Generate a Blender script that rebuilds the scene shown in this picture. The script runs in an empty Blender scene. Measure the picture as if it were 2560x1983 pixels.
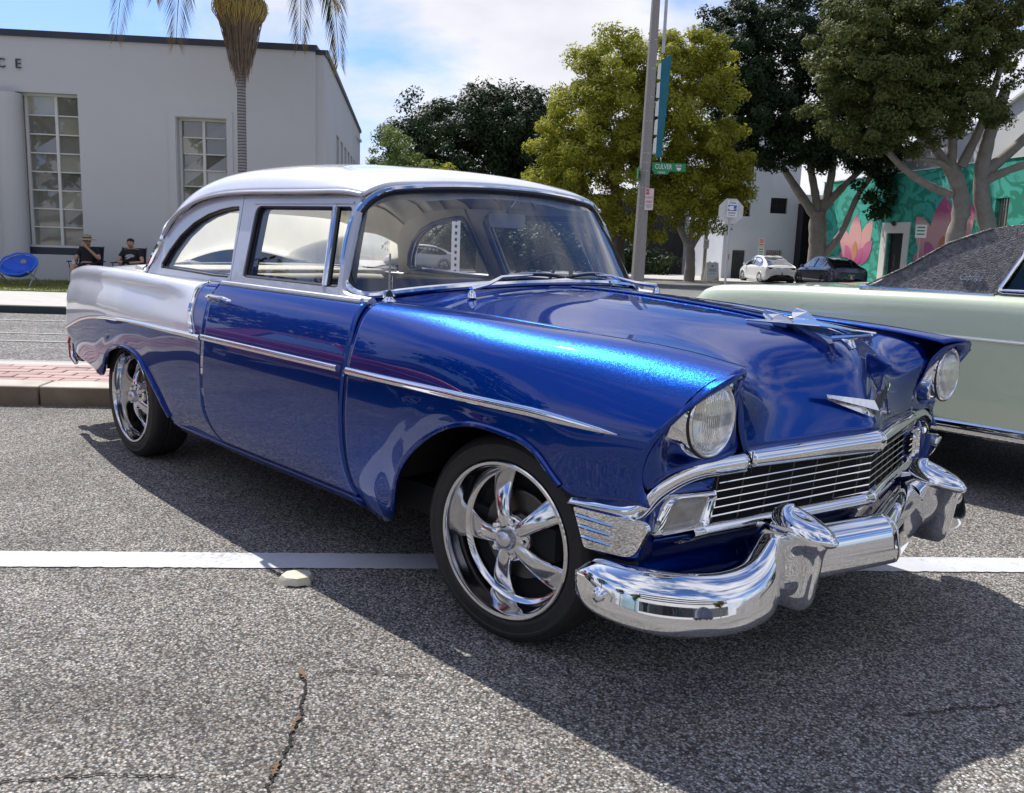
import bpy, bmesh, math, random
import numpy as np
from mathutils import Vector, Matrix

random.seed(7)
rng = np.random.default_rng(7)
scene = bpy.context.scene
COL = scene.collection
R = math.radians

# ------------------------------------------------------------------ camera
CAM_POS = np.array([1.911, -2.640, 1.234])
YAW, PITCH, ROLL = R(136.17), R(9.98), R(-2.06)
cy, sy, cp, sp = math.cos(YAW), math.sin(YAW), math.cos(PITCH), math.sin(PITCH)
FWD = np.array([cy * cp, sy * cp, -sp])
RGT = np.array([sy, -cy, 0.0])
DWN = np.cross(FWD, RGT)
cr, sr = math.cos(ROLL), math.sin(ROLL)
R2 = cr * RGT + sr * DWN
D2 = -sr * RGT + cr * DWN
cam_data = bpy.data.cameras.new('camera')
cam = bpy.data.objects.new('camera', cam_data)
COL.objects.link(cam)
m = Matrix.Identity(4)
for i in range(3):
    m[i][0] = R2[i]; m[i][1] = -D2[i]; m[i][2] = -FWD[i]; m[i][3] = CAM_POS[i]
cam.matrix_world = m
cam_data.sensor_fit = 'HORIZONTAL'
cam_data.sensor_width = 36.0
cam_data.lens = 36.0 * 2268.0 / 2560.0
cam_data.clip_start = 0.05
cam_data.clip_end = 2000.0
scene.camera = cam

# ------------------------------------------------------------------ light
SUN_DIR = Vector((-0.73, 0.14, 1.0)).normalized()      # towards the sun
sun_data = bpy.data.lights.new('sun', 'SUN')
sun_data.energy = 4.8
sun_data.angle = R(0.5)
sun_data.color = (1.0, 0.955, 0.89)
sun = bpy.data.objects.new('sun', sun_data)
COL.objects.link(sun)
sun.rotation_euler = SUN_DIR.to_track_quat('Z', 'Y').to_euler()
sun.location = (0, 0, 40)

world = bpy.data.worlds.new('World')
scene.world = world
world.use_nodes = True
wn, wl = world.node_tree.nodes, world.node_tree.links
wn.clear()
def wnode(t, **k):
    n = wn.new(t)
    for a, b in k.items():
        setattr(n, a, b)
    return n
w_out = wnode('ShaderNodeOutputWorld')
w_bg = wnode('ShaderNodeBackground')
w_sky = wnode('ShaderNodeTexSky', sky_type='NISHITA', sun_disc=False)
w_sky.sun_elevation = math.asin(SUN_DIR.z)
w_sky.sun_rotation = math.atan2(SUN_DIR.x, SUN_DIR.y)
w_sky.altitude = 20.0
w_sky.air_density = 1.0
w_sky.dust_density = 1.2
w_sky.ozone_density = 1.5
w_bg.inputs['Strength'].default_value = 0.10
# broken cloud over the blue, the same all round the horizon
w_tc = wnode('ShaderNodeTexCoord')
w_map = wnode('ShaderNodeMapping')
w_map.inputs['Scale'].default_value = (1.0, 1.0, 2.1)
w_map.inputs['Location'].default_value = (2.1, 0.4, 0.9)
w_n1 = wnode('ShaderNodeTexNoise')
w_n1.inputs['Scale'].default_value = 2.3
w_n1.inputs['Detail'].default_value = 9.0
w_n1.inputs['Roughness'].default_value = 0.56
w_n1.inputs['Distortion'].default_value = 0.25
w_cr = wnode('ShaderNodeValToRGB')
w_cr.color_ramp.elements[0].position = 0.43
w_cr.color_ramp.elements[0].color = (0, 0, 0, 1)
w_cr.color_ramp.elements[1].position = 0.58
w_cr.color_ramp.elements[1].color = (1, 1, 1, 1)
w_n2 = wnode('ShaderNodeTexNoise')
w_n2.inputs['Scale'].default_value = 5.0
w_n2.inputs['Detail'].default_value = 6.0
w_cc = wnode('ShaderNodeValToRGB')
w_cc.color_ramp.elements[0].position = 0.35
w_cc.color_ramp.elements[0].color = (6.6, 6.7, 7.6, 1)
w_cc.color_ramp.elements[1].position = 0.68
w_cc.color_ramp.elements[1].color = (8.8, 8.8, 9.2, 1)
w_blue = wnode('ShaderNodeMix', data_type='RGBA', blend_type='MULTIPLY')
w_blue.inputs['Factor'].default_value = 1.0
w_blue.inputs[7].default_value = (0.72, 0.95, 1.38, 1)
w_mix = wnode('ShaderNodeMix', data_type='RGBA')
wl.new(w_tc.outputs['Generated'], w_map.inputs['Vector'])
wl.new(w_map.outputs['Vector'], w_n1.inputs['Vector'])
wl.new(w_map.outputs['Vector'], w_n2.inputs['Vector'])
wl.new(w_n1.outputs['Fac'], w_cr.inputs['Fac'])
wl.new(w_n2.outputs['Fac'], w_cc.inputs['Fac'])
wl.new(w_cr.outputs['Color'], w_mix.inputs['Factor'])
wl.new(w_sky.outputs['Color'], w_blue.inputs[6])
wl.new(w_blue.outputs[2], w_mix.inputs[6])
wl.new(w_cc.outputs['Color'], w_mix.inputs[7])
wl.new(w_mix.outputs[2], w_bg.inputs['Color'])
wl.new(w_bg.outputs['Background'], w_out.inputs['Surface'])

scene.view_settings.view_transform = 'Standard'
scene.view_settings.look = 'None'
scene.view_settings.exposure = 0.22
scene.view_settings.gamma = 1.0
scene.view_settings.use_curve_mapping = False
scene.render.engine = 'CYCLES'
scene.cycles.max_bounces = 12
scene.cycles.diffuse_bounces = 6
scene.cycles.transparent_max_bounces = 16
scene.cycles.glossy_bounces = 5
scene.cycles.sample_clamp_indirect = 8.0

# ------------------------------------------------------------------ frame of the street
ANG = R(51.0)
U2 = (math.cos(ANG), math.sin(ANG))
N2 = (-math.sin(ANG), math.cos(ANG))
SLOPE = 0.020
def SW(s, t, z=0.0):
    return (s * U2[0] + t * N2[0], s * U2[1] + t * N2[1], z)
def gz(t):
    return -SLOPE * max(0.0, t - 3.0)

# ------------------------------------------------------------------ helpers
def link(o, parent=None):
    COL.objects.link(o)
    if parent is not None:
        o.parent = parent
    return o
def obj(name, verts, faces, mat, parent=None, smooth=True, sharp=None):
    me = bpy.data.meshes.new(name)
    me.from_pydata([tuple(map(float, v)) for v in verts], [], faces)
    me.update()
    mats = mat if isinstance(mat, (list, tuple)) else [mat]
    for k in mats:
        me.materials.append(k)
    if smooth:
        me.polygons.foreach_set('use_smooth', [True] * len(me.polygons))
        if sharp is not None:
            me.set_sharp_from_angle(angle=R(sharp))
    return link(bpy.data.objects.new(name, me), parent)
def empty(name, loc=(0, 0, 0), rz=0.0):
    o = bpy.data.objects.new(name, None)
    o.empty_display_size = 0.2
    o.location = loc
    o.rotation_euler = (0, 0, rz)
    return link(o)
def tag(o, label, cat, group=None):
    o['label'] = label
    o['category'] = cat
    if group:
        o['group'] = group
    return o
def structure(o):
    o['kind'] = 'structure'
    return o
def stuff(o):
    o['kind'] = 'stuff'
    return o
def copy_tree(o, parent=None):
    c = o.copy()
    link(c, parent)
    for ch in list(o.children):
        copy_tree(ch, c)
    return c

class MB:
    """collects shapes into one mesh"""
    def __init__(self):
        self.v, self.f = [], []
    def add(self, verts, faces):
        n = len(self.v)
        self.v += [tuple(p) for p in verts]
        self.f += [tuple(i + n for i in q) for q in faces]
        return self
    def box(self, c, d, rz=0.0):
        x, y, z = c; a, b, h = d[0] / 2, d[1] / 2, d[2] / 2
        ca, sa = math.cos(rz), math.sin(rz)
        vs = []
        for dz in (-h, h):
            for dx, dy in ((-a, -b), (a, -b), (a, b), (-a, b)):
                vs.append((x + dx * ca - dy * sa, y + dx * sa + dy * ca, z + dz))
        return self.add(vs, [(3, 2, 1, 0), (4, 5, 6, 7), (0, 1, 5, 4), (1, 2, 6, 5), (2, 3, 7, 6), (3, 0, 4, 7)])
    def tube(self, path, r, n=8, closed=False, flat=None, cap=True):
        """flat = (axis, factor): squashes the section along a world axis"""
        v, f = tube_mesh(path, r, n, closed, cap)
        if flat is not None:
            ax, k = flat
            P = np.array(path, float); V = np.array(v)
            for i in range(len(P)):
                sl = slice(i * n, (i + 1) * n)
                V[sl, ax] = P[i, ax] + (V[sl, ax] - P[i, ax]) * k
            v = V
        return self.add(v, f)
    def prism(self, poly, fn0, fn1):
        """poly 2D outline; fn0, fn1 map a 2D point to the front and back faces"""
        n = len(poly)
        a = [fn0(*p) for p in poly]; b = [fn1(*p) for p in poly]
        return self.add(a + b, [tuple(range(n)), tuple(range(2 * n - 1, n - 1, -1))] + [(i + n, (i + 1) % n + n, (i + 1) % n, i) for i in range(n)])
    def build(self, name, mat, parent=None, smooth=False, sharp=35):
        return obj(name, self.v, self.f, mat, parent, smooth, sharp)

def tube_mesh(path, r, n=8, closed=False, cap=True):
    P = [Vector(p) for p in path]
    m_ = len(P)
    rad = r if isinstance(r, (list, tuple, np.ndarray)) else [r] * m_
    vs, fs = [], []
    prev = None
    for i in range(m_):
        if closed:
            t = P[(i + 1) % m_] - P[i - 1]
        else:
            t = P[min(i + 1, m_ - 1)] - P[max(i - 1, 0)]
        t.normalize()
        if prev is None:
            a = Vector((0, 0, 1)) if abs(t.z) < 0.9 else Vector((1, 0, 0))
        else:
            a = prev
        b = t.cross(a).normalized()
        a = b.cross(t).normalized()
        prev = a
        for k in range(n):
            q = 2 * math.pi * k / n
            vs.append(tuple(P[i] + float(rad[i]) * (math.cos(q) * b + math.sin(q) * a)))
    for i in range(m_ if closed else m_ - 1):
        j = (i + 1) % m_
        for k in range(n):
            l = (k + 1) % n
            fs.append((i * n + k, i * n + l, j * n + l, j * n + k))
    if cap and not closed:
        fs.append(tuple(range(n - 1, -1, -1)))
        fs.append(tuple((m_ - 1) * n + k for k in range(n)))
    return vs, fs
def lathe(profile, n=48, axis='y', arc=(0, 2 * math.pi), sign=1):
    """profile: (radius, along-axis) pairs, turned about an axis through the origin"""
    full = abs(arc[1] - arc[0] - 2 * math.pi) < 1e-6
    m_ = n if full else n + 1
    vs, fs = [], []
    for k in range(m_):
        q = arc[0] + (arc[1] - arc[0]) * k / n
        c, s = math.cos(q), math.sin(q)
        for r, h in profile:
            vs.append((r * c, h * sign, r * s) if axis == 'y' else ((r * c, r * s, h) if axis == 'z' else (h, r * c, r * s)))
    p = len(profile)
    for k in range(n):
        l = (k + 1) % m_
        for i in range(p - 1):
            q = (k * p + i, k * p + i + 1, l * p + i + 1, l * p + i)
            fs.append(q if sign > 0 else q[::-1])
    return vs, fs
def cubic(t, P, tt):
    """natural cubic spline through P at knots t, sampled at tt"""
    t = np.asarray(t, float); P = np.asarray(P, float); n = len(t)
    tt = np.clip(np.asarray(tt, float), t[0], t[-1])
    if n == 2:
        w = ((tt - t[0]) / (t[1] - t[0]))
        w = w.reshape((-1,) + (1,) * (P.ndim - 1))
        return P[0] * (1 - w) + P[1] * w
    h = np.diff(t)
    A = np.zeros((n, n)); B = np.zeros((n,) + P.shape[1:])
    A[0, 0] = A[-1, -1] = 1
    for i in range(1, n - 1):
        A[i, i - 1] = h[i - 1]; A[i, i] = 2 * (h[i - 1] + h[i]); A[i, i + 1] = h[i]
        B[i] = 6 * ((P[i + 1] - P[i]) / h[i] - (P[i] - P[i - 1]) / h[i - 1])
    M = np.linalg.solve(A, B.reshape(n, -1)).reshape(B.shape)
    k = np.clip(np.searchsorted(t, tt, side='right') - 1, 0, n - 2)
    sh = (-1,) + (1,) * (P.ndim - 1)
    a = ((t[k + 1] - tt) / h[k]).reshape(sh); b = ((tt - t[k]) / h[k]).reshape(sh)
    hh = (h[k] ** 2).reshape(sh)
    return a * P[k] + b * P[k + 1] + ((a ** 3 - a) * M[k] + (b ** 3 - b) * M[k + 1]) * hh / 6
def curve(pts, n, closed=False):
    P = np.array(pts, float)
    if closed:
        P = np.concatenate([P[-3:], P, P[:4]])
    d = np.concatenate([[0], np.cumsum(np.linalg.norm(np.diff(P, axis=0), axis=1) ** 0.75)])
    if closed:
        a, b = d[3], d[3 + len(pts)]
        tt = np.linspace(a, b, n, endpoint=False)
    else:
        tt = np.linspace(0, d[-1], n)
    return cubic(d, P, tt)
def knots(G):
    """averaged chord lengths down axis 0 of a grid of points"""
    L = np.linalg.norm(np.diff(G, axis=0), axis=2) ** 0.85
    L = np.maximum(L.mean(axis=1), 1e-5)
    return np.concatenate([[0], np.cumsum(L)])
def samples(k, i0, i1, n):
    """n samples between control rows i0 and i1, a row on every control row"""
    seg = k[i1] - k[i0]
    out = [k[i0]]
    for i in range(i0, i1):
        c = max(1, int(round(n * (k[i + 1] - k[i]) / seg)))
        out += list(np.linspace(k[i], k[i + 1], c + 1)[1:])
    return np.array(out)
class Surf:
    """tensor spline through a grid of control points [u][v]"""
    def __init__(self, G):
        self.G = np.array(G, float)
        self.ku = knots(self.G)
        self.kv = knots(self.G.transpose(1, 0, 2))
    def grid(self, nu, nv, u0=0, u1=None, v0=0, v1=None):
        u1 = len(self.ku) - 1 if u1 is None else u1
        v1 = len(self.kv) - 1 if v1 is None else v1
        uu = samples(self.ku, u0, u1, nu); vv = samples(self.kv, v0, v1, nv)
        A = cubic(self.ku, self.G, uu)
        return cubic(self.kv, A.transpose(1, 0, 2), vv).transpose(1, 0, 2)
def grid_mesh(Q):
    nu, nv = Q.shape[:2]
    f = [(i * nv + j, i * nv + j + 1, (i + 1) * nv + j + 1, (i + 1) * nv + j) for i in range(nu - 1) for j in range(nv - 1)]
    return Q.reshape(-1, 3), f
def orient(V, F, centre):
    """turn a sheet's faces away from a point"""
    V = np.asarray(V); c = np.asarray(centre, float); s = 0.0
    for q in F[:: max(1, len(F) // 200)]:
        a, b, d = V[q[0]], V[q[1]], V[q[2]]
        s += np.dot(np.cross(b - a, d - a), V[list(q)].mean(0) - c)
    return F if s > 0 else [q[::-1] for q in F]
def sheet(name, Q, mat, parent, thick=0.0, centre=(-1.5, 0, 0.55), sharp=None, flip=False):
    V, F = grid_mesh(Q)
    F = orient(V, F, centre)
    if flip:
        F = [q[::-1] for q in F]
    o = obj(name, V, F, mat, parent, True, sharp)
    if thick:
        md = o.modifiers.new('thickness', 'SOLIDIFY')
        md.thickness = thick; md.offset = -1.0
    return o
def mirror(Q):
    Q = np.array(Q, float).copy()
    Q[..., 1] *= -1
    return Q
def bevel(o, w=0.01, seg=2, angle=40):
    md = o.modifiers.new('bevel', 'BEVEL')
    md.width = w; md.segments = seg; md.limit_method = 'ANGLE'; md.angle_limit = R(angle)
    return o
def holed(outline, holes):
    """fill a 2D outline with holes; returns 2D points and triangles"""
    bm = bmesh.new()
    edges = []
    for loop in [outline] + holes:
        vs = [bm.verts.new((p[0], p[1], 0)) for p in loop]
        edges += [bm.edges.new((vs[i], vs[(i + 1) % len(vs)])) for i in range(len(vs))]
    bmesh.ops.triangle_fill(bm, use_beauty=True, use_dissolve=False, edges=edges, normal=(0, 0, 1))
    bm.verts.index_update()
    V = [(v.co.x, v.co.y) for v in bm.verts]
    F = [tuple(v.index for v in f.verts) for f in bm.faces]
    bm.free()
    return V, F
def plate(name, outline, holes, fn, mat, parent, thick, smooth=False):
    """flat plate with holes: fn maps (a, b, depth) to a point; sides are closed"""
    V, F = holed(outline, holes)
    n = len(V)
    vs = [fn(a, b, 0.0) for a, b in V] + [fn(a, b, thick) for a, b in V]
    fs = [tuple(q) for q in F] + [tuple(i + n for i in q[::-1]) for q in F]
    k = 0
    for loop in [outline] + holes:
        m_ = len(loop)
        for i in range(m_):
            a, b = k + i, k + (i + 1) % m_
            fs.append((a, b, b + n, a + n))
        k += m_
    o = obj(name, vs, fs, mat, parent, smooth, 35)
    bm = bmesh.new(); bm.from_mesh(o.data)
    bmesh.ops.recalc_face_normals(bm, faces=bm.faces)
    bm.to_mesh(o.data); bm.free()
    return o
def text_obj(name, body, size, mat, parent, M, depth=0.004, align='CENTER', spacing=1.0, xs=1.0):
    cu = bpy.data.curves.new(name, 'FONT')
    cu.body = body; cu.size = size; cu.extrude = depth; cu.align_x = align; cu.align_y = 'CENTER'
    cu.space_character = spacing; cu.resolution_u = 3
    tmp = bpy.data.objects.new(name, cu)
    COL.objects.link(tmp)
    dg = bpy.context.evaluated_depsgraph_get()
    me = bpy.data.meshes.new_from_object(tmp.evaluated_get(dg))
    bpy.data.objects.remove(tmp); bpy.data.curves.remove(cu)
    me.name = name
    me.transform(M @ Matrix.Diagonal((xs, 1, 1, 1)))
    me.materials.clear(); me.materials.append(mat)
    return link(bpy.data.objects.new(name, me), parent)
def frame(o, x, y, z):
    """matrix with the given origin and axes"""
    M = Matrix.Identity(4)
    for i in range(3):
        M[i][0], M[i][1], M[i][2], M[i][3] = x[i], y[i], z[i], o[i]
    return M

# ------------------------------------------------------------------ materials
def mat(name, color=(0.5, 0.5, 0.5), rough=0.5, metal=0.0, coat=0.0, coat_rough=0.03, spec=0.5, **k):
    mt = bpy.data.materials.new(name)
    mt.use_nodes = True
    b = mt.node_tree.nodes['Principled BSDF']
    b.inputs['Base Color'].default_value = (*color, 1)
    b.inputs['Roughness'].default_value = rough
    b.inputs['Metallic'].default_value = metal
    b.inputs['Coat Weight'].default_value = coat
    b.inputs['Coat Roughness'].default_value = coat_rough
    b.inputs['Specular IOR Level'].default_value = spec
    for a, v in k.items():
        b.inputs[a.replace('_', ' ')].default_value = v
    return mt
def nd(mt, t, **k):
    n = mt.node_tree.nodes.new(t)
    for a, v in k.items():
        if a in n.inputs.keys():
            n.inputs[a].default_value = v
        else:
            setattr(n, a, v)
    return n
def ln(mt, a, b):
    mt.node_tree.links.new(a, b)
def bsdf(mt):
    return mt.node_tree.nodes['Principled BSDF']
def ramp(mt, fac, stops):
    r = nd(mt, 'ShaderNodeValToRGB')
    e = r.color_ramp.elements
    while len(e) < len(stops):
        e.new(0.5)
    for q, (p, c) in zip(e, stops):
        q.position = p; q.color = (*c, 1) if len(c) == 3 else c
    ln(mt, fac, r.inputs['Fac'])
    return r.outputs['Color']
def noise(mt, scale, detail=4.0, rough=0.5, vec=None, dist=0.0):
    n = nd(mt, 'ShaderNodeTexNoise')
    n.inputs['Scale'].default_value = scale; n.inputs['Detail'].default_value = detail
    n.inputs['Roughness'].default_value = rough; n.inputs['Distortion'].default_value = dist
    if vec is None:
        vec = nd(mt, 'ShaderNodeTexCoord').outputs['Object']
    ln(mt, vec, n.inputs['Vector'])
    return n.outputs['Fac']
def bump(mt, h, strength=0.3, dist=0.01):
    b = nd(mt, 'ShaderNodeBump')
    b.inputs['Strength'].default_value = strength; b.inputs['Distance'].default_value = dist
    ln(mt, h, b.inputs['Height'])
    ln(mt, b.outputs['Normal'], bsdf(mt).inputs['Normal'])
    return b
def mixc(mt, fac, a, b, blend='MIX'):
    x = nd(mt, 'ShaderNodeMix', data_type='RGBA', blend_type=blend)
    for s, i in ((fac, 0), (a, 6), (b, 7)):
        if isinstance(s, (int, float)):
            x.inputs[i].default_value = s
        elif isinstance(s, tuple):
            x.inputs[i].default_value = (*s, 1)
        else:
            ln(mt, s, x.inputs[i])
    return x.outputs[2]
def varied(name, c0, c1, scale, rough=0.7, bump_s=0.0, bump_scale=None, detail=6.0, bump_d=0.01, **k):
    mt = mat(name, c0, rough, **k)
    f = noise(mt, scale, detail, 0.6)
    ln(mt, ramp(mt, f, [(0.3, c0), (0.7, c1)]), bsdf(mt).inputs['Base Color'])
    if bump_s:
        bump(mt, noise(mt, bump_scale or scale * 6, 5.0, 0.6), bump_s, bump_d)
    return mt
def glass(name, tint=(0.9, 0.95, 0.97), mirror_f=1.0, dirt_veil=0.0, ior=1.5):
    """thin sheet of glass: clear with a Fresnel mirror"""
    mt = bpy.data.materials.new(name)
    mt.use_nodes = True
    n = mt.node_tree.nodes; n.clear()
    out = nd(mt, 'ShaderNodeOutputMaterial'); tr = nd(mt, 'ShaderNodeBsdfTransparent')
    tr.inputs['Color'].default_value = (*tint, 1)
    gl = nd(mt, 'ShaderNodeBsdfGlossy'); gl.inputs['Roughness'].default_value = 0.0
    gl.inputs['Color'].default_value = (0.95, 0.97, 1.0, 1)
    fr = nd(mt, 'ShaderNodeFresnel'); fr.inputs['IOR'].default_value = ior
    mu = nd(mt, 'ShaderNodeMath', operation='MULTIPLY'); mu.inputs[1].default_value = mirror_f
    mx = nd(mt, 'ShaderNodeMixShader')
    ln(mt, fr.outputs[0], mu.inputs[0]); ln(mt, mu.outputs[0], mx.inputs['Fac'])
    ln(mt, tr.outputs[0], mx.inputs[1]); ln(mt, gl.outputs[0], mx.inputs[2])
    if dirt_veil:  # diffuse film: slight dirt, and on the windshield a painted sky veil
        df = nd(mt, 'ShaderNodeBsdfDiffuse'); df.inputs['Color'].default_value = (0.6, 0.6, 0.58, 1)
        m2 = nd(mt, 'ShaderNodeMixShader'); m2.inputs['Fac'].default_value = dirt_veil
        ln(mt, mx.outputs[0], m2.inputs[1]); ln(mt, df.outputs[0], m2.inputs[2])
        ln(mt, m2.outputs[0], out.inputs['Surface'])
    else:
        ln(mt, mx.outputs[0], out.inputs['Surface'])
    return mt

M = {}
def car_paint(name, color, metal, rough, flake=0.0):
    mt = mat(name, color, rough, metal, coat=1.0, coat_rough=0.015)
    b = bsdf(mt)
    if flake:
        tc = nd(mt, 'ShaderNodeTexCoord')
        v = nd(mt, 'ShaderNodeTexVoronoi'); v.inputs['Scale'].default_value = 900.0
        ln(mt, tc.outputs['Object'], v.inputs['Vector'])
        s = nd(mt, 'ShaderNodeVectorMath', operation='SUBTRACT'); s.inputs[1].default_value = (0.5, 0.5, 0.5)
        ln(mt, v.outputs['Color'], s.inputs[0])
        k = nd(mt, 'ShaderNodeVectorMath', operation='SCALE'); k.inputs['Scale'].default_value = flake
        ln(mt, s.outputs[0], k.inputs[0])
        g = nd(mt, 'ShaderNodeNewGeometry')
        a = nd(mt, 'ShaderNodeVectorMath', operation='ADD')
        ln(mt, g.outputs['Normal'], a.inputs[0]); ln(mt, k.outputs[0], a.inputs[1])
        nn = nd(mt, 'ShaderNodeVectorMath', operation='NORMALIZE')
        ln(mt, a.outputs[0], nn.inputs[0]); ln(mt, nn.outputs[0], b.inputs['Normal'])
        ln(mt, g.outputs['Normal'], b.inputs['Coat Normal'])
    return mt
M['blue'] = car_paint('metallic_blue_paint', (0.0, 0.12, 0.70), 1.0, 0.29, 0.20)
def candy(mt, deep, share):
    """metal flake under a deep blue tint: two lacquered layers mixed"""
    b = bsdf(mt)
    d = nd(mt, 'ShaderNodeBsdfPrincipled')
    d.inputs['Base Color'].default_value = (*deep, 1); d.inputs['Roughness'].default_value = .5
    d.inputs['Coat Weight'].default_value = 1.0; d.inputs['Coat Roughness'].default_value = .015
    d.inputs['Specular IOR Level'].default_value = 0.0
    mx = nd(mt, 'ShaderNodeMixShader'); mx.inputs['Fac'].default_value = share
    out = [n for n in mt.node_tree.nodes if n.type == 'OUTPUT_MATERIAL'][0]
    ln(mt, d.outputs[0], mx.inputs[1]); ln(mt, b.outputs[0], mx.inputs[2]); ln(mt, mx.outputs[0], out.inputs['Surface'])
candy(M['blue'], (0.0, .002, .060), .32)
M['pearl'] = car_paint('pearl_white_paint', (0.74, 0.74, 0.80), 0.2, 0.40, 0.18)
M['silver'] = car_paint('silver_grey_paint', (0.50, 0.51, 0.57), 0.35, 0.40, 0.15)
M['green_paint'] = car_paint('pale_green_paint', (0.60, 0.67, 0.49), 0.08, 0.35, 0.1)
M['white_paint'] = car_paint('white_car_paint', (0.78, 0.78, 0.78), 0.0, 0.35)
M['grey_paint'] = car_paint('dark_grey_car_paint', (0.045, 0.048, 0.07), 0.5, 0.3)
M['red_paint'] = car_paint('red_car_paint', (0.55, 0.015, 0.012), 0.1, 0.35)
M['chrome'] = mat('chrome', (0.82, 0.83, 0.85), 0.025, 1.0)
M['alloy'] = mat('polished_aluminium', (0.72, 0.72, 0.74), 0.10, 1.0)
M['dull_metal'] = mat('dull_metal', (0.42, 0.43, 0.45), 0.35, 1.0)
M['rubber'] = varied('tyre_rubber', (0.012, 0.012, 0.013), (0.022, 0.021, 0.020), 30, 0.62, 0.15, 160)
M['black'] = mat('black_trim', (0.008, 0.008, 0.009), 0.4)
M['matte_black'] = mat('underbody_black', (0.006, 0.006, 0.007), 0.85)
M['glass'] = glass('window_glass', (0.975, 0.985, 0.98), 1.2, 0.010)
M['glass_ws'] = glass('windshield_glass', (0.98, 0.985, 0.985), 1.45, 0.030)  # stronger diffuse film paints a veil of sky over the glass
M['tint_glass'] = glass('tinted_glass', (0.10, 0.12, 0.14), 1.2)
M['green_glass'] = glass('green_tinted_glass', (0.45, 0.60, 0.60), 1.2)
M['cream'] = varied('cream_vinyl', (0.66, 0.63, 0.55), (0.60, 0.57, 0.48), 8, 0.5)
M['headliner'] = varied('headliner_cloth', (0.88, 0.85, 0.77), (0.84, 0.81, 0.72), 8, 0.6)
M['navy'] = varied('blue_vinyl', (0.014, 0.05, 0.19), (0.02, 0.065, 0.24), 12, 0.42)
M['mirror'] = mat('mirror_glass', (0.85, 0.86, 0.87), 0.0, 1.0)
# ================================================================== ground
def ground_mat(name, dark, light, stone_scale, tone=(1, 1, 1), contrast=1.0, rough=0.9, bump_s=0.6, bump_d=0.004):
    mt = mat(name, dark, rough, spec=0.25)
    tc = nd(mt, 'ShaderNodeTexCoord').outputs['Object']
    v = nd(mt, 'ShaderNodeTexVoronoi'); v.inputs['Scale'].default_value = stone_scale; v.inputs['Randomness'].default_value = 1.0
    ln(mt, tc, v.inputs['Vector'])
    sep = nd(mt, 'ShaderNodeSeparateColor'); ln(mt, v.outputs['Color'], sep.inputs[0])
    stone = ramp(mt, sep.outputs[0], [(0.0, tuple(c * .35 for c in dark)), (0.28, tuple(c * .8 for c in dark)), (0.42, dark), (0.7, light), (0.93, tuple(c * 1.2 for c in light)), (1.0, tuple(min(.75, c * 2.0) for c in light))])
    hue = ramp(mt, sep.outputs[1], [(0.0, (1.10, 1.0, .90)), (0.5, (1, 1, 1)), (1.0, (.93, 1.0, 1.07))])
    c = mixc(mt, 1.0, stone, hue, 'MULTIPLY')
    gap = ramp(mt, v.outputs['Distance'], [(0.32, (1, 1, 1)), (0.64, (.40, .40, .40))])
    c = mixc(mt, 0.9, c, gap, 'MULTIPLY')
    big = noise(mt, 0.9, 6.0, 0.62, tc)
    c = mixc(mt, 1.0, c, ramp(mt, big, [(0.3, (.74, .725, .70)), (0.68, (1.14, 1.12, 1.08))]), 'MULTIPLY')
    mid_ = noise(mt, 9.0, 4.0, 0.6, tc)
    c = mixc(mt, 1.0, c, ramp(mt, mid_, [(0.3, (.88, .88, .88)), (0.7, (1.1, 1.1, 1.1))]), 'MULTIPLY')
    oil = noise(mt, .55, 2.0, .5, tc, 1.2)
    c = mixc(mt, 1.0, c, ramp(mt, oil, [(.56, (1, 1, 1)), (.72, (.72, .71, .70))]), 'MULTIPLY')
    c = mixc(mt, 1.0, c, tone, 'MULTIPLY')
    ln(mt, c, bsdf(mt).inputs['Base Color'])
    h = nd(mt, 'ShaderNodeMath', operation='SUBTRACT'); h.inputs[0].default_value = 1.0
    ln(mt, v.outputs['Distance'], h.inputs[1])
    h2 = nd(mt, 'ShaderNodeMath', operation='ADD'); ln(mt, h.outputs[0], h2.inputs[0])
    k = nd(mt, 'ShaderNodeMath', operation='MULTIPLY'); k.inputs[1].default_value = .8; ln(mt, sep.outputs[2], k.inputs[0]); ln(mt, k.outputs[0], h2.inputs[1])
    bump(mt, h2.outputs[0], bump_s, bump_d)
    return mt
M['asphalt'] = ground_mat('aggregate_asphalt', (.222, .213, .203), (.425, .410, .388), 150)
M['far_asphalt'] = ground_mat('worn_grey_asphalt', (.24, .24, .24), (.33, .33, .325), 60, bump_s=.2)
M['concrete'] = varied('pale_concrete', (.42, .40, .37), (.52, .50, .465), 3.0, .85, .15, 40)
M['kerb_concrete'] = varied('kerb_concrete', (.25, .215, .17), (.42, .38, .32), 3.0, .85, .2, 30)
M['seam'] = varied('worn_seam', (.36, .36, .35), (.44, .44, .43), 3.0, .9)
M['paint_line'] = varied('white_road_paint', (.60, .61, .645), (.50, .51, .54), 5.0, .7, .3, 120)
pm = M['paint_line']
wn_ = noise(pm, 38.0, 6.0, .68); wn2 = noise(pm, 2.2, 3.0, .6)
ad_ = nd(pm, 'ShaderNodeMath', operation='ADD'); ln(pm, wn_, ad_.inputs[0]); ln(pm, wn2, ad_.inputs[1])
hf_ = nd(pm, 'ShaderNodeMath', operation='MULTIPLY'); hf_.inputs[1].default_value = .5; ln(pm, ad_.outputs[0], hf_.inputs[0])
src = bsdf(pm).inputs['Base Color'].links[0].from_socket
ln(pm, mixc(pm, ramp(pm, hf_.outputs[0], [(.57, (0, 0, 0)), (.66, (.85, .85, .85))]), src, (.25, .245, .235)), bsdf(pm).inputs['Base Color'])
kc = M['kerb_concrete']                # shade painted into the brown upright face, sunlight into the top, by normal
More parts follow.
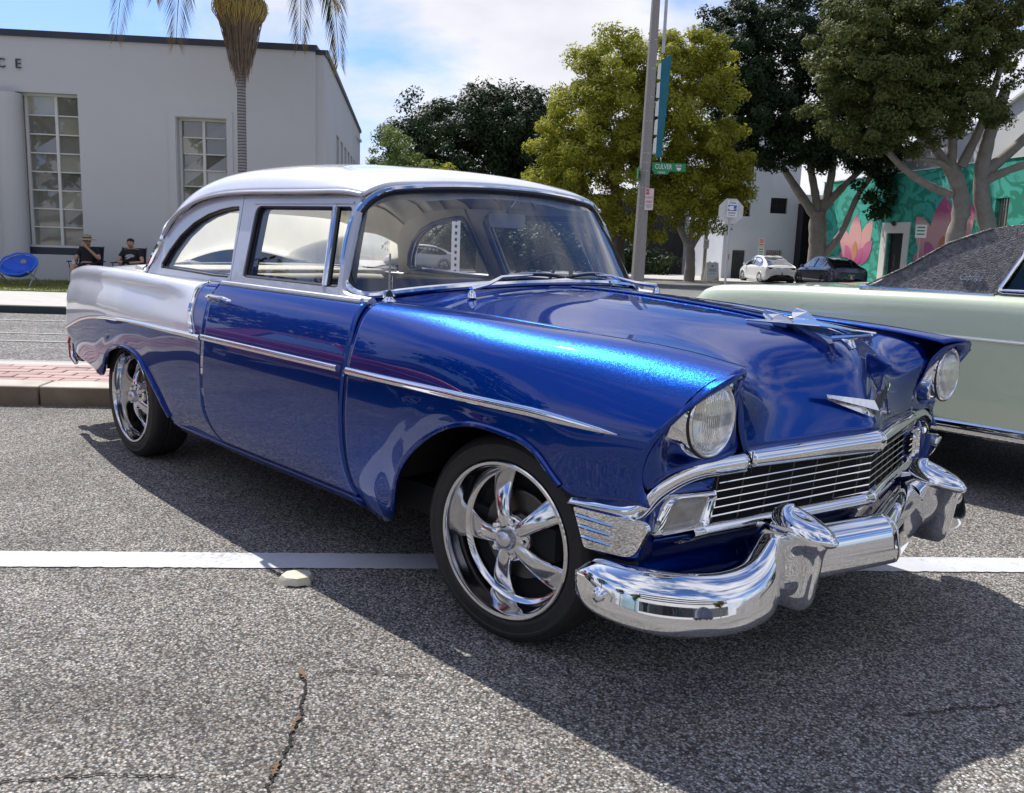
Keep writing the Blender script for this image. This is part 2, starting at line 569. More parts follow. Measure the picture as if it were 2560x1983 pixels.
gn = nd(kc, 'ShaderNodeNewGeometry'); sz = nd(kc, 'ShaderNodeSeparateXYZ'); ln(kc, gn.outputs['Normal'], sz.inputs[0])
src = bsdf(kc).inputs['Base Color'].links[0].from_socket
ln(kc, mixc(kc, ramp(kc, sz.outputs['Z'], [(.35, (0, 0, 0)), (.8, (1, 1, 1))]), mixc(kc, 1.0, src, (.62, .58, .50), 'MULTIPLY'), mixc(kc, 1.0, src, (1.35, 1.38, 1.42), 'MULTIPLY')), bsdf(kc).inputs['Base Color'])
M['dark_kerb'] = varied('dark_green_kerb_paint', (.016, .035, .040), (.03, .05, .055), 4.0, .6)
M['crack'] = varied('crack_filler', (.010, .009, .008), (.022, .019, .016), 60, .95)
M['crack_dirt'] = varied('dry_leaf_dirt', (.20, .12, .06), (.10, .07, .045), 40, .9)
T0 = 3.08
vs = [SW(-260, -260, 0), SW(260, -260, 0), SW(260, T0, 0), SW(-260, T0, 0), SW(260, 300, gz(300)), SW(-260, 300, gz(300))]
road = structure(obj('road', vs, [(0, 1, 2, 3), (3, 2, 4, 5)], M['asphalt'], None, False))
# worn lane beyond the median, a sheet over the road
def strip(name, s0, s1, t0, t1, z0, mt, dz=None):
    o = obj(name, [SW(s0, t0, z0 + gz(t0)), SW(s1, t0, z0 + gz(t0)), SW(s1, t1, z0 + gz(t1)), SW(s0, t1, z0 + gz(t1))], [(0, 1, 2, 3)], mt, None, False)
    return structure(o)
strip('far_road', -60, 17.5, 4.32, 11.0, .004, M['far_asphalt'])
strip('side_road', -2.2, 19.0, 11.0, 90, .008, M['far_asphalt'])
for t in (5.36, 7.05, 7.9, 9.7):
    strip('road_seam', -60, 8, t, t + .06, .012, M['seam'])
# white stall line in front
n = 1400
ss = np.linspace(-14, 9, n)
a = [SW(s, .085 + .007 * rng.random() ** 2, .004) for s in ss]
b = [SW(s, .250 - .007 * rng.random() ** 2, .004) for s in ss]
structure(obj('painted_line', a + b, [(i, i + 1, n + i + 1, n + i) for i in range(n - 1)], M['paint_line'], None, False))
# cracks
def crack(path, w, mt, name='crack', z=.004):
    P = curve(path, len(path) * 9)
    d = np.gradient(P, axis=0); L = np.linalg.norm(d, axis=1)[:, None]; d = d / L
    nrm = np.stack([-d[:, 1], d[:, 0]], -1)
    k = len(P)
    jit = rng.normal(0, .0035, k)
    ww = w * (0.35 + 0.9 * rng.random(k)) * np.minimum(1, np.minimum(np.arange(k), np.arange(k)[::-1]) / 5 + .15)
    C_ = P[:, :2] + nrm * jit[:, None]
    a = C_ + nrm * ww[:, None]; b = C_ - nrm * ww[:, None]
    vs = [(x, y, z) for x, y in a] + [(x, y, z) for x, y in b]
    o = obj(name, vs, [(i, i + 1, k + i + 1, k + i) for i in range(k - 1)], mt, road, False)
    return o
CR = [(-.222, -1.385), (-.150, -1.418), (-.095, -1.445), (-.045, -1.492), (.000, -1.520), (.068, -1.588), (.105, -1.612), (.145, -1.655), (.20, -1.712), (.243, -1.742), (.30, -1.80), (.40, -1.90), (.52, -2.05)]
crack([(x, y, 0) for x, y in CR], .0050, M['crack'])
crack([(-.15, -2.25, 0), (-.172, -2.17, 0), (-.135, -2.11, 0), (-.098, -2.05, 0), (-.058, -1.99, 0), (.0, -1.93, 0), (.074, -1.852, 0)], .0032, M['crack'])
crack([(-.18, -1.37, 0), (-.13, -1.30, 0), (-.04, -1.22, 0), (.05, -1.12, 0)], .0022, M['crack'])
crack([(1.02, -.30, 0), (1.08, -.20, 0), (1.12, -.12, 0), (1.17, -.05, 0), (1.22, .05, 0)], .003, M['crack'])
crack([(x, y, 0) for x, y in CR[0:2]], .007, M['crack_dirt'], 'crack_filling', .008)
crack([(x, y, 0) for x, y in CR[4:6]], .005, M['crack_dirt'], 'crack_filling', .008)
crack([(x, y, 0) for x, y in CR[7:9]], .006, M['crack_dirt'], 'crack_filling', .008)

# ---- median: kerb stones, brick paving
med = structure(MB().box((0, 0, 0), (.001, .001, .001)).build('median', M['kerb_concrete']))
bpy.data.objects.remove(med)
def sbox(mb, s0, s1, t0, t1, z0, z1):
    P = [(s0, t0), (s1, t0), (s1, t1), (s0, t1)]
    vs = [SW(s, t, z0) for s, t in P] + [SW(s, t, z1) for s, t in P]
    return mb.add(vs, [(3, 2, 1, 0), (4, 5, 6, 7), (0, 1, 5, 4), (1, 2, 6, 5), (2, 3, 7, 6), (3, 0, 4, 7)])
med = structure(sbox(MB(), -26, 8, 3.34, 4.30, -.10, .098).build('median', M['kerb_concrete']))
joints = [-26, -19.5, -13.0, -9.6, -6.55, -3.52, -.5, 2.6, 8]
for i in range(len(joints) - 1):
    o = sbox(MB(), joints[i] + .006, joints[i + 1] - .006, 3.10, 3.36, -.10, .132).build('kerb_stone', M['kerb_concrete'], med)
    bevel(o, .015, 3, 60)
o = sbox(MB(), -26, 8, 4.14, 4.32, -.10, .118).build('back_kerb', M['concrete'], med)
M['brick'] = []
for k, c in enumerate([(.42, .285, .25), (.46, .32, .285), (.385, .255, .23), (.48, .345, .31)]):
    M['brick'].append(varied('pink_brick_%s' % 'abcd'[k], c, tuple(x * .86 for x in c), 9, .85, .2, 60))
bw, bl = .125, .245
proto = {}
for row in range(6):
    t0 = 3.372 + row * bw
    k = 0
    s = -7.3 + (row % 2) * bl / 2
    while s < -1.2:
        mi = rng.integers(0, 4)
        if mi not in proto:
            q = MB().box((0, 0, 0), (bl - .014, bw - .014, .05)).build('brick', M['brick'][mi], med)
            bevel(q, .004, 1)
            proto[mi] = q
        else:
            q = proto[mi].copy(); link(q, med)
        x, y, _ = SW(s, t0 + bw / 2)
        q.location = (x, y, .098 + .004 * rng.random())
        q.rotation_euler = (rng.normal(0, .006), rng.normal(0, .006), ANG + rng.normal(0, .012))
        s += bl
for s0, s1 in ((-26, -7.45), (-1.05, 8)):
    structure(sbox(MB(), s0, s1, 3.365, 4.135, .09, .122).build('brick_paving', M['brick'][0]))

# ---- far pavement, lawn
def slab(mb, s0, s1, t0, t1, h, base=-.3):
    P = [(s0, t0), (s1, t0), (s1, t1), (s0, t1)]
    vs = [SW(s, t, gz(t) + base) for s, t in P] + [SW(s, t, gz(t) + h) for s, t in P]
    return mb.add(vs, [(3, 2, 1, 0), (4, 5, 6, 7), (0, 1, 5, 4), (1, 2, 6, 5), (2, 3, 7, 6), (3, 0, 4, 7)])
pav = structure(slab(MB(), -60, -2.4, 11.30, 15.0, .115).build('pavement', M['concrete']))
k = slab(MB(), -60, -2.4, 11.04, 11.30, .110).build('kerb', M['dark_kerb'], pav)
slab(MB(), -60, -2.4, 11.10, 11.31, .119).build('kerb_top', M['concrete'], pav)
M['grass'] = varied('lawn_base', (.10, .13, .030), (.19, .19, .055), 2.5, .95)
lawn = structure(slab(MB(), -60, -2.4, 15.0, 19.7, .135).build('lawn', M['grass']))
gv, gf = [], []
for i in range(9000):
    s = rng.uniform(-12.5, -6.6); t = rng.uniform(15.0, 19.6)
    x, y, _ = SW(s, t); z = gz(t) + .135
    h = rng.uniform(.03, .075); a_ = rng.uniform(0, 6.28); w = .006
    n_0 = len(gv)
    lx, ly = rng.normal(0, .02), rng.normal(0, .02)
    gv += [(x - w * math.cos(a_), y - w * math.sin(a_), z), (x + w * math.cos(a_), y + w * math.sin(a_), z), (x + lx, y + ly, z + h)]
    gf.append((n_0, n_0 + 1, n_0 + 2))
M['blade'] = varied('grass_blade', (.11, .15, .03), (.26, .25, .07), 1.6, .8)
stuff(obj('grass', gv, gf, M['blade'], None, False))
# pavements at the far corner and along the side street
structure(slab(MB(), 19.2, 60, 25, 95, .11).build('side_pavement', M['concrete']))
structure(slab(MB(), 6.0, 19.2, 46.6, 95, .10).build('corner_pavement', M['concrete']))
structure(slab(MB(), -60, -5.0, 30, 95, .10).build('rear_lot', M['concrete']))

# ---- reflective lane marker lying by the line
e = tag(empty('road_marker', (-.805, -1.055, 0.0), ANG + .1), 'small chipped white ceramic lane marker beside the painted line', 'road marker')
rings = []
for r, z in ((.056, 0), (.055, .016), (.047, .029), (.030, .031), (.001, .031)):
    rings.append([(r * 1.18 * math.cos(q) * (1 if math.cos(q) < .8 else .86), r * math.sin(q), z) for q in np.linspace(0, 2 * math.pi, 9)])
V, F = grid_mesh(np.array(rings)); F = orient(V, F, (0, 0, -.05))
obj('dome', V, F, varied('glazed_marker', (.72, .69, .56), (.60, .53, .38), 14, .35, .2, 60), e, True, 40)
v, f = lathe([(.056, 0), (.056, .004), (0, .005)], 16, 'z')
obj('adhesive_pad', v, [q[::-1] for q in f], M['crack'], e)
# ================================================================== the blue two-door sedan
# its own frame: x forward from the front axle, y to its left, z up
CAR = tag(empty('sedan_car'), 'blue two-door classic sedan with pearl white roof and fins, large in the foreground', 'car', 'classic cars in the row')
def both(name, Q, mt, thick=0.012, parent=None, **k):
    for s in (1, -1):
        o = sheet(name, Q if s == 1 else mirror(Q), mt, parent or CAR, thick, **k)
    return o
def wdt(x):
    return float(np.interp(x, [-4.1, -4.0, -3.6, -3.2, -2.8, -2.3, -1.8, -0.6, 0.0, 0.4, 0.6],
                           [0.762, 0.775, 0.834, 0.876, 0.907, 0.924, 0.932, 0.932, 0.925, 0.905, 0.888]))
SH = ([0.25, 0.30, 0.36, 0.42, 0.55, 0.70, 0.76, 0.82, 0.88, 0.93, 0.965], [0.085, 0.052, 0.032, 0.018, 0.004, 0.0, 0.003, 0.011, 0.024, 0.047, 0.075])
def ysd(x, z):
    return -(wdt(x) - float(np.interp(z, *SH)))

# ---- front fender
FX = [-0.70, -0.53, -0.45, -0.34, -0.2, -0.05, 0.1, 0.22, 0.33, 0.45, 0.60]
FLO = [0.262, 0.285, 0.425, 0.555, 0.645, 0.687, 0.683, 0.650, 0.567, 0.574, 0.582]
def fend_top(x):
    k = [-0.70, -0.35, 0.0, 0.3, 0.45, 0.6]
    cols = [[(-.700, .992), (-.672, .985), (-.648, .969), (-.625, .958), (-.618, .948), (-.628, .927)],
            [(-.770, .997), (-.735, .992), (-.700, .976), (-.672, .965), (-.668, .955), (-.672, .937)],
            [(-.835, .982), (-.810, .980), (-.775, .966), (-.748, .953), (-.738, .942), (-.728, .929)],
            [(-.880, .935), (-.872, .935), (-.848, .925), (-.818, .912), (-.806, .902), (-.792, .895)],
            [(-.910, .865), (-.908, .865), (-.894, .858), (-.868, .848), (-.856, .842), (-.842, .838)]]
    return [tuple(cubic(k, c, [x])[0]) for c in cols]
G = []
XA = [-.700, -.700, -.692, -.687, -.686, -.697, -.714, -.718, -.702, -.655]
XB = [.672, .700, .722, .700, .648, .598, .570, .560, .566, .585]
for i, x in enumerate(FX):
    lo = FLO[i]
    row = [(y, z) for y, z in fend_top(x)]
    row.append((ysd(x, .765) + (0.004 if x > .3 else 0), .765))
    for q in (0.30, 0.55, 0.8, 1.0):
        z = .765 + (lo - .765) * q
        row.append((ysd(x, z), z))
    u = (x - FX[0]) / (FX[-1] - FX[0])
    G.append([(x + (1 - u) ** 2 * (XA[j] - FX[0]) + u ** 2 * (XB[j] - FX[-1]), y, z) for j, (y, z) in enumerate(row)])
fend = Surf(G)
both('front_fender', fend.grid(70, 40), M['blue'])
# rolled lip of the wheel opening
def lip(path, r=0.009):
    for s in (1, -1):
        P = [(x, s * y, z) for x, y, z in path]
        MB().tube(P, r, 8).build('wheel_arch_lip', M['blue'], CAR, True)
arch = fend.grid(70, 40)[:, -1]
lip([tuple(p + np.array([0, -.002, 0.004])) for p in arch[9:54]])

# ---- front corner below and round the headlamp
HL = np.array([0.640, -0.738, 0.803])
def bez(q, r=0.108, slant=0.62, push=0.0):
    y = HL[1] + r * math.cos(q) * (1.0 if math.cos(q) > 0 else 0.98); z = HL[2] + r * math.sin(q) * 1.0
    return np.array([HL[0] - 0.022 + (z - HL[2]) * slant + push, y, z])
# outer loop by angle (0 = towards the centre line, 90 = up, 180 = outboard)
LOOP = [(0, (.628, -.588, .800)), (25, (.640, -.604, .862)), (50, (.676, -.632, .914)), (75, (.722, -.705, .929)), (100, (.722, -.750, .921)), (125, (.694, -.803, .889)),
        (150, (.648, -.842, .838)), (180, (.602, -.868, .775)), (205, (.572, -.882, .715)), (225, (.560, -.886, .660)), (240, (.566, -.872, .612)),
        (256, (.582, -.810, .655)), (276, (.600, -.720, .673)), (300, (.618, -.628, .678)), (325, (.618, -.540, .690)), (344, (.614, -.562, .745))]
ang = np.array([a for a, _ in LOOP] + [360 + LOOP[0][0]]); pts = np.array([p for _, p in LOOP] + [LOOP[0][1]])
aa = np.linspace(0, 360, 73)
outer = np.stack([np.interp(aa, ang, pts[:, i]) for i in range(3)], -1)
# soften the polygon
for _ in range(2):
    outer[1:-1] = 0.25 * outer[:-2] + 0.5 * outer[1:-1] + 0.25 * outer[2:]
    outer[0] = outer[-1] = 0.25 * outer[-2] + 0.5 * outer[0] + 0.25 * outer[1]
inner = np.array([bez(R(a)) for a in aa])
mid = 0.5 * (outer + inner)
w_low = np.clip((np.sin(np.radians(aa - 180)) - 0.1) * 1.2, 0, 1)[:, None]
mid = mid + w_low * np.array([0.022, 0, -0.004])
roll = outer * 0.86 + inner * 0.14 + np.array([0.004, 0, 0])
Q = np.stack([outer, roll, mid, inner * 0.8 + mid * 0.2, inner], 0)
Q = Surf(Q.transpose(1, 0, 2)).grid(72, 14)
both('headlamp_housing', Q, M['blue'], 0.006, centre=(0.3, -0.74, 0.8))
# inner return edge that gives the brow its thickness
# headlamps: bezel, ring, lens, reflector
def headlamp(s):
    t = lambda P: np.array([(x, s * -y if s > 0 else y, z) for x, y, z in P]) if s > 0 else np.array(P)
    e = empty('headlamp', (HL[0], HL[1] if s < 0 else -HL[1], HL[2])); e.parent = CAR
    off = np.array([HL[0], HL[1] if s < 0 else -HL[1], HL[2]])
    rings = []
    for k, (r, f) in enumerate([(0.112, 0.0), (0.109, 0.25), (0.104, 0.7), (0.1015, 0.95), (0.0985, 1.0), (0.096, 0.985)]):
        ring = []
        for a in np.linspace(0, 2 * math.pi, 49):
            b0 = bez(a, r * (1.03 if f < 0.2 else 1.0)); tgt = np.array([HL[0] + 0.012, HL[1] + r * math.cos(a), HL[2] + r * math.sin(a)])
            ring.append(b0 * (1 - f) + tgt * f + np.array([-0.006 * (1 - f), 0, 0]))
        rings.append(ring)
    Q = t(np.array(rings).reshape(-1, 3)).reshape(6, 49, 3) - off
    V, F = grid_mesh(Q)
    F = orient(V, F, (-0.05, 0, 0))
    obj('bezel', V, F, M['chrome'], e, True, 40)
    v, f = lathe([(0.0975, 0.012), (0.0965, 0.019), (0.093, 0.021), (0.0895, 0.016), (0.0885, 0.004)], 48, 'x')
    obj('retaining_ring', v, f, M['chrome'], e)
    v, f = lathe([(0.1018, 0.008), (0.1012, 0.0145), (0.0965, 0.0145)], 48, 'x')
    obj('gasket', v, f, M['black'], e)
    prof = [(0.089, 0.008)] + [(0.089 * math.cos(q), 0.010 + 0.026 * math.sin(q)) for q in np.linspace(0.15, math.pi / 2, 9)]
    v, f = lathe(prof, 40, 'x')
    obj('lens', v, f, M['lens'], e)
    prof = [(0.088 * math.cos(q), 0.004 - 0.05 * math.sin(q)) for q in np.linspace(0, math.pi / 2, 8)]
    v, f = lathe(prof, 32, 'x')
    obj('reflector', v, f, M['reflector'], e)
    v, f = lathe([(0.0, 0.012), (0.012, 0.010), (0.014, -0.02), (0.010, -0.045)], 14, 'x')
    obj('bulb_shield', v, f, M['dull_metal'], e)
lens = mat('fluted_lens_glass', (0.95, 0.93, 0.86), 0.04, 0.0, spec=0.6, Transmission_Weight=0.76, IOR=1.25)
b = bsdf(lens)
tc = nd(lens, 'ShaderNodeTexCoord')
wv = nd(lens, 'ShaderNodeTexWave', wave_type='BANDS', bands_direction='Y'); wv.inputs['Scale'].default_value = 42
wv2 = nd(lens, 'ShaderNodeTexWave', wave_type='BANDS', bands_direction='Z'); wv2.inputs['Scale'].default_value = 9
ln(lens, tc.outputs['Object'], wv.inputs['Vector']); ln(lens, tc.outputs['Object'], wv2.inputs['Vector'])
ad = nd(lens, 'ShaderNodeMath', operation='ADD'); ln(lens, wv.outputs['Fac'], ad.inputs[0]); ln(lens, wv2.outputs['Fac'], ad.inputs[1])
bump(lens, ad.outputs[0], 0.28, 0.003)
M['lens'] = lens
M['reflector'] = mat('lamp_reflector', (0.80, 0.79, 0.72), 0.22, 1.0)
headlamp(-1); headlamp(1)

# ---- door
DZ = [.992, .965, .915, .865, .765, .62, .51, .42, .36, .312]
DYo = [0.092, 0.068, 0.038, 0.021, .003, .001, .007, .018, .032, .046]
XR = [-1.812, -1.812, -1.808, -1.800, -1.802, -1.818, -1.826, -1.816, -1.785, -1.700]
XF = [-.705, -.703, -.697, -.693, -.704, -.721, -.724, -.716, -.704, -.684]
G = []
for u in np.linspace(0, 1, 7):
    row = []
    for j, z in enumerate(DZ):
        x = XR[j] + (XF[j] - XR[j]) * u
        row.append((x, -(wdt(x) - DYo[j]), z))
    G.append(row)
door = Surf(G)
both('door', door.grid(40, 36), M['blue'])
# ---- rocker below the doors
G = []
for x in np.linspace(-2.25, -.665, 5):
    lo = 0.262 + 0.03 * max(0, (-1.7 - x)) / .55
    G.append([(x, -(wdt(x) - .048), .306), (x, -(wdt(x) - .062), .285), (x, -(wdt(x) - .088), lo), (x, -(wdt(x) - .16), lo - .004)])
both('rocker_panel', Surf(G).grid(20, 10), M['blue'], 0.006)

# ---- rear quarter: one surface, cut along the side trim into blue below and white above
QX = [-1.80, -1.93, -2.12, -2.24, -2.34, -2.48, -2.62, -2.78, -2.93, -3.08, -3.22, -3.4, -3.65, -3.85, -4.02]
QLO = [.312, .282, .275, .31, .43, .555, .605, .612, .585, .52, .405, .415, .435, .455, .475]
QTR = [.757, .757, .757, .756, .756, .755, .752, .748, .742, .735, .724, .705, .665, .625, .585]
QTOP = [.992, .985, .985, .988, .991, .994, .996, .998, .998, .998, .996, .993, .985, .972, .950]
G = []
for i, x in enumerate(QX):
    w = wdt(x); top = QTOP[i]; tr = QTR[i]; lo = QLO[i]
    f = float(np.interp(x, [-2.3, -1.95], [1, 0]))       # the fin gets a fuller crown behind the strip
    row = [(-(w - .175 + 0.055 * f), top - 0.006 - .018 * f), (-(w - .130 + 0.045 * f), top - .002), (-(w - .085 + 0.040 * f), top - .020), (-(w - .045 + .006 * f), top - .072), (-(w - .020), top - .135)]
    row.append((-(w - .003), tr))
    for q in (0.25, 0.5, 0.75, 1.0):
        z = tr + (lo - tr) * q
        row.append((-(w - float(np.interp(z, *SH))), z))
    xr = []
    for j, (y, z) in enumerate(row):
        xx = x
        if i == 0:
            xx = float(np.interp(z, DZ[::-1], XR[::-1])) - 0.006
        elif i == 1:
            xx = x + [-.04, -.04, -.04, -.02, 0, .05, .03, .02, 0, 0][j]
        elif i == len(QX) - 1:
            xx = x + [0.02, 0, -.01, -.015, -.02, -.02, -.01, 0.02, 0.06, 0.10][j]
        xr.append((xx, y, z))
    G.append(xr)
quar = Surf(G)
n_ = len(QX) - 1
both('quarter_panel', quar.grid(90, 30, 0, n_, 5, 9), M['blue'])
both('quarter_panel', quar.grid(14, 30, 0, 1, 0, 5), M['blue'])
both('rear_fin', quar.grid(80, 26, 1, n_, 0, 5), M['pearl'])
Qa = quar.grid(90, 30, 0, n_, 5, 9)
arch = Qa[:, -1]
sel = [p for p in arch if -3.2 < p[0] < -2.26]
lip([tuple(p + np.array([0, -.003, .004])) for p in sel], 0.010)

# ---- hood with its pointed nose
S5 = [-1, -.74, -.45, -.2, 0]
HR = [  # centre, |y|=.14, |y|=.31, |y|=.5 , seam
    [(-.520, 0, 1.046), (-.522, -.14, 1.045), (-.535, -.31, 1.036), (-.575, -.50, 1.012), (-.668, -.672, .980)],
    [(-.300, 0, 1.045), (-.300, -.14, 1.043), (-.305, -.31, 1.031), (-.32, -.49, 1.004), (-.35, -.662, .977)],
    [(-.060, 0, 1.034), (-.060, -.14, 1.032), (-.06, -.31, 1.020), (-.06, -.48, .992), (-.06, -.645, .968)],
    [(.160, 0, 1.020), (.158, -.14, 1.017), (.150, -.30, 1.004), (.145, -.465, .978), (.14, -.630, .960)],
    [(.340, 0, 1.003), (.332, -.135, .999), (.320, -.29, .984), (.30, -.45, .962), (.31, -.615, .950)],
    [(.500, 0, .978), (.488, -.13, .973), (.465, -.28, .957), (.44, -.44, .938), (.46, -.608, .936)],
    [(.600, 0, .944), (.585, -.125, .938), (.560, -.275, .918), (.556, -.43, .900), (.585, -.606, .912)],
    [(.655, 0, .895), (.640, -.12, .886), (.608, -.27, .862), (.598, -.425, .852), (.632, -.600, .868)],
    [(.682, 0, .840), (.664, -.12, .832), (.628, -.265, .812), (.614, -.42, .806), (.628, -.578, .816)],
    [(.700, 0, .785), (.680, -.12, .778), (.643, -.265, .766), (.622, -.415, .760), (.620, -.558, .766)],
    [(.718, 0, .740), (.694, -.12, .736), (.655, -.265, .728), (.632, -.41, .723), (.622, -.545, .725)],
    [(.745, 0, .700), (.715, -.12, .697), (.675, -.265, .690), (.645, -.405, .685), (.630, -.530, .682)]]
G = [[(x, -y, z) for x, y, z in r[:0:-1]] + r for r in HR]
hood = Surf(G)
HQ = hood.grid(64, 48)
for _ in range(14):                     # relax the sheet so that reflections run clean
    HQ[1:-1, 1:-1] = .5 * HQ[1:-1, 1:-1] + .125 * (HQ[:-2, 1:-1] + HQ[2:, 1:-1] + HQ[1:-1, :-2] + HQ[1:-1, 2:])
sheet('hood', HQ, M['blue'], CAR, 0.012, centre=(0.0, 0, 0.5))
# centre spear along the hood
cl = HQ[:, HQ.shape[1] // 2]
pts = [tuple(p + np.array([0, 0, 0.004])) for p in cl if p[0] < 0.36 and p[2] > 0.99]
MB().tube(pts, [0.008] * len(pts), 8, flat=(2, 0.6)).build('hood_spear', M['blue'], CAR, True)

# ---- cowl between the hood and the windshield
WB = [(-.930, -.812, .986), (-.800, -.745, .998), (-.705, -.63, 1.018), (-.650, -.48, 1.034), (-.605, -.26, 1.047), (-.590, 0, 1.052)]
HE = [(-.705, -.815, .988), (-.705, -.745, .988), (-.668, -.66, .976), (-.565, -.48, 1.010), (-.528, -.26, 1.036), (-.512, 0, 1.042)]
def sym(r):
    return r + [(x, -y, z) for x, y, z in r[-2::-1]]
G = [sym(WB), sym([(0.5 * (a[0] + b[0]), 0.5 * (a[1] + b[1]), 0.5 * (a[2] + b[2]) - .006) for a, b in zip(WB, HE)]), sym(HE)]
sheet('cowl', Surf(G).grid(8, 48), M['blue'], CAR, 0.006, centre=(-0.6, 0, 0.4))

# ---- windshield
WT = [(-.992, -.660, 1.350), (-.965, -.590, 1.378), (-.938, -.46, 1.398), (-.920, -.28, 1.411), (-.912, -.12, 1.417), (-.910, 0, 1.418)]
WM = [(-.962, -.738, 1.175), (-.895, -.690, 1.195), (-.835, -.575, 1.218), (-.795, -.40, 1.236), (-.768, -.20, 1.246), (-.760, 0, 1.248)]
WBg = [(-.896, -.792, 1.002), (-.815, -.742, 1.010), (-.722, -.628, 1.030), (-.665, -.478, 1.046), (-.620, -.258, 1.060), (-.605, 0, 1.065)]
ws = Surf([sym(WBg), sym(WM), sym(WT)])
wq = ws.grid(20, 60)
sheet('windshield', wq, M['glass_ws'] if 'glass_ws' in M else M['glass'], CAR, 0.0, centre=(-1.6, 0, 1.0))
def rim_of(Q, inset=0):
    a = Q[0, :], Q[1:, -1], Q[-1, -2::-1], Q[-2:0:-1, 0]
    return np.concatenate(a)
def round_rim(Q, rad, n=120):
    """rim of a surface with its four corners rounded off"""
    nu, nv = Q.shape[:2]
    P = rim_of(Q)
    d = np.concatenate([[0], np.cumsum(np.linalg.norm(np.diff(np.concatenate([P, P[:1]]), axis=0), axis=1))])
    L = d[-1]; PP = np.concatenate([P, P[:1]])
    def at(t):
        t = t % L
        return np.array([np.interp(t, d, PP[:, i]) for i in range(3)])
    corners = [d[0], d[nv - 1], d[nv - 1 + nu - 1], d[2 * nv + nu - 3]]
    out = []
    for t in np.linspace(0, L, n, endpoint=False):
        p = at(t)
        for c in corners:
            dd = (t - c + L / 2) % L - L / 2
            if abs(dd) < rad:
                a, b, o_ = at(c - rad), at(c + rad), at(c)
                w = (dd + rad) / (2 * rad)
                p = (1 - w) ** 2 * a + 2 * w * (1 - w) * o_ + w * w * b
        out.append(p)
    return out
rimp = round_rim(wq, 0.11, 160)
MB().tube([p + np.array([0.004, 0, 0]) for p in rimp], 0.013, 8, True).build('windshield_gasket', M['black'], CAR, True)
MB().tube([p + (p - np.array([-.80, 0, 1.22])) * 0.022 + np.array([0.002, 0, 0.002]) for p in rimp], 0.014, 8, True).build('windshield_trim', M['silver_trim'] if 'silver_trim' in M else M['chrome'], CAR, True)

# silver pillar foot between the windshield and the door frame
for s in (-1, 1):
    P = curve([(-.985, s * .690, 1.30), (-.955, s * .742, 1.17), (-.918, s * .792, 1.05), (-.890, s * .808, 1.005), (-.82, s * .806, .990), (-.73, s * .80, .986)], 24)
    MB().tube(P, .021, 10).build('pillar_foot', M['silver'], CAR, True)
# ---- greenhouse sides: plates that lean inwards
def gside(s):
    def fn(x, z, d):
        y = 0.800 - 0.36 * (z - 1.0) - d
        return (x, s * y, z)
    return fn
def smooth_loop(pts, n=60):
    return [tuple(p) for p in curve(pts, n, True)]
def rounded(poly, r, n=5):
    out = []
    m_ = len(poly)
    for i in range(m_):
        p0, p1, p2 = np.array(poly[i - 1]), np.array(poly[i]), np.array(poly[(i + 1) % m_])
        rr = r[i] if isinstance(r, (list, tuple)) else r
        a = p1 + (p0 - p1) / np.linalg.norm(p0 - p1) * rr; b = p1 + (p2 - p1) / np.linalg.norm(p2 - p1) * rr
        for t in np.linspace(0, 1, n):
            out.append(tuple((1 - t) ** 2 * a + 2 * t * (1 - t) * p1 + t * t * b))
    return out
DG = rounded([(-1.700, 1.024), (-.955, 1.026), (-1.026, 1.325), (-1.772, 1.327)], [.02, .03, .025, .045])
QG = [(-2.535, 1.022), (-2.548, 1.045), (-2.510, 1.110), (-2.44, 1.184), (-2.335, 1.248), (-2.22, 1.288), (-2.10, 1.312), (-1.985, 1.324), (-1.925, 1.325),
      (-1.908, 1.300), (-1.845, 1.115), (-1.812, 1.025), (-1.83, 1.014), (-1.99, 1.012), (-2.15, 1.016), (-2.35, 1.020)]
DO = [(-1.790, .994), (-.905, .994), (-.935, 1.10), (-.968, 1.22), (-.992, 1.345), (-.996, 1.362), (-1.45, 1.368), (-1.905, 1.372), (-1.86, 1.24), (-1.826, 1.12)]
QO = [(-1.795, .994), (-1.831, 1.12), (-1.865, 1.24), (-1.910, 1.372), (-2.02, 1.372), (-2.15, 1.364), (-2.32, 1.342), (-2.45, 1.302), (-2.54, 1.248), (-2.60, 1.180), (-2.63, 1.09), (-2.672, .994)]
